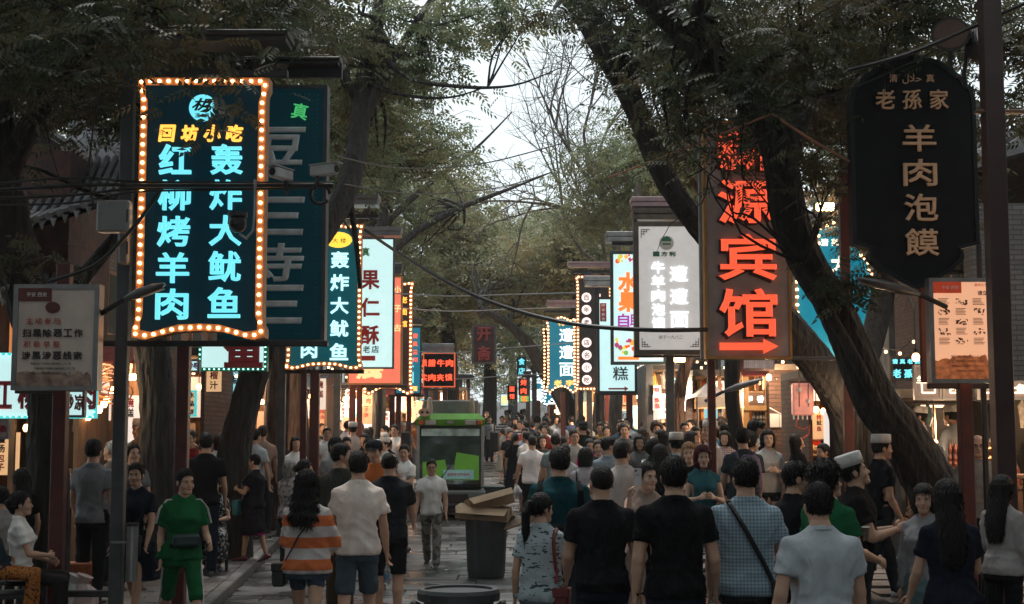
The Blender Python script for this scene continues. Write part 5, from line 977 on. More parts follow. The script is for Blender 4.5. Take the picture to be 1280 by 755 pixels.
tree('dark curving tree passing behind the hotel sign', [(X(1078, 20.5), 20.5, gz(5, 20.5)-.1, .34), px4(1066, 560, 20.5, 46), px4(1052, 500, 20.4, 46), px4(1015, 445, 20.2, 44), px4(960, 380, 20, 42), px4(905, 320, 19.8, 32), px4(850, 252, 19.5, 28), px4(821, 201, 19.4, 29), px4(793, 134, 19.3, 29), px4(762, 67, 19.1, 36), px4(720, 0, 19, 31), px4(680, -60, 19, 26)],
     [[px4(1075, 480, 21, 26), px4(1092, 420, 21.5, 30), px4(1105, 350, 22, 30), px4(1110, 250, 22.5, 26)], [px4(765, 75, 19.1, 14), px4(800, 40, 18.6, 12), px4(840, 0, 18, 10)]],
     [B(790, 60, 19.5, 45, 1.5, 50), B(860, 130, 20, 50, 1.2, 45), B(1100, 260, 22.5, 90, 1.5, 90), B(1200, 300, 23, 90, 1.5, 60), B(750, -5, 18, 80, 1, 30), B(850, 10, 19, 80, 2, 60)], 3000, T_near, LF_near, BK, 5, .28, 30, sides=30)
tree('thick dark trunk behind the notice poster at the far left', [(X(58, 15.3), 15.3, gz(-5, 15.3)-.1, .28), px4(60, 640, 15.3, 54), px4(60, 560, 15.3, 48), px4(58, 480, 15.3, 46), px4(40, 400, 15.2, 50), px4(15, 300, 15, 56), px4(-5, 200, 14.8, 52), px4(-10, 60, 14.5, 46), px4(10, -60, 14, 38)],
     [[px4(0, 230, 14.9, 36), px4(60, 120, 14.5, 26), px4(150, 20, 14, 20), px4(230, -70, 13.5, 14)], [px4(55, 440, 15.3, 18), px4(95, 360, 15.5, 20), px4(170, 260, 15.8, 16), px4(200, 150, 16, 12)]],
     [B(60, 70, 14, 130, 2, 100), B(230, 10, 14.3, 170, 2, 70), B(20, 190, 15.6, 50, 1, 60), B(130, 50, 12.3, 150, .8, 60), B(200, 110, 15.8, 90, .8, 60), B(20, 20, 16, 150, 2, 110), B(350, 30, 16, 100, 1.5, 50), B(285, 110, 13.05, 30, .15, 8), B(300, 140, 13.0, 26, .1, 12), B(225, 100, 13.1, 20, .1, 5), B(60, 330, 14.6, 30, .6, 20)],
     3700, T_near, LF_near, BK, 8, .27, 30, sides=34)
tree('dark trunk standing between the grey post and first red post, left', [(X(197, 18.5), 18.5, gz(-5, 18.5)-.1, .27), px4(194, 600, 18.5, 46), px4(197, 520, 18.5, 42), px4(192, 450, 18.5, 44), px4(180, 380, 18.5, 42), px4(168, 250, 18.4, 36), px4(172, 120, 18.2, 30), px4(200, 0, 18, 24)],
     [[px4(170, 260, 18.4, 20), px4(240, 150, 18.8, 18), px4(330, 60, 19.2, 14), px4(400, -20, 19.5, 10)]],
     [B(150, 60, 18.8, 130, 1.5, 90), B(330, 20, 19.5, 120, 2, 60), B(150, 120, 18.9, 70, .6, 30)], 2600, T_near, LF_near, BK, 9, .3, 30, sides=26)
tree('leaning trunk with pale scar behind the woman in black and magenta', [(X(296, 20.8), 20.8, gz(-5, 20.8)-.1, .27), px4(292, 580, 20.8, 42), px4(303, 520, 20.8, 36), px4(322, 455, 20.8, 36), px4(345, 400, 20.8, 34), px4(385, 320, 21, 30), px4(432, 240, 21.5, 28), px4(448, 170, 22, 26), px4(452, 110, 22.3, 22), px4(470, 40, 22.6, 18), px4(478, -30, 23, 14)],
     [[px4(446, 170, 22, 16), px4(480, 95, 22.3, 13), px4(520, 30, 22.6, 10), px4(560, -30, 23, 8)], [px4(448, 130, 22.2, 12), px4(420, 70, 22, 10), px4(400, 0, 21.5, 8)], [px4(470, 50, 22.6, 7), px4(505, 95, 22, 5), px4(570, 108, 21.6, 5), px4(640, 107, 21, 3), px4(700, 85, 20.6, 1.2)], [px4(452, 100, 22.3, 7), px4(500, 118, 22, 5), px4(560, 122, 21.8, 3), px4(610, 108, 21.5, 1.2)], [px4(435, 235, 21.5, 9), px4(445, 300, 21.7, 7), px4(450, 360, 22, 5)]],
     [B(470, 90, 23.5, 110, 1.6, 70), B(550, 60, 23.5, 50, 1, 50), B(440, 20, 22.5, 110, 1.5, 50), B(440, 200, 24.5, 70, .8, 50), B(620, 15, 22, 110, 1.2, 30)], 1900, T_mid, LF_mid, BK, 10, .3, 26, sides=26)
tree('reddish lit trunk right of the grey post, left middle', [(X(375, 27), 27, gz(-5, 27)-.1, .3), px4(372, 590, 27, 40), px4(366, 530, 27, 38), px4(366, 480, 27, 34), px4(372, 400, 27, 30), px4(400, 300, 27, 26), px4(430, 200, 27.5, 20)], [[px4(380, 380, 27, 14), px4(440, 290, 27.5, 12), px4(500, 215, 28, 8)]], [B(440, 150, 28, 110, 2, 70), B(520, 190, 29, 70, 2, 50)], 1900, T_mid, LF_mid, BK2, 11, .4, 26)
tree('brown trunk immediately left of the grey post, left middle', [(X(337, 25), 25, gz(-5, 25)-.1, .2), px4(340, 580, 25, 24), px4(342, 500, 25, 22), px4(345, 420, 25, 20), px4(350, 300, 25, 18), px4(330, 160, 25, 14)], (), [B(380, 120, 26, 120, 2, 70)], 1200, T_mid, LF_mid, BK2, 12, .4, 26)
tree('straight dark trunk between the far left shops', [(X(471, 36), 36, G(36), .22), px4(471, 540, 36, 13), px4(472, 480, 36, 13), px4(470, 380, 36, 13), px4(480, 250, 36, 11), px4(500, 150, 36, 8)], [[px4(475, 330, 36, 8), px4(520, 290, 36.5, 9), px4(580, 258, 37, 7), px4(640, 235, 37, 4), px4(690, 215, 37.5, 1.5)], [px4(470, 290, 36, 8), px4(530, 235, 36, 8), px4(590, 190, 36, 4), px4(640, 140, 36, 1.5)]],
     [B(500, 250, 38, 70, 2.5, 60), B(480, 360, 39, 60, 2.5, 70)], 2000, T_mid, LF_mid, BK, 13, .45, 24)
# right far trunks
tree('thin trunk carrying a floodlight under the hotel sign', [(X(922, 23.5), 23.5, gz(5, 23.5), .17), px4(922, 560, 23.5, 20), px4(915, 500, 23.5, 18), px4(918, 440, 23.5, 20), px4(935, 330, 23.5, 18), px4(925, 200, 23.5, 16)], (), [B(960, 90, 24.5, 60, 1.2, 40)], 600, T_mid, LF_mid, BK, 14, .4, 26)
tree('slim leaning brown trunk beside the grey post under the bronze sign', [(X(846, 27), 27, gz(5, 27), .16), px4(846, 560, 27, 17), px4(848, 500, 27, 16), px4(862, 440, 27, 14), px4(885, 380, 27, 12), px4(880, 250, 27.5, 10)], (), [B(860, 190, 28, 50, 1.5, 40)], 800, T_mid, LF_mid, BK2, 15, .4, 26)
tree('grey trunk below the handwritten sign', [(X(769, 33), 33, gz(5, 33), .17), px4(769, 550, 33, 17), px4(770, 500, 33, 16), px4(775, 440, 33, 14), px4(790, 330, 33.5, 12), px4(800, 200, 34, 8)], (), [B(800, 200, 35, 90, 2.5, 60), B(760, 260, 37, 70, 2, 40)], 2400, T_mid, LF_mid, BKG, 16, .45, 24)
tree('dark trunk leaning over the far street from the right', [(X(722, 44), 44, G(44), .4), px4(715, 530, 44, 22), px4(700, 490, 44, 22), px4(680, 462, 44, 18), px4(660, 430, 44, 14), px4(635, 405, 44, 11), px4(600, 385, 44, 8)], [[px4(700, 490, 44, 14), px4(715, 420, 44, 14), px4(730, 330, 44, 12)]], [B(720, 330, 46, 90, 3, 60), B(640, 350, 48, 60, 2, 50)], 4200, T_far, LF_far2, BK, 17, .55, 24)
# far trees that close the street
for i, (px, Y, blobs, n, lm, lab) in enumerate([
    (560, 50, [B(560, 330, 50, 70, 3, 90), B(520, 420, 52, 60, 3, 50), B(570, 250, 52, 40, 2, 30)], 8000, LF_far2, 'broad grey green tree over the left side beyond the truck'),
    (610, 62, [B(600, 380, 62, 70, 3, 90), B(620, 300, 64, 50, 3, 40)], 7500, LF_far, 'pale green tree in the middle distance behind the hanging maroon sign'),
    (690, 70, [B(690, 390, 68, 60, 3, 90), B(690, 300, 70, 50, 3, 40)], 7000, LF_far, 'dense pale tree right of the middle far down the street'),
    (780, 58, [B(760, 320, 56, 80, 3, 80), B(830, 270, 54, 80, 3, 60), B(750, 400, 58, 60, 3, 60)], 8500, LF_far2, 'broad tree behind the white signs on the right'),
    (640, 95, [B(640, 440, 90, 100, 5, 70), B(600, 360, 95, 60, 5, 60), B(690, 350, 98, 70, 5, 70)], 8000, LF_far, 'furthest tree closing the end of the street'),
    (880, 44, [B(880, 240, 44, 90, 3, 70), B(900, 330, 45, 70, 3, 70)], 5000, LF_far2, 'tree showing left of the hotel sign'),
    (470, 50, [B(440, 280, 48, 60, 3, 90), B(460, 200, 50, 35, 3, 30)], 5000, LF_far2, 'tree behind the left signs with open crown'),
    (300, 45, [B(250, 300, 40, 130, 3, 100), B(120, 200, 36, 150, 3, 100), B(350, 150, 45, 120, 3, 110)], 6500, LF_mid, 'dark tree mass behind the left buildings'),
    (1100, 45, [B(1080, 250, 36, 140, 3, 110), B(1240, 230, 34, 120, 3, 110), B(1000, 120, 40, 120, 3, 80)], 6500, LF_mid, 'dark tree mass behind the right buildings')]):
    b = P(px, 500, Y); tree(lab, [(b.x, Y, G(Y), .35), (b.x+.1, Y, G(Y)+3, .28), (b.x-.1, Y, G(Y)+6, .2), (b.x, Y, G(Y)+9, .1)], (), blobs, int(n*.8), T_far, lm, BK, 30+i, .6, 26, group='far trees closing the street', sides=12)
# canopy overhead (the trees of the avenue go on over the camera)
for i, (x, Y, lab) in enumerate(((-6, 6, 'street tree standing left of the camera'), (6.2, 5, 'street tree standing right of the camera'), (-6, -4, 'street tree behind the camera on the left'), (6.2, -4, 'street tree behind the camera on the right'))):
    tree(lab, [(x, Y, 0, .3), (x*.98, Y, 3, .26), (x*.85, Y, 6, .2), (x*.6, Y, 8.5, .1)], (), [((x*.6, Y, 8.6), (4.4, 5.2, 1.7)), ((x*.15, Y+1, 9.4), (3.6, 5.0, 1.5))]+([((x*.45, 12, 9.6), (4.5, 3.6, 1.3))] if Y > 0 else []), 4200 if Y > 0 else 1500, T_far, LF_mid, BK, 50+i, .6, 26, sides=12)  # the last crown mass, out of view, is added to shade near people
for i, (x, Y, lab) in enumerate(((-5.5, -16, 'large tree well behind the camera on the left'), (5.5, -18, 'large tree well behind the camera on the right'), (0, -42, 'big tree closing the street behind the camera'))):
    tree(lab, [(x, Y, 0, .3), (x*.98, Y, 3, .26), (x*.85, Y, 6, .2), (x*.6, Y, 8.5, .1)], (), [((x*.6, Y, 7.5), (5.5, 6.5, 4.0)), ((x*.2, Y-6, 6.5), (5.5, 4, 4.5))], 1500, T_far*1.9, LF_mid, BK, 60+i, .8, 26, sides=12)
# bare tree against the sky
def bare():
    g = np.random.default_rng(21); Y = 40; base = (X(745, Y), Y, G(Y), .24)
    path = [base, px4(752, 480, Y, 16), px4(762, 380, Y, 13), px4(770, 300, Y, 11), px4(756, 250, Y, 10), px4(735, 200, Y, 8)]
    t = thing('bare_tree', 'leafless tree with fine bare twigs against the pale sky', 'tree', base[:3]); o_ = np.array(base[:3]); V, Fq = trunk_mesh(path, 2, 12, .05, 5); obj('trunk', fastmesh('trunk', V-o_, Fq), BKG, t)
    VV = []; FF = []; off = [0]
    def grow(p, d, L, r, depth):
        q = p; pts = [(*p, r)]; n = 3
        for k in range(n):
            d = d+g.normal(size=3)*.22*np.array([1, .6, 1])+np.array([0, 0, .03]); d /= np.linalg.norm(d); q = q+d*L/n; pts.append((*q, r*(1-.5*(k+1)/n)))
            if depth and k > 0:
                for s_ in range(2):
                    e = d+g.normal(size=3)*.75; e /= np.linalg.norm(e); grow(q, e, L*g.uniform(.5, .78), r*.5, depth-1)
        V, Fq = trunk_mesh(pts, 1, 5 if depth > 1 else 3, 0, 2); VV.append(V); FF.append(Fq+off[0]); off[0] += len(V)
        if depth: grow(q, d, L*.7, r*.5, depth-1)
    for (a, b, tx, ty, L, r) in ((762, 370, 690, 250, 2.4, .10), (768, 300, 660, 215, 2.6, .10), (770, 310, 830, 200, 2.4, .09), (756, 255, 700, 120, 2.6, .10), (745, 225, 760, 90, 2.5, .08), (735, 200, 690, 60, 2.2, .07), (765, 290, 850, 120, 2.6, .08), (764, 340, 620, 280, 3.0, .09)):
        p = np.array(P(a, b, Y)); e = np.array(P(tx, ty, Y+g.normal()*1.5)); d = e-p; d /= np.linalg.norm(d); grow(p, d, L, r*.75, 3)
    o = obj('twigs', fastmesh('twigs', np.concatenate(VV)-o_, np.concatenate(FF)), BKG, t); o['kind'] = 'stuff'
bare()
# small weeds of leaf on the slanting trunk
V, Fq, _ = crown([B(1052, 350, YR-.55, 14, .15, 18), B(1058, 370, YR-.6, 20, .1, 10)], 70, T_near, 77, .08, 20); o = obj('trunk_sprouts', fastmesh('trunk_sprouts', V, Fq, False), LF_near); tag(o, 'leafy sprouts growing from the slanting right trunk', 'sprouts'); o['kind'] = 'stuff'
# ================================================================ PEOPLE
class Field:
    def __init__(s, lo, hi, h):
        s.lo = np.array(lo, float); s.h = h; s.n = np.maximum(4, np.ceil((np.array(hi)-s.lo)/h).astype(int)+1); s.F = np.full(s.n, 1.0, np.float32)
        s.ax = [s.lo[i]+h*np.arange(s.n[i]) for i in range(3)]
    def sub(s, lo, hi):
        a = np.clip(np.floor((np.array(lo)-s.lo)/s.h).astype(int), 0, s.n-1); b = np.clip(np.ceil((np.array(hi)-s.lo)/s.h).astype(int)+1, 1, s.n); b = np.maximum(b, a+1)
        sl = tuple(slice(a[i], b[i]) for i in range(3)); return sl, np.meshgrid(*[s.ax[i][sl[i]] for i in range(3)], indexing='ij')
    def put(s, sl, d, k, subtract=False):
        A = s.F[sl]
        if subtract: s.F[sl] = np.maximum(A, -d); return
        if k <= 0: s.F[sl] = np.minimum(A, d); return
        h = np.clip(.5+.5*(A-d)/k, 0, 1); s.F[sl] = A*(1-h)+d*h-k*h*(1-h)
    def cap(s, p, q, r1, r2, k=.02, sub=False):
        p, q = np.array(p, float), np.array(q, float); m = max(r1, r2)+k+s.h*2; sl, (Xg, Yg, Zg) = s.sub(np.minimum(p, q)-m, np.maximum(p, q)+m)
        d = q-p; L2 = d@d+1e-9; t = np.clip(((Xg-p[0])*d[0]+(Yg-p[1])*d[1]+(Zg-p[2])*d[2])/L2, 0, 1)
        D = np.sqrt((Xg-p[0]-t*d[0])**2+(Yg-p[1]-t*d[1])**2+(Zg-p[2]-t*d[2])**2)-(r1+(r2-r1)*t); s.put(sl, D, k, sub)
    def ell(s, c, r, k=.01, sub=False, rot=None):
        c, r = np.array(c, float), np.array(r, float); m = r.max()+k+s.h*2; sl, (Xg, Yg, Zg) = s.sub(c-m, c+m)
        x, y, z = Xg-c[0], Yg-c[1], Zg-c[2]
        if rot is not None: x, y, z = [rot[0][i]*x+rot[1][i]*y+rot[2][i]*z for i in range(3)]
        q = np.sqrt((x/r[0])**2+(y/r[1])**2+(z/r[2])**2); D = (q-1)*r.min(); s.put(sl, D, k, sub)
    def loft(s, keys, M=None, k=.03, z0=None, z1=None, p=2.3):
        """keys (z, half width, half depth, y offset) in a frame M (4x4, local->person)"""
        K = np.array(keys, float); zlo, zhi = K[0, 0], K[-1, 0]; hw = K[:, 1:3].max()+.12
        cs = [Vector((sx*hw, sy*hw, z)) for sx in (-1, 1) for sy in (-1, 1) for z in (zlo-.03, zhi+.03)]
        if M is not None: cs = [M@c for c in cs]
        c = np.array([tuple(v) for v in cs]); sl, (Xg, Yg, Zg) = s.sub(c.min(0), c.max(0))
        if M is not None:
            I = M.inverted(); x, y, z = [I[i][0]*Xg+I[i][1]*Yg+I[i][2]*Zg+I[i][3] for i in range(3)]
        else: x, y, z = Xg, Yg, Zg
        a = np.interp(z, K[:, 0], K[:, 1]); b = np.interp(z, K[:, 0], K[:, 2]); yo = np.interp(z, K[:, 0], K[:, 3])
        q = (np.abs(x/a)**p+np.abs((y-yo)/b)**p)**(1/p); D = (q-1)*np.minimum(a, b); D = np.maximum(D, np.maximum(zlo-z, z-zhi)); s.put(sl, D, k)
    def plane(s, q, d, rad, L):
        q = np.array(q, float); d = np.array(d, float); d /= np.linalg.norm(d); e = q+d*L; m = rad+s.h; sl, (Xg, Yg, Zg) = s.sub(np.minimum(q, e)-m, np.maximum(q, e)+m)
        x, y, z = Xg-q[0], Yg-q[1], Zg-q[2]; al = x*d[0]+y*d[1]+z*d[2]; pr = np.sqrt(np.maximum(0, x*x+y*y+z*z-al*al)); A = s.F[sl]; s.F[sl] = np.where((pr < rad) & (al > -.02), np.maximum(A, al), A)
    def cutz(s, z, above=True):
        Z = s.ax[2][None, None, :]; s.F = np.maximum(s.F, (Z-z) if above else (z-Z)).astype(np.float32)
    def mesh(s):
        F_ = s.F; F_[0] = F_[-1] = 1; F_[:, 0] = F_[:, -1] = 1; F_[:, :, 0] = F_[:, :, -1] = 1
        S = F_ < 0
        if not S.any(): return np.zeros((0, 3)), np.zeros((0, 4), int)
        n = np.array(F_.shape)-1; acc = np.zeros((*n, 3), np.float32); cnt = np.zeros(n, np.float32); cr = []
        for ax in range(3):
            A = [slice(None)]*3; Bq = [slice(None)]*3; A[ax] = slice(0, -1); Bq[ax] = slice(1, None); f0, f1 = F_[tuple(A)], F_[tuple(Bq)]
            c = S[tuple(A)] != S[tuple(Bq)]; cr.append((c, S[tuple(A)])); t = np.where(c, f0/(f0-f1+1e-12), 0)
            o1, o2 = [a for a in range(3) if a != ax]
            for d1 in (0, 1):
                for d2 in (0, 1):
                    sl = [slice(None)]*3; sl[o1] = slice(d1, d1+n[o1]); sl[o2] = slice(d2, d2+n[o2]); cc = c[tuple(sl)]; tt = t[tuple(sl)]
                    cnt += cc; acc[..., ax] += tt; 
                    if d1: acc[..., o1] += cc
                    if d2: acc[..., o2] += cc
        act = cnt > 0; ids = np.full(n, -1, np.int64); ids[act] = np.arange(act.sum()); idx = np.argwhere(act)
        V = s.lo+s.h*(idx+acc[act]/cnt[act][:, None]); Q = []
        for ax in range(3):
            c, s0 = cr[ax]; o1, o2 = [(1, 2), (2, 0), (0, 1)][ax]; ii = np.argwhere(c); ii = ii[(ii[:, o1] > 0) & (ii[:, o2] > 0) & (ii[:, o1] < n[o1]) & (ii[:, o2] < n[o2])]
            e1 = np.zeros(3, int); e1[o1] = 1; e2 = np.zeros(3, int); e2[o2] = 1
            q = np.stack([ids[tuple((ii-e1-e2).T)], ids[tuple((ii-e2).T)], ids[tuple(ii.T)], ids[tuple((ii-e1).T)]], 1)
            ins = s0[tuple(ii.T)]; q[~ins] = q[~ins][:, ::-1]; Q.append(q)
        return V, np.concatenate(Q)
def fold(V, amp, seed, vert=1.0, freq=1.0):
    V = fold0(V, amp*.45, seed, vert, freq); x, y, z = V[:, 0], V[:, 1], V[:, 2]; s_ = seed*2.3; ax = np.abs(x)
    def ridge(ph): return (1-np.abs(np.sin(ph)))**1.6-.35
    wv = 1.4*np.sin(9*x+s_)+1.1*np.sin(13*y-s_*.7)+.8*np.sin(17*z+4*x)
    a = ridge(26*z+10*ax+wv+s_)*np.clip((1.22-z)/.25, .12, 1)+.8*ridge(30*(z-.9*ax)+wv*.7+s_)*np.clip((ax-.06)/.1, 0, 1)*np.clip(1-abs(z-1.25)/.2, 0, 1)+.6*ridge(24*x+6*z+wv+s_)*np.clip((1.1-z)/.2, 0, 1)
    c = V.mean(0); d = V-c; d[:, 2] = 0; d /= np.linalg.norm(d, axis=1)[:, None]+1e-6
    return V+d*(a*amp*1.25)[:, None]
def fold0(V, amp, seed, vert=1.0, freq=1.0):
    """cloth folds as real relief, pushed along the rough normal"""
    if amp <= 0 or not len(V): return V
    x, y, z = V[:, 0]*freq, V[:, 1]*freq, V[:, 2]*freq; s_ = seed*1.7
    a = np.sin(31*x+17*y+9*z*vert+s_+2.2*np.sin(7*z+3*x+s_))*.5+np.sin(-23*x+29*y+21*z*vert+2*s_+1.8*np.sin(11*z-5*y))*.5+.6*np.sin(14*z+13*x*np.sign(x+1e-6)+s_)*np.sin(9*x+s_)
    c = V.mean(0); d = V-c; d[:, 2] = 0; d /= np.linalg.norm(d, axis=1)[:, None]+1e-6
    return V+d*(a*amp)[:, None]
def rotx(v, a): c, s_ = cos(a), sin(a); return Vector((v.x, v.y*c-v.z*s_, v.y*s_+v.z*c))
# arm: (raise forward, out sideways, elbow bend, turn inward)
ARM = dict(down=(3, 9, 12, 4), down2=(-4, 10, 16, 0), fwd=(26, 8, 34, 6), back=(-24, 9, 16, 0), bent=(18, 12, 85, 40), phone=(48, 14, 118, 22), reach=(38, 12, 48, 12), cross=(22, 10, 92, 68), clasp=(24, 10, 60, 50), wide=(2, 24, 18, 0), hold=(10, 10, 62, 8), face=(52, 6, 138, 20), far=(62, 6, 30, 4), hug=(45, 30, 70, 50))
LEG = dict(stand=((2, 3), (-2, 4)), walk=((20, 6), (-16, 16)), walk2=((-15, 18), (18, 5)), sit=((84, 84), (80, 88)), step=((10, 4), (-8, 12)))
_head = {}
def head_mesh(res, fem):
    k = (res, fem)
    if k in _head: return _head[k]
    f = Field((-.11, -.13, -.21), (.11, .145, .145), res)
    f.ell((0, -.008, .035), (.076, .094, .088), .0); f.ell((0, .028, -.035), (.060 if not fem else .056, .062, .078), .03); f.cap((-.02, .07, -.092), (.02, .07, -.092), .02, .02, .025)
    f.cap((0, .083, .012), (0, .104, -.026), .008, .0135, .012); f.cap((-.012, .094, -.03), (.012, .094, -.03), .007, .007, .006)
    f.cap((-.036, .08, .026), (.036, .08, .026), .010, .010, .014)
    for s_ in (-1, 1):
        f.ell((s_*.031, .098, .008), (.016, .012, .010), 0, True); f.ell((s_*.031, .077, .007), (.014, .013, .012), .003); f.ell((s_*.078, -.008, -.004), (.010, .022, .033), .006); f.ell((s_*.042, .058, -.03), (.024, .026, .024), .02)
    f.cap((-.016, .086, -.056), (.016, .086, -.056), .008, .008, .006); f.cap((-.013, .084, -.066), (.013, .084, -.066), .009, .009, .006)
    f.cap((0, -.022, -.06), (0, -.034, -.17), .054 if not fem else .044, .058 if not fem else .048, .025)
    _head[k] = f.mesh(); return _head[k]
def hair_mesh(style, res, seed):
    k = (style, res, seed % 5 if res < .012 else 0)
    if k in _head: return _head[k]
    long_ = style in ('long', 'pony', 'curly'); f = Field((-.17, -.24, -.52 if style in ('long', 'curlylong') else (-.42 if style == 'pony' else -.22)), (.17, .15, .19), res); g = np.random.default_rng(seed+3)
    inf = dict(buzz=.004, short=.012, bob=.022, long=.02, pony=.012, bun=.012, curly=.034, curlylong=.028, balding=.006).get(style, .015)
    f.ell((0, -.012, .038), (.078+inf*(.5 if style == 'short' else 1), .096+inf*.8, .092+inf*1.3), 0)
    if style == 'curly':
        for i in range(46): a, b = g.random()*6.28, g.uniform(-.3, 1.5); f.ell((.1*cos(a)*cos(b), -.015+.115*sin(a)*cos(b), .045+.115*sin(b)), (.024,)*3, .008)
    if style == 'short': f.ell((.006, .015, .085), (.062, .066, .048), .02)
    # cut the face and neck free: hairline rises towards the forehead
    Xg, Yg, Zg = np.meshgrid(*f.ax, indexing='ij'); low = dict(buzz=-.045, balding=-.05, short=-.062, bob=-.075, long=-.09, pony=-.055, bun=-.055, curly=-.08, curlylong=-.09).get(style, -.06); fr = .082 if style != 'balding' else .14
    line = np.where(Yg < .02, low+(Yg+.1)*.35, low+.042+(Yg-.02)*2.1); line = np.minimum(line, fr-np.abs(Xg)*.25)
    if style in ('bob', 'long', 'curlylong'): line = np.where(Yg < .045, -.115 if style == 'bob' else -.15, np.maximum(line, .066-np.abs(Xg)*.9))
    if style == 'balding': line = np.where((Zg > .085) & (Yg > -.05), .3, line)
    f.F = np.maximum(f.F, (line-Zg)).astype(np.float32)
    if style == 'bob': f.loft([(-.125, .082, .07, -.035), (-.07, .1, .085, -.03), (0, .1, .1, -.025), (.06, .096, .105, -.02)], None, .02); f.F = np.maximum(f.F, np.where((Yg > .045) & (Zg < .07), Yg-.045, -1)).astype(np.float32)
    if style in ('long', 'curlylong'):
        q = .13 if style == 'curlylong' else .10
        f.loft([(-.46 if style == 'long' else -.33, q*.55, .03, -.168), (-.40 if style == 'long' else -.29, q*.9, .042, -.166), (-.25, q, .05, -.15), (-.12, q*.95, .065, -.105), (0, .098, .09, -.045), (.06, .09, .095, -.03)], None, .02); f.F = np.maximum(f.F, np.where((Yg > .03) & (Zg < .07), Yg-.03, -1)).astype(np.float32)
    if style == 'pony':
        f.ell((0, -.125, .05), (.028, .03, .028), .01); f.cap((0, -.135, .05), (0, -.17, -.03), .03, .036, .01); f.cap((0, -.17, -.03), (-.01, -.165, -.18), .036, .03, .02); f.cap((-.01, -.165, -.18), (-.02, -.15, -.34), .03, .012, .02)
    if style == 'bun': f.ell((0, -.125, .03), (.045, .04, .045), .01)
    V, Q = f.mesh()
    d = V-np.array([0, -.02, .02]); rr = np.linalg.norm(d, axis=1)[:, None]; th = np.arctan2(d[:, 0], -d[:, 1]); am = dict(buzz=.0006, short=.0028, curly=.006, curlylong=.009, balding=.001).get(style, .0035)
    V = V+d/rr*(am*(np.sin(th*23+seed+np.sin(V[:, 2]*40)*2)+.7*np.sin(th*41+seed*2+V[:, 2]*25)))[:, None]
    if style == 'curlylong': V[:, 0] += .012*np.sin(V[:, 2]*75+th*3)*(V[:, 2] < 0); V[:, 1] += .008*np.sin(V[:, 2]*60)*(V[:, 2] < 0)
    _head[k] = (V, Q); return _head[k]
def tufts(V, Q, n, seed, L=.012, style='short'):
    g = np.random.default_rng(seed); c = V[Q].mean(1); e1 = V[Q[:, 1]]-V[Q[:, 0]]; e2 = V[Q[:, 3]]-V[Q[:, 0]]; nn = np.cross(e1, e2); nn /= np.linalg.norm(nn, axis=1)[:, None]+1e-9
    i = g.integers(0, len(c), n); p = c[i]; nr = nn[i]
    if np.mean(np.einsum('ij,ij->i', nn, c-c.mean(0))) < 0: nr = -nr
    crownp = np.array([0, -.05, .13]); fl = p-crownp; fl[:, 2] -= .03; fl -= nr*np.einsum('ij,ij->i', fl, nr)[:, None]; fl /= np.linalg.norm(fl, axis=1)[:, None]+1e-6
    if style in ('long', 'bob', 'pony', 'curlylong'): fl = fl*.4+np.array([0, 0, -1.]); fl /= np.linalg.norm(fl, axis=1)[:, None]
    d = fl+nr*(.10+.18*g.random(n))[:, None]+g.normal(size=(n, 3))*(.2 if style != 'short' else .3); d /= np.linalg.norm(d, axis=1)[:, None]; LL = L*(.5+g.random(n))
    w_ = np.cross(d, nr); w_ /= np.linalg.norm(w_, axis=1)[:, None]+1e-6; w_ *= .0022
    tip = p+d*LL[:, None]-np.array([0, 0, 1])*(LL**2)[:, None]*4; mid = p+d*LL[:, None]*.5+nr*.001
    VV = np.stack([p-w_-nr*.003, p+w_-nr*.003, mid+w_*.8, tip], 1).reshape(-1, 3); base = np.arange(n)*4
    return VV, np.stack([base, base+1, base+2, base+3], 1)
def hand_mb(mb, wrist, fd, across, curl=35, k=1.0, spread=3):
    """palm and five jointed fingers; fd points from the wrist, across points to the thumb side"""
    fd = fd.normalized(); ac = (across-fd*across.dot(fd)).normalized(); nm = fd.cross(ac)
    def at(a, b, c): return wrist+ac*(a*k)+fd*(b*k)+nm*(c*k)
    def sec(b, w_, th, c=0): return [tuple(at(w_*cos(q), b, c+th*sin(q))) for q in np.linspace(0, 2*pi, 11)[:-1]]
    mb.rings([sec(-.03, .026, .02), sec(0, .025, .018), sec(.03, .036, .016), (sec(.07, .041, .013)), sec(.09, .038, .010), sec(.096, .03, .006)])
    for j, (a, L, r) in enumerate(((.031, .066, .0085), (.011, .075, .009), (-.010, .07, .0085), (-.029, .056, .0075))):
        p = at(a, .088, 0); ang = 0; pts = [at(a, .07, 0), p]; rad = [r, r]
        for q, fr in enumerate((.45, .31, .24)):
            ang += R(curl*(.7+.12*j)); dirv = fd*cos(ang)+nm*(-sin(ang))+ac*(spread*.01*(1.5-j)); p = p+dirv*(L*fr*k); pts.append(p); rad.append(r*(1-.1*(q+1))*k)
        mb.tube(pts, rad, 6)
    p0 = at(.026, .02, -.004); p1 = at(.052, .05, -.012); p2 = at(.058, .078, -.022); p3 = at(.05, .1, -.03); mb.tube([p0, p1, p2, p3], [.013*k, .011*k, .0095*k, .007*k], 6)
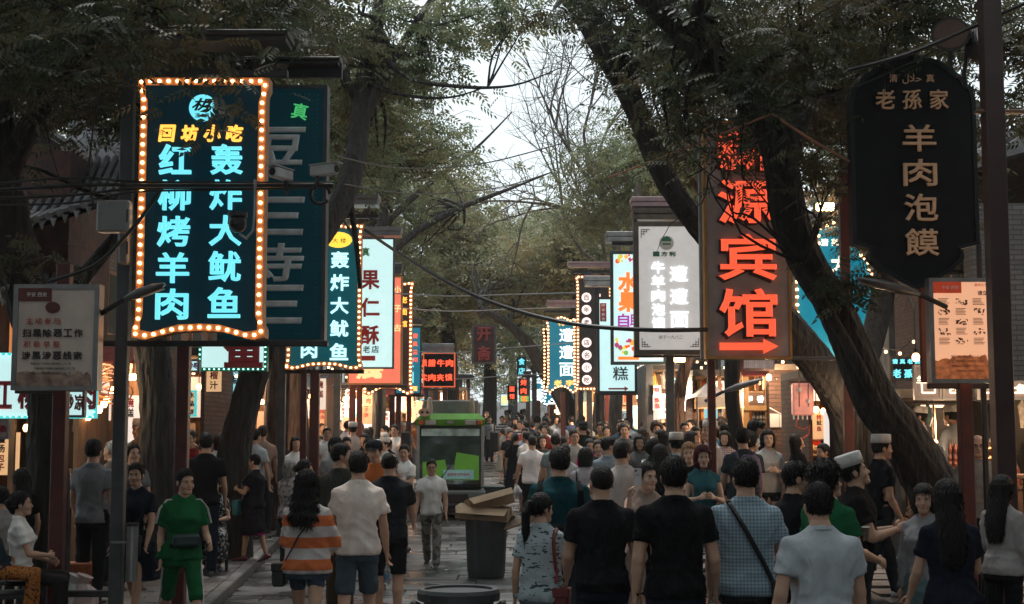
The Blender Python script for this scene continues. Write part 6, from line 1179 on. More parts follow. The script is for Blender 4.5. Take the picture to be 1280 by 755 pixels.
def person(label, px, ytop, Y, yaw=0, h=None, fem=False, hair='short', hc='dark', top=(.02, .02, .02), sleeve=.62, fit='tee', bot=(.03, .03, .035), btype='long', hem=None, legs='stand', armL='down', armR='down', head=(0, 0), build=1.0, lean=0, sk=0, res=None, hat=None, shoe=(.05, .05, .05), seat=None, group=None, seed=None, dress=False, topmat=None, botmat=None, glasses=False, dz=0.0, twist=0, low=.0, neck=.0, lod=None):
    x = X(px, Y); z0 = gz(x, Y)+dz; topz = P(px, ytop, Y).z; seed = seed if seed is not None else int(px*7+ytop)
    rq = random.Random(seed*3+1)
    if head == (0, 0): head = (rq.uniform(-15, 15), rq.uniform(-5, 3))
    if not twist and seat is None: twist = rq.uniform(-8, 8)
    if lean == 0 and seat is None: lean = rq.uniform(-2, 4)
    t = thing('person', label, 'person', (x, Y, z0), R(yaw), group); t['px'] = px
    hh = (topz-z0)-(.02 if hair not in ('bald',) else 0)-(.06 if hat == 'cap' else 0)
    S = ((topz-z0)/1.755 if h is None else h/1.755)
    if seat is not None: S = h/1.77
    lo_, hi_ = (1.50, 1.90) if not fem else (1.44, 1.76)
    if abs(S*1.77-min(max(S*1.77, lo_), hi_)) > .03: print('HEIGHT', label, round(S*1.77, 2), 'px', px, 'y', ytop, 'Y', Y)
    if seat is None: S = min(max(S, lo_/1.77), hi_/1.77)
    res = res or (.0155 if Y < 12.5 else .0185 if Y < 16 else .026 if Y < 22 else .032); near = Y < 16; hres = .0078 if Y < 14 else .0098 if Y < 18 else .0125 if Y < 24 else .0145
    fw_ = .88 if fem else 1.0; bw = build
    lg = LEG[legs] if isinstance(legs, str) else legs; arms = [ARM[a] if isinstance(a, str) else a for a in (armL, armR)]; arms = [(a[0]+rq.uniform(-9, 12), a[1]+rq.uniform(-3, 4), max(4, a[2]+rq.uniform(-6, 22)), a[3]) if a[2] < 30 else a for a in arms]
    # legs first: pelvis height follows from the lower foot
    joints = []; TH, SH = .425, .405
    for s_, (a, b) in zip((-1, 1), lg):
        a_, b_ = R(a), R(a-b); kn = Vector((s_*.012, sin(a_)*TH, -cos(a_)*TH)); an = kn+Vector((0, sin(b_)*SH, -cos(b_)*SH)); joints.append((s_, kn, an, a-b))
    if seat is None: pz = max(-(j[2].z) for j in joints)+.085
    else: pz = seat/S+.10
    pel = Vector((0, 0, pz)); off = Vector((0, 0, 0)); M = Matrix.Translation(pel)@Matrix.Rotation(R(-lean), 4, 'X')@Matrix.Rotation(R(twist), 4, 'Z')@Matrix.Translation(-Vector((0, 0, .92)))
    tk = [(.865, .155, .10, -.01), (.92, .172, .118, -.012), (1.0, .158, .108, -.0), (1.08, .142*1.0, .100, .004), (1.2, .155, .112, .004), (1.31, .168, .122, 0), (1.37, .160, .112, -.006), (1.41, .135, .095, -.012), (1.445, .098, .078, -.018), (1.475, .072, .066, -.022), (1.51, .06, .058, -.024)]
    if fem: tk = [(.865, .165, .105, -.012), (.92, .178, .120, -.014), (1.0, .155, .104, 0), (1.08, .126, .09, .004), (1.2, .140, .105, .008), (1.28, .148, .125, .02), (1.35, .146, .105, 0), (1.40, .118, .085, -.01), (1.44, .085, .068, -.016), (1.475, .06, .056, -.02), (1.51, .05, .05, -.022)]
    tk = [(a, b*(bw if a < 1.42 else 1), c*(1+(bw-1)*1.3 if a < 1.4 else 1), d) for a, b, c, d in tk]
    sw = (.178 if not fem else .158)*(1+(bw-1)*.4)
    SHs = [M@Vector((s_*sw, -.012, 1.385)) for s_ in (-1, 1)]; EL = []; WR = []; FD = []
    for s_, sh, (fa, oa, eb, tn) in zip((-1, 1), SHs, arms):
        d = Vector((s_*sin(R(oa)), 0, -cos(R(oa)))); d = rotx(d, R(fa)); el = sh+d*.285; f = rotx(Vector((s_*sin(R(oa*.5)), 0, -cos(R(oa*.5)))), R(fa+eb)); f = Matrix.Rotation(s_*R(tn), 3, 'Z')@f; wr = el+f.normalized()*.245; EL.append(el); WR.append(wr); FD.append(f.normalized())
    nk = M@Vector((0, -.022, 1.46)); hc_ = M@Vector((0, .008, 1.612)); hyaw, hpit = R(head[0]), R(head[1])
    HM = Matrix.Translation(hc_+Vector((0, 0, -.12)))@Matrix.Rotation(hyaw, 4, 'Z')@Matrix.Rotation(-hpit, 4, 'X')@Matrix.Translation((0, 0, .12))
    allp = [pel]+SHs+EL+WR+[pel+j[1] for j in joints]+[pel+j[2]+Vector((0, .22, 0)) for j in joints]+[pel+j[2] for j in joints]
    lo = np.min([tuple(p) for p in allp], 0)-.24; hi = np.max([tuple(p) for p in allp], 0)+.24; lo[2] = -.03; hi[2] = max(hi[2], 1.56)
    covered_leg = {'long': 1.0, 'capri': .8, 'shorts': .45, 'skirt': .3, 'hot': .2}[btype]
    # body
    f = Field(lo, hi, res); f.loft([(a, b-.012, c-.012, d) for a, b, c, d in tk], M, .03)
    r_ = fw_*(1+(bw-1)*.6)
    for s_, kn, an, ft in joints:
        hp = pel+Vector((s_*.085, 0, -.02)); k_ = pel+Vector((s_*.085, 0, 0))+kn; a_ = pel+Vector((s_*.085, 0, 0))+an; f.cap(hp, k_, .083*r_, .054*r_, .03); m = k_.lerp(a_, .3)+Vector((0, -.012, 0)); f.cap(k_, m, .052*r_, .054*r_, .02); f.cap(m, a_, .052*r_, .034, .02)
    for s_, sh, el, wr in zip((-1, 1), SHs, EL, WR):
        f.cap(sh, sh.lerp(el, .35), .045*r_, .045*r_, .03); f.cap(sh.lerp(el, .35), el, .047*r_, .037*r_, .02); f.cap(el, el.lerp(wr, .3), .038*r_, .039*r_, .015); f.cap(el.lerp(wr, .3), wr, .039*r_, .025*fw_, .015)
    f.cap(nk, M@Vector((0, -.008, 1.53)), .060*fw_, .055*fw_, .03)
    for s_ in (-1, 1): f.cap(M@Vector((s_*.03, -.03, 1.475)), M@Vector((s_*.12, -.018, 1.395)), .032, .032, .03)
    bodyF = f.F.copy(); V, Q = f.mesh(); hV, hQ = head_mesh(hres if Y < 26 else .016, fem)
    hm = np.array(HM); hk = .97 if fem else 1.0
    hV2 = (hV*hk)@hm[:3, :3].T+hm[:3, 3]; Vb = np.concatenate([V, hV2]); Qb = np.concatenate([Q, hQ+len(V)])
    if lod != 'far':
        mb = MB()
        for s_, wr, fd_, (fa, oa, eb, tn) in zip((-1, 1), WR, FD, arms):
            ac = Vector((0, 1, 0)) if eb < 50 and fa < 40 else Vector((-s_*.3, 0, 1)); ac = ac-fd_*ac.dot(fd_); nm = fd_.cross(ac)
            if eb < 50 and nm.x*s_ < 0: pass
            hand = MB(); hand_mb(hand, wr-fd_*.005, fd_, ac if True else ac, 26 if eb < 50 else 38, .98*fw_)
            hv = np.concatenate(hand.v)
            if eb < 50 and s_ > 0 or (eb >= 50 and s_ < 0):   # mirror the palm so fingers curl inward
                w0 = np.array(wr); nn = np.array(nm.normalized()); hv = hv-2*np.outer((hv-w0)@nn, nn); hand.f = [q[::-1] for q in hand.f]
            mb.add(hv, hand.f)
        hv = np.concatenate(mb.v); quads = np.array([q for q in mb.f if len(q) == 4])+len(Vb); others = [[i+len(Vb) for i in q] for q in mb.f if len(q) != 4]; Vb = np.concatenate([Vb, hv])
        me = bpy.data.meshes.new('body'); me.from_pydata((Vb*S).tolist(), [], Qb.tolist()+quads.tolist()+others); me.polygons.foreach_set('use_smooth', [True]*len(me.polygons)); me.update()
    else: me = fastmesh('body', Vb*S, Qb)
    obj('body', me, skin(sk), t)
    # top garment
    def garment(nm, f, amp, m, fr=1.0):
        V, Q = f.mesh()
        if not len(V): return None
        V = fold(V, amp, seed, 1.0, fr); return obj(nm, fastmesh(nm, V*S, Q), m, t)
    fres = res; hemz = .86-low; loose = {'tee': .018, 'loose': .032, 'shirt': .024, 'tight': .008}[fit]
    def cover(f, pad=.010, zt=9, m=.03):
        zz = f.ax[2][None, None, :]; A = np.minimum(f.F, bodyF-pad); f.F = np.where((f.F < m) & (zz < zt), A, f.F).astype(np.float32)
    def sleeves(f, sl):
        for s_, sh, el, wr in zip((-1, 1), SHs, EL, WR):
            if sl <= 0: continue
            e = sh.lerp(el, min(1, sl)); f.cap(sh+Vector((-s_*.012, 0, -.004)), e, (.052+loose*.25)*r_, (.053+loose*.75)*r_, .045)
            if s_ > 0 and sl > 1: pass
            if sl > 1: f.cap(el, el.lerp(wr, min(1, sl-1)), .052*r_+loose*.4, .036*r_+loose*.4, .02)
    def cuffs(f, sl):
        for s_, sh, el in zip((-1, 1), SHs, EL):
            if 0 < sl < 1: f.plane(sh.lerp(el, sl), el-sh, .085*r_, .2)
    if dress or True:
        tk2 = []
        for a, b, c, d in tk:
            if a < .85: continue
            ex = loose*(1 if a < 1.36 else .7 if a < 1.42 else .35)
            if not fem or fit == 'loose':
                b = max(b, .150*bw if a < 1.25 else b); c = max(c, .108 if a < 1.25 else c)
            if a > 1.5: a = 1.487+neck
            tk2.append((a, b+ex, c+ex, d))
        tk2 = [(hemz, tk2[0][1]+.004, tk2[0][2]+.006, tk2[0][3])]+[q for q in tk2 if q[0] > hemz+.01]
        f = Field(np.minimum(lo, lo), hi, fres); f.loft(tk2, M, .02, p=2.4); sleeves(f, sleeve)
        for s_ in (-1, 1): f.cap(M@Vector((s_*.05, -.028, 1.462)), M@Vector((s_*.13*fw_, -.018, 1.398)), .046, .048, .03)
        cover(f, .010, 1.465+pz-.92 if abs(lean) < 10 else 1.45+pz-.92); cuffs(f, sleeve); f.F = np.maximum(f.F, (hemz+pz-.92-f.ax[2])[None, None, :]).astype(np.float32)
        f.cap(M@Vector((0, .09, 1.505)), M@Vector((0, .115, 1.455)), .052, .035, 0, True)
        if fem and 100 < yaw % 360 < 260 and Y < 24: f.cap(M@Vector((0, .06, 1.52)), M@Vector((0, .15, 1.385)), .062, .012, 0, True)
        if seat is not None or dress: f.F = np.maximum(f.F, (pel.z-.12-f.ax[2])[None, None, :]).astype(np.float32)
        if not dress: garment('shirt', f, .0135 if res < .02 else .009, topmat or cloth(top))
        else: fdress = f
    # bottoms
    bm_ = botmat or cloth(bot)
    if btype == 'skirt' or dress:
        hz = hem if hem is not None else .5
        f2 = fdress if dress else Field(lo, hi, fres)
        if legs == 'sit':
            for s_, kn, an, ft in joints: f2.cap(pel+Vector((s_*.07, 0, 0)), pel+Vector((s_*.09, 0, 0))+kn, .12, .1, .05); f2.cap(pel+Vector((s_*.09, 0, -.02))+kn, pel+Vector((s_*.085, 0, 0))+kn.lerp(an, .7), .1, .11, .05)
        else:
            w0 = .16*bw; f2.loft([(hz, .235*bw, .19, 0), (hz+.15, .225*bw, .17, -.005), (.92, .19*bw, .135, -.012), (1.0, .165*bw, .115, 0), (1.04, (.15 if fem else .16)*bw, .108, 0)], Matrix.Translation((0, 0, pz-.92)), .03)
        garment('dress' if dress else 'skirt', f2, .011, (topmat or cloth(top)) if dress else bm_, .9)
    else:
        f2 = Field(lo, hi, fres); f2.loft([(.81, tk[0][1]+.006, tk[0][2]+.008, tk[0][3]), (.86, tk[0][1]+.012, tk[0][2]+.012, tk[0][3]), (.92, tk[1][1]+.01, tk[1][2]+.01, tk[1][3]), (1.01, tk[2][1]+.006, tk[2][2]+.006, 0)], M, .02)
        for s_, kn, an, ft in joints:
            hp = pel+Vector((s_*.085, 0, -.02)); k_ = pel+Vector((s_*.085, 0, 0))+kn; a_ = pel+Vector((s_*.085, 0, 0))+an; e1 = {'long': 1, 'capri': 1, 'shorts': .93, 'hot': .42}[btype]; wd = .012 if btype == 'shorts' else 0
            f2.cap(hp, hp.lerp(k_, e1), .094*r_, (.066 if btype != 'shorts' else .082)*r_+.004, .03)
            if btype in ('long', 'capri'): e2 = 1.0 if btype == 'long' else .12; q = k_.lerp(a_, e2); f2.cap(k_+Vector((0, -.004, 0)), q+Vector((0, -.006, 0)), .074*r_, .062*r_ if btype == 'long' else .070*r_, .02)
            if btype != 'long':
                cover(f2, .008, 1.0, .012)
                q0 = hp.lerp(k_, e1) if btype != 'capri' else q; d = ((k_-hp) if btype != 'capri' else (a_-k_)).normalized(); f2.plane(q0, d, .095*r_, .22)
        garment({'long': 'trousers', 'capri': 'cropped_trousers', 'shorts': 'shorts', 'hot': 'shorts'}[btype], f2, .006, bm_)
    # shoes
    if Y > 12 or seat is not None:
        for s_, kn, an, ft in joints:
            a_ = pel+Vector((s_*.085, 0, 0))+an; up = max(0, min(60, -ft if ft < -12 else 0)) if seat is None else 0; Rm = Matrix.Rotation(R(-up), 3, 'X')@Matrix.Rotation(-s_*R(8), 3, 'Z'); rs = []
            for y, w_, hgt in ((-.075, .018, .03), (-.06, .034, .055), (-.01, .037, .07), (.05, .038, .052), (.1, .046, .036), (.15, .042, .03), (.19, .02, .02)):
                rs.append([tuple((a_+Rm@Vector((w_*cos(q), y, -.083+hgt*(.5+.5*sin(q))*1.15 if sin(q) > -.6 else -.085)))*S) for q in np.linspace(0, 2*pi, 11)[:-1]])
            obj('shoe', MB().rings(rs), mat('shoe_%02x%02x%02x' % tuple(int(c*255) for c in shoe), shoe, .6), t, smooth=True)
    # hair
    if hair != 'bald':
        V, Q = hair_mesh(hair, hres if Y < 26 else .016, seed)
        if near or Y < 20: n = (2600 if Y < 13 else 1200) if hair != 'buzz' else 500; tV, tQ = tufts(V, Q, n, seed, dict(buzz=.004, short=.016, curly=.026, long=.035, bob=.03, pony=.022, bun=.014, curlylong=.045, balding=.008).get(hair, .02), hair); Q = np.concatenate([Q, tQ+len(V)]); V = np.concatenate([V, tV])
        V = (V*hk)@hm[:3, :3].T+hm[:3, 3]; obj('hair', fastmesh('hair', V*S, Q), hairm(hc), t)
    if Y < 21 and not dress and not (100 < yaw % 360 < 260):
        cz = 1.488; rr = [[tuple((M@Vector(((.064 if not fem else .053)*g_*cos(q)*1.06, -.0235+(.061 if not fem else .053)*g_*sin(q)*1.06, cz+zz+.012*(-sin(q)))))*S) for q in np.linspace(0, 2*pi, 21)[:-1]] for zz, g_ in ((-.022, 1.22), (-.004, 1.12), (.004, 1.04), (-.006, 1.0))]
        obj('collar', MB().rings(rr, cap=False), topmat or cloth(top), t, smooth=True)
    if hat == 'cap':      # white kitchen cap
        rs = [[tuple((HM@Vector((.088*g_*cos(q), -.012+.106*g_*sin(q), zz+.02*sin(q)*-0)))*S) for q in np.linspace(0, 2*pi, 19)[:-1]] for zz, g_ in ((.062, 1.02), (.1, 1.03), (.15, 1.0), (.158, .9), (.16, .3))]
        obj('white_cap', MB().rings(rs), cloth((.62, .60, .58)), t, smooth=True)
    if hat in ('black_cap', 'hat'):
        rs = [[tuple((HM@Vector((.092*g_*cos(q), -.01+.108*g_*sin(q), zz)))*S) for q in np.linspace(0, 2*pi, 19)[:-1]] for zz, g_ in ((.05, 1.02), (.1, .98), (.135, .72), (.145, .2))]; c_ = MB().rings(rs)
        br = [[tuple((HM@Vector((a*cos(q), b*sin(q)+o2, .055-.012*k2)))*S) for q in np.linspace(0, 2*pi, 19)[:-1]] for a, b, o2, k2 in (((.085, .1, 0, 0), (.075, .1, .075, .6), (.075, .1, .075, .9), (.085, .1, 0, .3)) if hat == 'black_cap' else ((.09, .1, 0, 0), (.16, .18, 0, 1.5), (.16, .18, 0, 1.9), (.09, .1, 0, .5)))]
        c_.rings(br, cap=False); obj('cap' if hat == 'black_cap' else 'hat', c_, cloth((.02, .022, .026)), t, smooth=True)
    # face details when the face shows
    a_ = (yaw+head[0]) % 360
    if 60 < a_ < 300 and Y < 34 and ytop > 0:
        def fp(x, y, z): return HM@(Vector((x, y, z))*hk)*S
        hmi = np.array(HM)
        def fobj(nm, mb, m): V = np.concatenate(mb.v)*hk; V = V@hmi[:3, :3].T+hmi[:3, 3]; m2 = MB(); m2.add(V*S, mb.f); return obj(nm, m2, m, t, smooth=True)
        ew = MB(); ir = MB(); eb_ = MB()
        for s_ in (-1, 1):
            ew.ell((s_*.031, .0815, .007), (.0125, .010, .0058), 8, 6); ir.ell((s_*.031, .0885, .007), (.0052, .0045, .0055), 8, 5)
            eb_.tube([(s_*.017, .0915, .0235), (s_*.032, .0925, .028), (s_*.047, .083, .024)], [.003, .0042, .002], 5); eb_.tube([(s_*.019, .0905, .0125), (s_*.031, .0925, .0145), (s_*.044, .0855, .0115)], [.0018, .0026, .0015], 4)
        fobj('eyes', ew, mat('eye_white', (.5, .48, .45), .3)); fobj('irises', ir, mat('iris', (.012, .008, .006), .2)); fobj('eyebrows', eb_, hairm('dark'))
        lp = MB().tube([(-.022, .088, -.061), (-.01, .0945, -.0585), (0, .0945, -.060), (.01, .0945, -.0585), (.022, .088, -.061)], [.002, .0048, .005, .0048, .002], 6); fobj('lips', lp, mat('lips_f' if fem else 'lips_m', (.30, .06, .05) if fem else (.28, .12, .09), .4))
        if glasses:
            gl = MB()
            for s_ in (-1, 1): gl.tube([(s_*.034+.023*cos(q), .102, .006+.017*sin(q)) for q in np.linspace(0, 2*pi, 14)], .0022, 5); gl.tube([(s_*.057, .1, .01), (s_*.078, .04, .01), (s_*.08, -.01, .005)], .002, 5)
            gl.tube([(-.011, .103, .008), (.011, .103, .008)], .002, 5); fobj('glasses', gl, M_black)
    t['S'] = S; PE[label] = dict(t=t, S=S, M=M, tk=tk, loose=loose, pel=pel, WR=WR, EL=EL, SH=SHs, HM=HM, bw=bw, FD=FD, sw=sw); return t
PE = {}
def W(lb, p): d = PE[lb]; t = d['t']; return Matrix.Translation(t.location)@Matrix.Rotation(t.rotation_euler[2], 4, 'Z')@(Vector(p)*d['S'])
def torso_pt(d, x, z, front, ex=.02):
    K = np.array(d['tk']); a = np.interp(z, K[:, 0], K[:, 1])+d['loose']+ex; b = np.interp(z, K[:, 0], K[:, 2])+d['loose']+ex; yo = np.interp(z, K[:, 0], K[:, 3]); q = max(0, 1-abs(x/a)**2.3)**(1/2.3); return d['M']@Vector((x, yo+(b if front else -b)*q, z))
def strap(lb, pts, w_, m, label, cat='bag strap', obj_name='strap', parent=None):
    """a flat strap over the torso: (x, z, front?) points in the body's own frame"""
    d = PE[lb]; ps = []
    dense = []
    for a, b in zip(pts, pts[1:]):
        for i in range(6): u = i/6; dense.append((a[0]+(b[0]-a[0])*u, a[1]+(b[1]-a[1])*u, a[2] if u < .5 else b[2]))
    dense.append(pts[-1])
    V = [torso_pt(d, *q) for q in dense]; mb = MB(); V = [v*d['S'] for v in V]
    mb.tube(V, w_/2, 8, flat=.35) if False else mb.tube(V, w_/2*.8, 6)
    return mb, d
def bag(lb, pts, w_, m, boxc, boxs, label, name='shoulder_bag', cat='bag', side=None, bm=None, rnd=.02, handle=False):
    d = PE[lb]; t0 = d['t']; t = thing(name, label, cat, t0.location, t0.rotation_euler[2], None)
    if pts: mb, _ = strap(lb, pts, w_, m, label); obj('strap', mb, m, t)
    if boxc:
        c = Vector(boxc)*d['S']; s_ = [q*d['S']/2 for q in boxs]; b = MB().box(c.x-s_[0], c.x+s_[0], c.y-s_[1], c.y+s_[1], c.z-s_[2], c.z+s_[2], b=min(rnd, min(s_)*.6)); obj('bag_body', b, bm or m, t)
        obj('flap', MB().box(c.x-s_[0]-.004, c.x+s_[0]+.004, c.y-s_[1]-.006, c.y+s_[1]+.006, c.z+s_[2]*.35, c.z+s_[2]+.006, b=.006), bm or m, t)
    return t
# ---- patterned cloths
def banded(name, axis, bands, scale, off=0.0, base=None, noise=0.0):
    """hard-edged repeat bands of woven colour along an axis of the garment"""
    if name in _mc: return _mc[name]
    m = mat(name, bands[0], .9, bump=.3, bs=13, spec=.15); N, L, b = nodes(m); tc = N.new('ShaderNodeTexCoord'); sp = N.new('ShaderNodeSeparateXYZ'); L.new(tc.outputs['Object'], sp.inputs[0])
    mu = N.new('ShaderNodeMath'); mu.operation = 'MULTIPLY_ADD'; mu.inputs[1].default_value = scale; mu.inputs[2].default_value = off; L.new(sp.outputs[axis], mu.inputs[0])
    fr = N.new('ShaderNodeMath'); fr.operation = 'FRACT'; L.new(mu.outputs[0], fr.inputs[0]); cr_ = N.new('ShaderNodeValToRGB'); cr_.color_ramp.interpolation = 'CONSTANT'; n = len(bands)
    e = cr_.color_ramp.elements; e[0].position = 0; e[0].color = (*bands[0], 1); e[1].position = 1/n; e[1].color = (*bands[1], 1)
    for i in range(2, n): q = e.new(i/n); q.color = (*bands[i], 1)
    L.new(fr.outputs[0], cr_.inputs[0]); L.new(cr_.outputs[0], b.inputs['Base Color']); return m
def checked(name, c1, c2, sc):
    if name in _mc: return _mc[name]
    m = mat(name, c1, .9, bump=.3, bs=13, spec=.15); N, L, b = nodes(m); tc = N.new('ShaderNodeTexCoord'); sp = N.new('ShaderNodeSeparateXYZ'); L.new(tc.outputs['Object'], sp.inputs[0]); outs = []
    for ax in (0, 2):
        mu = N.new('ShaderNodeMath'); mu.operation = 'MULTIPLY'; mu.inputs[1].default_value = sc; L.new(sp.outputs[ax], mu.inputs[0]); fr = N.new('ShaderNodeMath'); fr.operation = 'FRACT'; L.new(mu.outputs[0], fr.inputs[0]); g_ = N.new('ShaderNodeMath'); g_.operation = 'GREATER_THAN'; g_.inputs[1].default_value = .6; L.new(fr.outputs[0], g_.inputs[0]); outs.append(g_.outputs[0])
    ad = N.new('ShaderNodeMath'); ad.operation = 'ADD'; L.new(outs[0], ad.inputs[0]); L.new(outs[1], ad.inputs[1]); hf = N.new('ShaderNodeMath'); hf.operation = 'MULTIPLY'; hf.inputs[1].default_value = .5; L.new(ad.outputs[0], hf.inputs[0])
    mx_ = N.new('ShaderNodeMix'); mx_.data_type = 'RGBA'; L.new(hf.outputs[0], mx_.inputs[0]); mx_.inputs[6].default_value = (*c1, 1); mx_.inputs[7].default_value = (*c2, 1); L.new(mx_.outputs[2], b.inputs['Base Color']); return m
def splotch(name, c1, c2, sc, th=.55, stretch=(1, 1, 1)):
    if name in _mc: return _mc[name]
    m = mat(name, c1, .9, bump=.3, bs=13, spec=.15); N, L, b = nodes(m); tc = N.new('ShaderNodeTexCoord'); mp = N.new('ShaderNodeMapping'); mp.inputs[3].default_value = stretch; L.new(tc.outputs['Object'], mp.inputs[0]); v = N.new('ShaderNodeTexNoise'); v.inputs['Scale'].default_value = sc; v.inputs['Detail'].default_value = 1; L.new(mp.outputs[0], v.inputs[0])
    g_ = N.new('ShaderNodeMath'); g_.operation = 'GREATER_THAN'; g_.inputs[1].default_value = th; L.new(v.outputs[0], g_.inputs[0]); mx_ = N.new('ShaderNodeMix'); mx_.data_type = 'RGBA'; L.new(g_.outputs[0], mx_.inputs[0]); mx_.inputs[6].default_value = (*c1, 1); mx_.inputs[7].default_value = (*c2, 1); L.new(mx_.outputs[2], b.inputs['Base Color']); return m
WH = (.76, .74, .72); GY = (.20, .205, .21); BL = (.012, .012, .014); NV = (.012, .016, .028); BE = (.52, .37, .34); DN = (.05, .07, .10); KH = (.25, .20, .14); LB = (.30, .36, .40)
p = person
orange_stripe = banded('orange_white_bands', 2, [(.55, .14, .05), (.55, .14, .05), (.50, .46, .45), (.50, .46, .45)], 5.4, .55)
plaid = checked('blue_pink_check', (.30, .40, .46), (.12, .17, .22), 42); leo = splotch('spotted_orange', (.35, .13, .035), (.02, .015, .01), 45, .58)
pat1 = splotch('black_white_print', (.03, .032, .035), (.35, .34, .33), 26, .56); pat2 = splotch('pale_lettered_print', (.36, .42, .45), (.06, .07, .08), 20, .62, (1, 1, 2.6)); camo = splotch('pale_camouflage', (.26, .24, .21), (.10, .09, .075), 13, .52)
stripeskirt = banded('teal_white_fine_stripes', 2, [(.30, .34, .35), (.05, .07, .08)], 34); darkstripe = banded('dark_fine_check', 2, [(.02, .03, .035), (.05, .06, .07)], 40)
# ---------- left pavement
p('woman in white T-shirt seated at the bottom left with a child on her lap', 30, 632, 13.2, -75, h=1.6, fem=True, hair='bun', top=WH, bot=(.03, .025, .025), legs='sit', seat=.5, armL='hold', armR='clasp', head=(0, -5))
p('man in grey T-shirt and black trousers seen from behind, left', 118, 548, 15.9, -8, hair='short', top=(.20, .205, .22), bot=BL, armL='down', armR='down', build=1.02, seed=3)
p('middle aged woman in dark dress facing the camera beside the left grey post', 172, 573, 14.3, 172, fem=True, hair='short', top=(.014, .018, .028), btype='skirt', hem=.5, bot=(.012, .014, .024), armL='down', armR='down', build=1.1, head=(6, 0), legs='walk')
p('woman in green tracksuit with white side stripes striding towards the camera', 231, 575, 13.8, 205, fem=True, hair='short', top=(.012, .10, .035), bot=(.012, .10, .035), btype='capri', armL='hold', armR='back', legs=((27, 8), (-24, 12)), build=1.04, head=(16, 3), sleeve=.7, seed=8)
p('man in black T-shirt behind the woman in green', 258, 540, 18.6, 12, hair='short', top=BL, bot=NV, head=(-5, 0))
p('man in red shirt and glasses behind the first red post', 239, 536, 21.5, 165, hair='short', top=(.28, .012, .015), bot=BL, glasses=True, armL='phone')
p('woman with reddish brown bob in a white blouse with a dark strap, left', 275, 541, 22.5, 5, fem=True, hair='bob', hc='brown', top=WH, bot=NV)
p('shopkeeper in white with a white cap inside the brick walled stall', 238, 514, 26.3, 170, hair='short', top=WH, hat='cap', bot=GY, dz=.25)
p('cook with a tan cap in the timber stall left of the dark trunk', 174, 524, 19.8, 175, hair='short', top=(.25, .16, .10), hat='cap', bot=BL, dz=.15, armL='bent')
p('woman with tied hair by the timber stall, half hidden by the grey post', 167, 548, 17.2, -150, fem=True, hair='bun', top=(.12, .12, .13))
p('grey haired man at the timber stall counter', 143, 549, 17.6, 60, hair='buzz', hc='grey', top=(.15, .12, .11))
p('person with long dark hair in black behind the leftmost trunk', 22+6, 585, 14.9, 40, fem=True, hair='long', top=BL, armL='bent')
p('person in grey at the left edge cut off by the frame', 2, 600, 14.4, 70, h=1.6, hair='short', top=(.30, .28, .27), sleeve=1.5, seat=.5, legs='sit')
p('seated woman in a patterned dress with a grey green vest beside the green tracksuit woman', 270, 578, 19.2, 190, h=1.58, fem=True, hair='bun', topmat=pat1, top=GY, btype='skirt', botmat=pat1, hem=.35, legs='sit', seat=.42, armL='clasp', armR='fwd')
p('woman in black and magenta dress with a teal and grey shoulder bag', 318, 566, 20.4, 75, fem=True, hair='short', top=(.014, .013, .017), btype='skirt', bot=(.014, .012, .017), hem=.45, legs='step', armL='bent', armR='fwd', build=1.22, shoe=(.12, .02, .03), head=(-5, 0))
p('man in white T-shirt behind the leaning trunk', 319, 535, 23.5, -20, hair='short', top=(.42, .45, .48))
p('man with rusty brown hair in a tan shirt by the reddish trunk', 328, 531, 24.5, 10, hair='short', hc='brown', top=(.35, .24, .19))
p('small woman with grey hair in a pale patterned blouse between trunk and striped shirt', 363, 574, 19.5, -30, fem=True, hair='bob', hc='grey', topmat=splotch('pale_flower', (.4, .38, .38), (.18, .14, .16), 20), top=WH)
p('woman in dark teal T-shirt looking right behind the orange striped woman', 378, 573, 17.4, -70, fem=True, hair='bun', top=(.012, .022, .028), armL='fwd', armR='back')
# ---------- near left group
p('woman with long curly hair in an orange and white banded shirt seen from behind', 386, 583, 12.4, -4, fem=True, hair='curlylong', topmat=orange_stripe, top=WH, fit='loose', sleeve=1.15, bot=DN, btype='hot', legs='walk', armL='fwd', armR='bent', build=1.12, low=.0, seed=2)
p('tall man in beige grey T-shirt and denim shorts holding a bottle, from behind', 448, 558, 13.2, 2, hair='short', top=(.72, .63, .58), bot=(.06, .085, .11), btype='shorts', legs='walk2', armR=(6, 10, 18, 0), build=1.0, fit='loose', seed=11)
p('man in black T-shirt and black shorts right of the beige T-shirt man, from behind', 487, 563, 15.0, 0, hair='balding', top=(.018, .02, .024), bot=BL, btype='shorts', armR='fwd', build=1.08, seed=4)
p('man in olive shirt turning his face to the right', 428, 553, 16.0, -15, hair='short', top=(.055, .055, .048), head=(-62, 0), bot=(.06, .04, .025), sleeve=1.6)
p('man in a black peaked cap and orange collar behind the beige T-shirt man', 470, 546, 18.0, 150, hair='short', hat='black_cap', top=(.45, .12, .03), head=(20, 5))
p('young man in white T-shirt with a cross strap and folded arms, left of the truck', 505, 554, 22.2, 145, hair='short', top=WH, bot=(.30, .29, .27), btype='shorts', armL='cross', armR='cross', legs='step', head=(30, 5), shoe=(.02, .02, .02))
p('man in white T-shirt and pale camouflage trousers walking towards the camera', 540, 570, 20.6, 178, hair='short', top=WH, bot=KH, botmat=camo, armL='down', armR='down', legs='walk', glasses=True, head=(4, 4), seed=6)
p('man in pinkish white shirt with white cap from behind, left crowd', 441, 527, 30, 5, hair='short', hat='cap', top=(.52, .40, .36))
p('man leaning in white with dark hair left of the white capped man', 428, 524, 33, -60, hair='short', top=WH, lean=12)
p('woman with bobbed hair in orange next to the red posts', 458, 535, 32, -150, fem=True, hair='bun', top=(.5, .15, .04))
p('man in white T-shirt with raised hand to his mouth near the truck', 494, 530, 31, 160, hair='short', top=WH, armL='face')
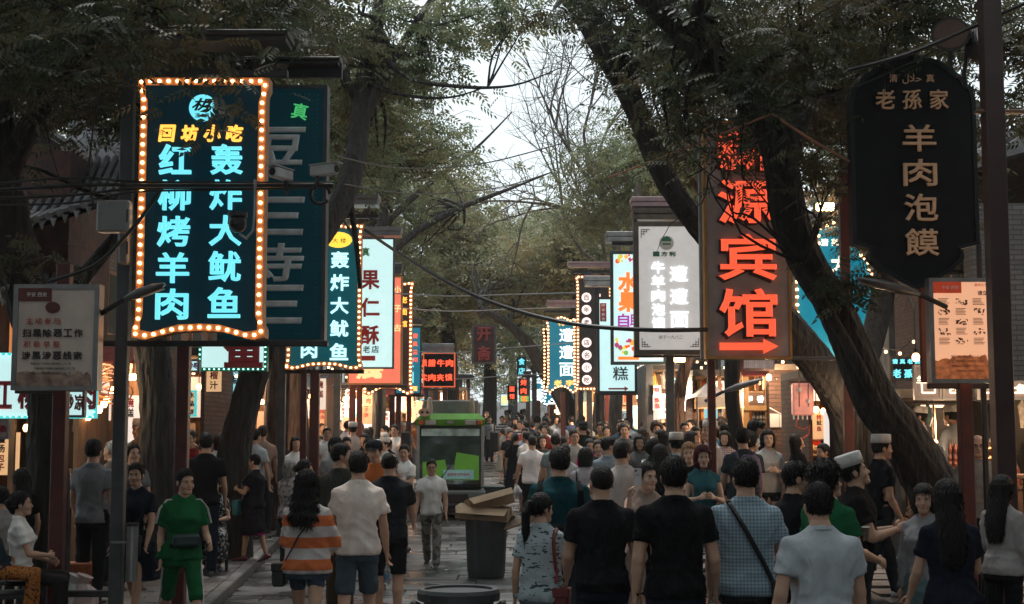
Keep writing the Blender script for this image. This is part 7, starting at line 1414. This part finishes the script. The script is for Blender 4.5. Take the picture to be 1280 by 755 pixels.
p('man bowing his head in grey and white beside the truck', 484, 531, 33.5, 100, hair='short', top=(.36, .36, .37))
p('man in black waiting behind the white capped man', 450, 528, 34.5, 20, hair='short', top=BL)
p('bald man in pale shirt deep in the left crowd', 470, 527, 38, 170, hair='buzz', hc='grey', top=(.3, .28, .27))
p('young man in white against the red posts, left crowd', 408, 533, 29, 200, hair='short', top=WH)
p('girl in pale T-shirt with dark hair between the red posts', 417, 545, 24.5, -100, fem=True, hair='bob', top=(.3, .28, .27))
p('person in black cap and grey shirt just left of the red posts', 420, 546, 22, 20, hair='short', hat='black_cap', top=(.25, .25, .26))
# ---------- middle distance
p('tall man in white T-shirt walking away carrying a bag, centre', 665, 541, 26.5, 4, hair='short', top=(.74, .70, .70), bot=BL, legs='walk', build=1.02)
p('elderly woman with white hair in a coral red top and denim shorts, profile left', 637, 533, 37, 70, fem=True, hair='short', hc='grey', top=(.42, .06, .07), bot=(.13, .17, .20), btype='shorts', armL='hold', build=1.15, legs='step')
p('slim woman in grey green dress left of the white haired woman', 628, 535, 39, 60, fem=True, hair='bun', top=(.28, .31, .28), btype='skirt', bot=(.2, .22, .2), hem=.4)
p('large bald man in red shirt turning left, centre crowd', 659, 525, 36, 50, hair='buzz', top=(.45, .05, .04), build=1.25)
p('man in grey blue shirt and glasses behind the tall white T-shirt man', 657, 534, 31, 165, hair='short', top=(.24, .28, .33), glasses=True)
p('boy with a fringe facing the camera right of the tall white T-shirt man', 678, 544, 28, 185, h=None, hair='bob', top=(.06, .06, .065))
p('man in pale teal collared shirt seen from behind in the centre crowd', 695, 541, 24, 15, hair='short', top=(.20, .26, .27))
p('young man with glasses and grey T-shirt facing the camera, centre crowd', 718, 536, 26, 178, hair='short', top=(.33, .32, .30), glasses=True)
p('woman with pale face and grey top near the teal T-shirt man', 706, 549, 21.5, 170, fem=True, hair='bun', top=(.30, .30, .31))
p('woman with short black bob and white hooded top from behind, with a black handbag', 732, 551, 19.5, -5, fem=True, hair='bob', top=(.45, .42, .44), sleeve=1.7)
p('person in magenta behind the woman in the white hooded top', 737, 543, 23.5, 180, fem=True, hair='bun', top=(.33, .03, .13), build=1.25)
p('person in a wide black hat in the centre crowd', 729, 526, 30, 10, hair='short', hat='hat', top=BL)
p('man with fair hair in a yellow T-shirt looking left', 751, 527, 30.5, 160, hair='short', hc='brown', top=(.55, .28, .06), head=(15, 8))
p('woman facing the camera between the magenta person and the pale blue shirt', 748, 547, 22.5, 175, fem=True, hair='bun', top=(.04, .04, .045))
p('man in pale blue shirt turned to the right in the centre crowd', 761, 545, 20.5, -20, hair='short', top=(.24, .29, .33), head=(-50, 0))
p('man in dark blue shirt below the small white card', 777, 524, 30, 150, hair='short', top=(.05, .07, .09))
p('man with phone in grey below the red post, right crowd', 781, 529, 27, 180, hair='short', top=(.08, .085, .095), armL='phone')
p('tall man in grey T-shirt with an arm round his friend, from behind', 779, 543, 16.4, 20, hair='short', top=(.5, .44, .42), armR='down', armL='hug', head=(-55, 5), build=1.05, fit='loose', low=.05, seed=13)
p('woman with pale round face left of the leaning man', 799, 543, 23.5, 175, fem=True, hair='bob', top=(.1, .1, .1))
p('woman with long brown hair turned away below the second grey post', 802, 531, 25, 60, fem=True, hair='long', hc='brown', top=(.12, .10, .10))
p('man in dark green shirt with a pale strap bowing his head', 810, 543, 18.5, -50, hair='short', top=(.03, .045, .042), lean=14, head=(-10, -25), armL='bent')
p('child with curly hair in a white shirt near the grey post', 821, 527, 26.5, 175, hair='curly', hc='brown', top=WH)
p('woman with orange lit face beside the thick grey post', 831, 521, 27, 130, fem=True, hair='bun', top=(.45, .30, .2), sk=1)
p('woman with short dark hair in teal patterned top at the grey post', 828, 535, 23, 100, fem=True, hair='bob', top=(.03, .12, .12))
p('person with long black hair and black clothes left of the blonde woman', 826, 546, 17.8, 20, fem=True, hair='long', top=BL)
p('woman with long blonde hair in a black top facing the camera', 861, 548, 17.2, 178, fem=True, hair='long', hc='blond', top=BL, sleeve=.5, head=(-8, 0), sk=1, seed=5)
p('person in a pale cap behind the blonde woman', 846, 541, 18.6, 10, hair='short', hat='cap', top=(.40, .47, .52))
p('woman with dark red bob and teal top holding something at her chest', 878, 555, 16.2, 182, fem=True, hair='bob', hc='red', top=(.03, .11, .13), sleeve=.25, armL='bent', armR='bent', head=(0, 3), sk=1, seed=7, build=1.02)
p('woman with long black hair in pale blouse, profile right, beside the cook', 866, 532, 21, -75, fem=True, hair='long', top=(.33, .40, .42), seed=9)
p('cook in white uniform and white cap looking left behind the red haired woman', 889, 524, 20.2, 110, hair='short', hat='cap', top=(.55, .52, .51), sleeve=1.8, head=(10, -5), bot=WH, build=1.05)
p('man in crowd with glasses and beige shirt near the thin trunk', 856, 527, 26, 175, hair='short', top=(.35, .25, .2), glasses=True)
p('man looking left with orange lit face under the price sheets', 864, 523, 27.5, 120, hair='short', top=(.5, .38, .3), sk=1)
p('man in blue shirt left of the thin trunk from behind', 906, 528, 24, 10, hair='short', top=(.06, .20, .28))
p('man with a purple backpack seen from behind, right of the cook', 929, 534, 17.8, 10, hair='short', top=(.04, .07, .09), topmat=darkstripe, seed=14, build=1.05)
p('man in black turned right next to the purple backpack man', 938, 541, 19.8, -80, hair='curly', top=(.03, .03, .035))
p('man in white T-shirt and dark strap in front of the timber kiosk', 941, 524, 22.5, -30, hair='short', top=WH)
p('short haired man in profile before the brick wall', 951, 526, 23, -90, hair='short', top=(.3, .2, .16))
p('young woman in white top and denim shorts looking down, carrying a grey green bag', 960, 535, 20.6, 182, fem=True, hair='curlylong', top=(.50, .50, .50), sleeve=1.3, bot=(.03, .04, .05), btype='hot', armL='bent', armR='bent', legs='step', head=(0, -10), sk=1)
p('woman with long black hair and black coat leaning over the snack counter', 993, 540, 20.3, -70, fem=True, hair='long', top=BL, sleeve=1.9, lean=8, head=(0, -25), armR='hold', armL='hold')
# ---------- near right group
p('large man in teal T-shirt wearing a black backpack, from behind', 699, 557, 12.8, 0, hair='short', top=(.008, .045, .055), build=1.22, armL='down', armR='down', seed=15)
p('woman with a ponytail in a pale lettered blouse, from behind', 676, 614, 10.6, -12, fem=True, hair='pony', hc='dark', topmat=pat2, top=LB, fit='loose', bot=(.16, .24, .28), btype='shorts', head=(-40, 0), seed=16, armL='down', armR='bent')
p('man with buzz cut in black T-shirt seen from behind', 751, 578, 10.2, 0, hair='buzz', top=(.012, .012, .014), build=1.1, bot=NV, seed=17)
p('woman in beige dress holding a white phone up in front of her face', 806, 571, 12.9, 192, fem=True, hair='bun', top=(.27, .20, .17), sleeve=0, dress=True, hem=.45, armR='phone', armL='phone', head=(18, 3), sk=1, seed=18)
p('broad man in plain black T-shirt seen from behind, centre right', 842, 568, 9.5, -3, hair='short', top=(.009, .009, .010), build=1.1, bot=NV, seed=19)
p('man in blue and pink checked shirt with a black cross strap, from behind', 931, 571, 9.8, -6, hair='short', topmat=plaid, top=LB, build=1.08, fit='shirt', bot=(.02, .02, .022), armL='down', seed=20, head=(12, 0), low=.0)
p('man in white T-shirt seen from behind, near the bottom right', 1024, 601, 8.15, 4, hair='short', top=(.40, .43, .46), build=1.06, bot=BL, seed=21)
p('man in black T-shirt in profile looking right behind the checked shirt man', 990, 575, 11.2, -60, hair='short', top=(.012, .012, .014), head=(-25, 0), seed=22)
p('curly haired man in green T-shirt reaching forward to the right', 1034, 578, 10.8, -55, hair='curly', top=(.012, .10, .04), armR='hold', armL='hold', head=(-25, -5), seed=23)
p('cook in black T-shirt and white cap looking down at his hands', 1070, 566, 11.6, -95, hair='short', hat='cap', top=(.015, .013, .014), armR='bent', armL='bent', head=(0, -18), seed=24)
p('tall cook in black with a white cap and jeans walking right', 1097, 539, 15.3, -75, hair='short', hat='cap', top=(.012, .012, .015), bot=(.02, .024, .032), armR='down', head=(-10, 0), legs='walk', shoe=(.3, .3, .32), seed=25)
p('girl in grey hooded top looking back over her shoulder, right', 1153, 604, 11.2, 150, fem=True, hair='long', top=(.24, .235, .25), sleeve=1.9, btype='skirt', bot=(.10, .16, .17), hem=.3, head=(8, 0), seed=26)
p('woman with long straight black hair, black T-shirt and striped skirt, from behind', 1185, 598, 9.6, 4, fem=True, hair='long', top=(.012, .014, .024), btype='skirt', botmat=stripeskirt, bot=GY, hem=.25, armR='bent', seed=27, build=1.06)
p('woman with long dark hair in a pale blouse and black shorts at the right edge', 1249, 593, 11.4, -40, fem=True, hair='long', top=(.36, .33, .33), sleeve=1.9, bot=BL, btype='shorts', armL='hold', seed=28)
p('man with glasses in grey jacket over a white T-shirt behind the red post', 1222, 541, 15.2, 172, hair='balding', top=(.20, .185, .17), sleeve=1.9, glasses=True, fit='shirt', seed=29, head=(-5, 0))
p('bald man in dark jacket from behind near the skewers', 1171, 552, 16.3, 15, hair='buzz', hc='grey', top=(.04, .032, .028), sleeve=1.9, seed=30)
p('cook in pale uniform and grey cap inside the kebab stall, profile left', 1151, 508, 19.2, 80, hair='short', hat='cap', top=(.42, .42, .44), dz=.22, armL='hold')
p('second cook in pale blue uniform beside the red poster post', 1193, 507, 19.4, 30, hair='short', hat='cap', top=(.40, .46, .52), dz=.22, sleeve=1.8)
p('third cook half hidden by the tall dark post at the right', 1250, 520, 19, -160, hair='short', hat='cap', top=(.36, .40, .42), dz=.15)
p('person in pale blue standing behind the slanting trunk', 1031, 558, 18.5, 100, hair='short', top=(.25, .33, .40))
p('child lying across the lap of the seated woman, in dark top and spotted trousers', 8, 676, 12.9, -80, h=1.18, hair='short', top=(.02, .03, .04), sleeve=1.8, botmat=leo, bot=(.3, .15, .05), legs='sit', seat=.58, lean=-22, armL='clasp')
# ---------- the distant crowd
tops = [('white', WH), ('black', BL), ('grey', GY), ('navy blue', (.02, .03, .07)), ('pale blue', (.25, .33, .42)), ('red', (.35, .03, .03)), ('beige', (.40, .33, .27)), ('dark green', (.02, .07, .05)), ('pink', (.45, .2, .22)), ('olive', (.09, .09, .06)), ('orange', (.5, .17, .05)), ('teal', (.03, .15, .17))]
PATS = [pat1, pat2, checked('red_check', (.5, .46, .44), (.25, .05, .05), 30), checked('navy_check', (.4, .44, .5), (.03, .05, .12), 34), banded('navy_white_bands', 2, [(.02, .03, .08), (.55, .54, .52)], 12), splotch('floral_print', (.45, .32, .3), (.15, .05, .07), 18), banded('grey_bands', 2, [(.2, .2, .21), (.5, .5, .5)], 9)]
rnd = random.Random(99); VAR = {}; bpk = None
def variant(i):
    if i in VAR: return VAR[i]
    sp = [dict(yaw=0), dict(yaw=0, fem=True, hair='long'), dict(fem=True, hair='bob'), dict(legs='walk', armL='bent'), dict(legs='walk2', fem=True, hair='pony', btype='skirt'), dict(armR='phone', build=1.15), dict(hair='buzz', build=1.1), dict(fem=True, hair='bun', btype='shorts'), dict(lean=5, armL='hold', armR='hold'), dict(hat='cap'), dict(hair='curly', btype='shorts'), dict(hat='black_cap')][i]
    sp = dict(sp); sp.pop('yaw', 0); t = person('crowd model', 640, 545, 40, 0, h=1.68, res=.029, seed=i, top=(.3, .3, .3), bot=(.03, .03, .035), **sp)
    VAR[i] = t; return t
used = []; seen = set()
def place_far(n, fn):
    for k in range(n):
        Y, x = fn(); i = rnd.randrange(12); src = variant(i); tn, tc_ = tops[rnd.choice([0, 0, 0, 1, 2, 3, 4, 4, 5, 6, 6, 7, 8, 9, 10, 11])] if rnd.random() < .6 else tops[rnd.randrange(3)]
        if Y < 30 and 925 < 640+x/Y*F < 1075: continue
        if any(abs(x-a) < .42 and abs(Y-b) < .5 for a, b in used): continue
        if any(abs(x-d['t'].location.x) < .4 and abs(Y-d['t'].location.y) < .5 for d in PE.values() if d['t'].name in bpy.data.objects): continue
        used.append((x, Y)); away = rnd.random() < .55; yaw = rnd.uniform(-40, 40)+(0 if away else 180)
        r = src.copy(); C.objects.link(r); r.location = (x, Y, gz(x, Y)); r.rotation_euler[2] = R(yaw); s_ = rnd.uniform(.93, 1.06); r.scale = (s_,)*3
        hn = ['short dark hair', 'long dark hair', 'bobbed hair', 'short dark hair', 'a ponytail', 'short dark hair', 'a shaved head', 'tied up hair', 'short dark hair', 'a white cap', 'curly hair', 'a black cap'][i]
        side = 'left pavement' if x < kerb_x(Y) else 'right pavement' if x > kerb_xr(Y) else 'left road half' if x < -.2 else 'right road half'
        dist = 'near the truck' if Y < 36 else 'past the truck' if Y < 46 else 'far off' if Y < 60 else 'furthest off'
        for _ in range(60):
            lab = 'person in %s with %s, %s, %s, %s' % (tn, hn, 'walking away' if away else 'facing camera', dist, side)
            if lab not in seen: break
            tn, tc_ = tops[rnd.randrange(12)]; tc_ = tc_
        seen.add(lab)
        r['label'] = lab; r['category'] = 'person'; r['group'] = 'people in the distant crowd'
        if away and i not in (1, 4) and rnd.random() < .22:
            cn = rnd.choice([('black', (.015, .015, .018)), ('navy blue', (.02, .03, .07)), ('grey', (.16, .16, .17)), ('dark red', (.12, .02, .02)), ('olive', (.07, .075, .04)), ('teal', (.02, .1, .11))]); b = thing('backpack', 'small %s backpack on walker in %s, %s, %s' % (cn[0], tn, dist, side), 'backpack', r.location, r.rotation_euler[2], 'backpacks in the distant crowd')
            obj('pack_body', MB().box(-.14, .14, -.30, -.15, 1.0, 1.4, b=.03), cloth(cn[1]), b); obj('front_pocket', MB().box(-.1, .1, -.335, -.302, 1.03, 1.2, b=.015), cloth(cn[1]), b)
        for ch in list(src.children):
            c = ch.copy(); C.objects.link(c); c.parent = r
            m_ = (rnd.choice(PATS) if tn == 'beige' or tn == 'pale blue' and rnd.random() < .5 else cloth(tc_)) if ch.name.startswith('shirt') else cloth(rnd.choice([BL, NV, DN, (.1, .09, .08), GY])) if ch.name.startswith(('trousers', 'shorts', 'skirt')) else None
            if m_: c.material_slots[0].link = 'OBJECT'; c.material_slots[0].material = m_
place_far(115, lambda: (lambda Y: (Y, rnd.uniform(-.1, 4.6)))(rnd.uniform(29, 46)))
place_far(42, lambda: (lambda Y: (Y, rnd.uniform(-6.2, -2.6)))(rnd.uniform(27, 46)))
place_far(26, lambda: (lambda Y: (Y, rnd.uniform(3.6, 7.0)))(rnd.uniform(24, 40)))
place_far(62, lambda: (lambda Y: (Y, rnd.uniform(-5, 5)))(rnd.uniform(46, 66)))
place_far(30, lambda: (lambda Y: (Y, rnd.uniform(1.5, 4.8)))(rnd.uniform(22.5, 29)))
place_far(30, lambda: (lambda Y: (Y, rnd.uniform(-5.4, -2.2)))(rnd.uniform(23, 29)))
place_far(10, lambda: (lambda Y: (Y, rnd.uniform(-6.4, -4.6)))(rnd.uniform(21, 27)))
for v in VAR.values():
    for ch in list(v.children): bpy.data.objects.remove(ch)
    bpy.data.objects.remove(v)
# ---------- what they carry and wear
blk = cloth((.010, .010, .012)); lea = mat('black_leather', (.012, .012, .013), .35, vary=.2)
for nm, pos in (('seated', None),): pass
L1 = 'man in blue and pink checked shirt with a black cross strap, from behind'
bag(L1, [(-.10, 1.44, True), (-.12, 1.47, False), (-.02, 1.30, False), (.10, 1.08, False), (.17, .93, False)], .045, lea, (.20, -.06, .84), (.1, .2, .24), 'black cross body bag at the hip of the checked shirt man', 'cross_body_bag')
L2 = 'large man in teal T-shirt wearing a black backpack, from behind'
d = PE[L2]; t = thing('backpack', 'black backpack with wide straps worn by the large teal T-shirt man', 'backpack', d['t'].location, d['t'].rotation_euler[2])
for sx in (-1, 1):
    mb, _ = strap(L2, [(sx*.15, 1.2, True), (sx*.155, 1.42, True), (sx*.16, 1.45, False), (sx*.175, 1.3, False), (sx*.17, 1.05, False)], .07, blk, ''); obj('strap', mb, blk, t)
for lb, mm, tt, sc, nm in ((L2, blk, t, .8, 0), ):
    c = d['M']@Vector((0, -.21, 1.0)); S_ = d['S']; mb = MB(); mb.box(-.15*S_, .15*S_, (c.y-.07)*S_, (c.y+.05)*S_, .82*S_, 1.12*S_, b=.03); obj('pack_body', mb, blk, tt)
L3 = 'man with a purple backpack seen from behind, right of the cook'; d = PE[L3]; t = thing('backpack', 'purple and grey school backpack beside the thin trunk', 'backpack', d['t'].location, d['t'].rotation_euler[2]); S_ = d['S']; pu = mat('purple_nylon', (.09, .06, .11), .7, vary=.3)
mb = MB().rings([[(w_*.9*cos(q)*S_, (-.21+dd*sin(q))*S_, z*S_) for q in np.linspace(0, 2*pi, 17)[:-1]] for z, w_, dd in ((.98, .13, .05), (1.02, .17, .08), (1.25, .17, .085), (1.38, .14, .07), (1.43, .08, .04))]); obj('pack_body', mb, pu, t, smooth=True)
obj('front_pocket', MB().box(-.1*S_, .1*S_, -.32*S_, -.28*S_, 1.03*S_, 1.2*S_, b=.02), cloth((.12, .11, .12)), t); obj('pocket_trim', MB().box(-.09*S_, .09*S_, -.325*S_, -.32*S_, 1.13*S_, 1.145*S_), cloth((.3, .28, .3)), t)
for sx in (-1, 1): mb, _ = strap(L3, [(sx*.1, 1.25, True), (sx*.11, 1.45, True), (sx*.11, 1.46, False), (sx*.1, 1.38, False)], .05, pu, ''); obj('strap', mb, pu, t)
L4 = 'woman with a ponytail in a pale lettered blouse, from behind'; rl = mat('red_leather', (.16, .02, .02), .4, vary=.25)
bag(L4, [(.13, 1.42, True), (.14, 1.45, False), (.15, 1.25, False), (.16, 1.02, False)], .035, rl, (.19, -.08, .86), (.13, .13, .22), 'red patterned shoulder bag of the ponytail woman', 'shoulder_bag')
L5 = 'woman in black and magenta dress with a teal and grey shoulder bag'
bag(L5, [(.12, 1.44, False), (.12, 1.46, True), (.02, 1.3, True), (-.1, 1.1, True), (-.13, 1.0, True)], .04, mat('grey_webbing', (.16, .17, .18), .7), (-.13, .21, .86), (.26, .1, .24), 'teal and grey shoulder bag of the woman in black and magenta', 'shoulder_bag', bm=mat('teal_nylon', (.03, .14, .16), .5, vary=.4, vs=8))
d = PE[L5]; o = obj('magenta_hem', MB().rings([[(r*cos(q)*d['S'], r*.8*sin(q)*d['S'], z*d['S']) for q in np.linspace(0, 2*pi, 25)[:-1]] for z, r in ((.42, .24), (.455, .245))], cap=False), cloth((.22, .01, .11)), d['t'])
L6 = 'woman in green tracksuit with white side stripes striding towards the camera'; d = PE[L6]; S_ = d['S']
t = thing('waist_pack', 'dark teal waist pack worn by the woman in green', 'waist pack', d['t'].location, d['t'].rotation_euler[2]); obj('pouch', MB().box(-.13*S_, .13*S_, .12*S_, .21*S_, .93*S_, 1.05*S_, b=.025), mat('teal_dark_nylon', (.012, .03, .035), .5), t)
obj('belt', MB().rings([[tuple(torso_pt(d, .16*cos(q)*.9, z, sin(q) > 0, .012)*S_) for q in np.linspace(0, 2*pi, 25)[:-1]] for z in (1.0, 1.035)], cap=False), blk, t)
wt = cloth((.55, .54, .52))
for i_, s_ in ((0, -1), (1, 1)):
    sh, el = d['SH'][i_], d['EL'][i_]
    for k_ in (-1, 1):
        pts = [sh+Vector((-s_*.05, .02*k_, .062)), sh+Vector((0, .02*k_, .062)), sh.lerp(el, .2)+Vector((s_*.06, .02*k_, .03)), sh.lerp(el, .6)+Vector((s_*.072, .02*k_, 0))]; obj('sleeve_stripe', MB().tube([q*S_ for q in pts], .007, 5), wt, d['t'])
    kn = None
for s_, (a, b) in zip((-1, 1), ((27, 8), (-24, 12))):
    hp = d['pel']+Vector((s_*.085, 0, -.02)); kn = d['pel']+Vector((s_*.097, sin(R(a))*.425, -cos(R(a))*.425)); lo2 = kn+Vector((0, sin(R(a-b))*.22, -cos(R(a-b))*.22)); obj('side_stripe', MB().tube([(hp+Vector((s_*.093, 0, 0)))*S_, ((hp+kn)/2+Vector((s_*.083, 0, 0)))*S_, (kn+Vector((s_*.069, 0, 0)))*S_, (lo2+Vector((s_*.064, 0, 0)))*S_], .011, 6), wt, d['t'])
L7 = 'young man in white T-shirt with a cross strap and folded arms, left of the truck'; bag(L7, [(.12, 1.46, False), (.1, 1.45, True), (0, 1.3, True), (-.12, 1.1, True)], .03, lea, None, None, 'thin dark cross strap of the young man with folded arms', 'cross_strap', 'strap')
L8 = 'woman with short black bob and white hooded top from behind, with a black handbag'; bag(L8, [(-.12, 1.42, True), (-.13, 1.44, False), (-.13, 1.25, False), (-.12, 1.1, False)], .03, lea, (-.11, -.2, .98), (.24, .1, .26), 'black leather handbag hanging behind the white hooded top', 'handbag')
L9 = 'young woman in white top and denim shorts looking down, carrying a grey green bag'; bag(L9, None, .03, lea, (.26, .12, .98), (.24, .12, .3), 'slouchy grey green handbag of the young woman in denim shorts', 'handbag', bm=mat('sage_leather', (.13, .16, .145), .5, vary=.3))
L10 = 'man in dark green shirt with a pale strap bowing his head'; bag(L10, [(-.12, 1.44, True), (-.13, 1.45, False), (0, 1.3, False), (.14, 1.05, False)], .03, cloth(WH), None, None, 'pale strap across the back of the bowing man', 'cross_strap', 'strap')
L11 = 'woman with reddish brown bob in a white blouse with a dark strap, left'; bag(L11, [(.1, 1.44, True), (.11, 1.45, False), (0, 1.25, False), (-.14, 1.0, False)], .03, lea, None, None, 'dark strap over the white blouse of the brown bobbed woman', 'cross_strap', 'strap')
L12 = 'woman with long curly hair in an orange and white banded shirt seen from behind'; bag(L12, [(.12, 1.44, False), (.08, 1.36, False), (-.05, 1.2, False), (-.17, .98, False)], .018, lea, (-.24, .0, .80), (.12, .18, .2), 'small black cross body bag of the striped shirt woman', 'cross_body_bag')
L13 = 'middle aged woman in dark dress facing the camera beside the left grey post'; bag(L13, None, .03, lea, (-.05, .24, .84), (.22, .08, .2), 'black purse held by the woman in the dark dress', 'purse')
L14 = 'woman with long dark hair in a pale blouse and black shorts at the right edge'
# phone, bottle, shopping bag, cup
d = PE['woman in beige dress holding a white phone up in front of her face']; c = W('woman in beige dress holding a white phone up in front of her face', d['WR'][0]+d['FD'][0]*.11)
pt = P(797, 596, 12.55); t = thing('smartphone', 'white smartphone held up by the woman in beige', 'phone', pt, R(8)); obj('back_cover', MB().box(-.036, .036, -.004, .004, -.075, .075, b=.008), mat('phone_white', (.6, .56, .56), .25), t); obj('camera_lens', MB().box(-.026, -.006, -.007, -.0042, .045, .062, b=.001), M_black, t); obj('emblem', MB().poly(arc(0, .015, .008, 0, 340, 10), -.0055, -.0042), M_alu, t)
d = PE['tall man in beige grey T-shirt and denim shorts holding a bottle, from behind']; c = W('tall man in beige grey T-shirt and denim shorts holding a bottle, from behind', d['WR'][1]+d['FD'][1]*.09)
t = thing('water_bottle', 'clear plastic water bottle hanging from the hand of the beige T-shirt man', 'bottle', (c.x, c.y, c.z-.1)); obj('bottle_body', MB().tube([(0, 0, -.11), (0, 0, -.1), (0, 0, .02), (0, 0, .06), (0, 0, .08)], [.026, .032, .032, .014, .012], 12), mat('clear_plastic', (.5, .55, .58), .08, trans=.7), t); obj('bottle_cap', MB().tube([(0, 0, .081), (0, 0, .095)], .014, 10), M_white, t); obj('bottle_label', MB().tube([(0, 0, -.06), (0, 0, -.01)], .0325, 12), mat('blue_label', (.1, .2, .3), .4), t)
c = P(640, 584, 36.6); t = thing('paper_bag', 'white and orange shopping bag held by the white haired woman', 'shopping bag', c); obj('bag_body', MB().box(-.1, .1, -.05, .05, -.15, .1, b=.01), M_white, t); obj('orange_band', MB().box(-.102, .102, -.052, .052, -.13, -.05), mat('orange_carton2', (.6, .2, .02), .5), t); obj('handle', MB().tube([(-.05, 0, .1), (-.03, 0, .2), (.03, 0, .2), (.05, 0, .1)], .005, 5), M_white, t)
d = PE['tall man in white T-shirt walking away carrying a bag, centre']; c = W('tall man in white T-shirt walking away carrying a bag, centre', d['WR'][0]+d['FD'][0]*.1); t = thing('plastic_bag', 'crumpled clear plastic bag in the left hand of the tall white T-shirt man', 'plastic bag', (c.x, c.y, c.z-.02)); obj('bag_body', MB().tube([(0, 0, .02), (0, 0, -.03), (.02, 0, -.12), (0, .01, -.2)], [.01, .05, .09, .05], 9), mat('bag_clear', (.5, .52, .54), .25, vary=.3, bump=1, bs=20), t)
t = thing('plastic_cup', 'clear drinking cup held near the curly haired man in green', 'cup', P(1082, 668, 10.9)); obj('cup', MB().tube([(0, 0, -.05), (0, 0, .05)], [.022, .03], 14), mat('cup_clear', (.3, .26, .22), .1, trans=.75), t); obj('lid', MB().tube([(0, 0, .051), (0, 0, .057)], .031, 14), M_white, t)
# stools for the seated
for lb, st_lab, hgt in (('woman in white T-shirt seated at the bottom left with a child on her lap', 'low dark stool under the seated woman in white', .46), ('seated woman in a patterned dress with a grey green vest beside the green tracksuit woman', 'black box stool under the woman in the patterned dress', .38), ('person in grey at the left edge cut off by the frame', 'low dark stool under the person in grey', .46)):
    d = PE[lb]; l = d['t'].location; t = thing('stool', st_lab, 'stool', l, d['t'].rotation_euler[2]); obj('seat', MB().box(-.2, .2, -.2, .18, hgt-.08, hgt-.03, b=.01), M_black, t)
    for a in (-.17, .17):
        for b in (-.17, .14): obj('leg', MB().box(a-.018, a+.018, b-.018, b+.018, 0, hgt-.082), M_black, t)
for o in list(bpy.data.objects):
    if o.type == 'EMPTY':
        for k_ in ('px', 'S'):
            if k_ in o: del o[k_]
print('PEOPLE', sum(1 for o in bpy.data.objects if o.name.startswith('person')))
print('OBJECTS', len(bpy.data.objects), 'TRIS', sum(len(p_.vertices)-2 for m in bpy.data.meshes for p_ in m.polygons) if False else sum(len(m.loops)-2*len(m.polygons) for m in bpy.data.meshes))
# ---------- thin haze volume added to lift the blacks and the far foliage
HZ = True
if HZ:
    hm_ = bpy.data.materials.new('haze_air'); hm_.use_nodes = True; n_ = hm_.node_tree; n_.nodes.clear(); oo = n_.nodes.new('ShaderNodeOutputMaterial'); pv = n_.nodes.new('ShaderNodeVolumePrincipled')
    pv.inputs['Color'].default_value = (.85, .9, .92, 1); pv.inputs['Density'].default_value = .0007; pv.inputs['Anisotropy'].default_value = .2; n_.links.new(pv.outputs[0], oo.inputs['Volume'])
    obj('haze', MB().box(-270, 270, -20, 640, -1.5, 32), hm_, kind='stuff')
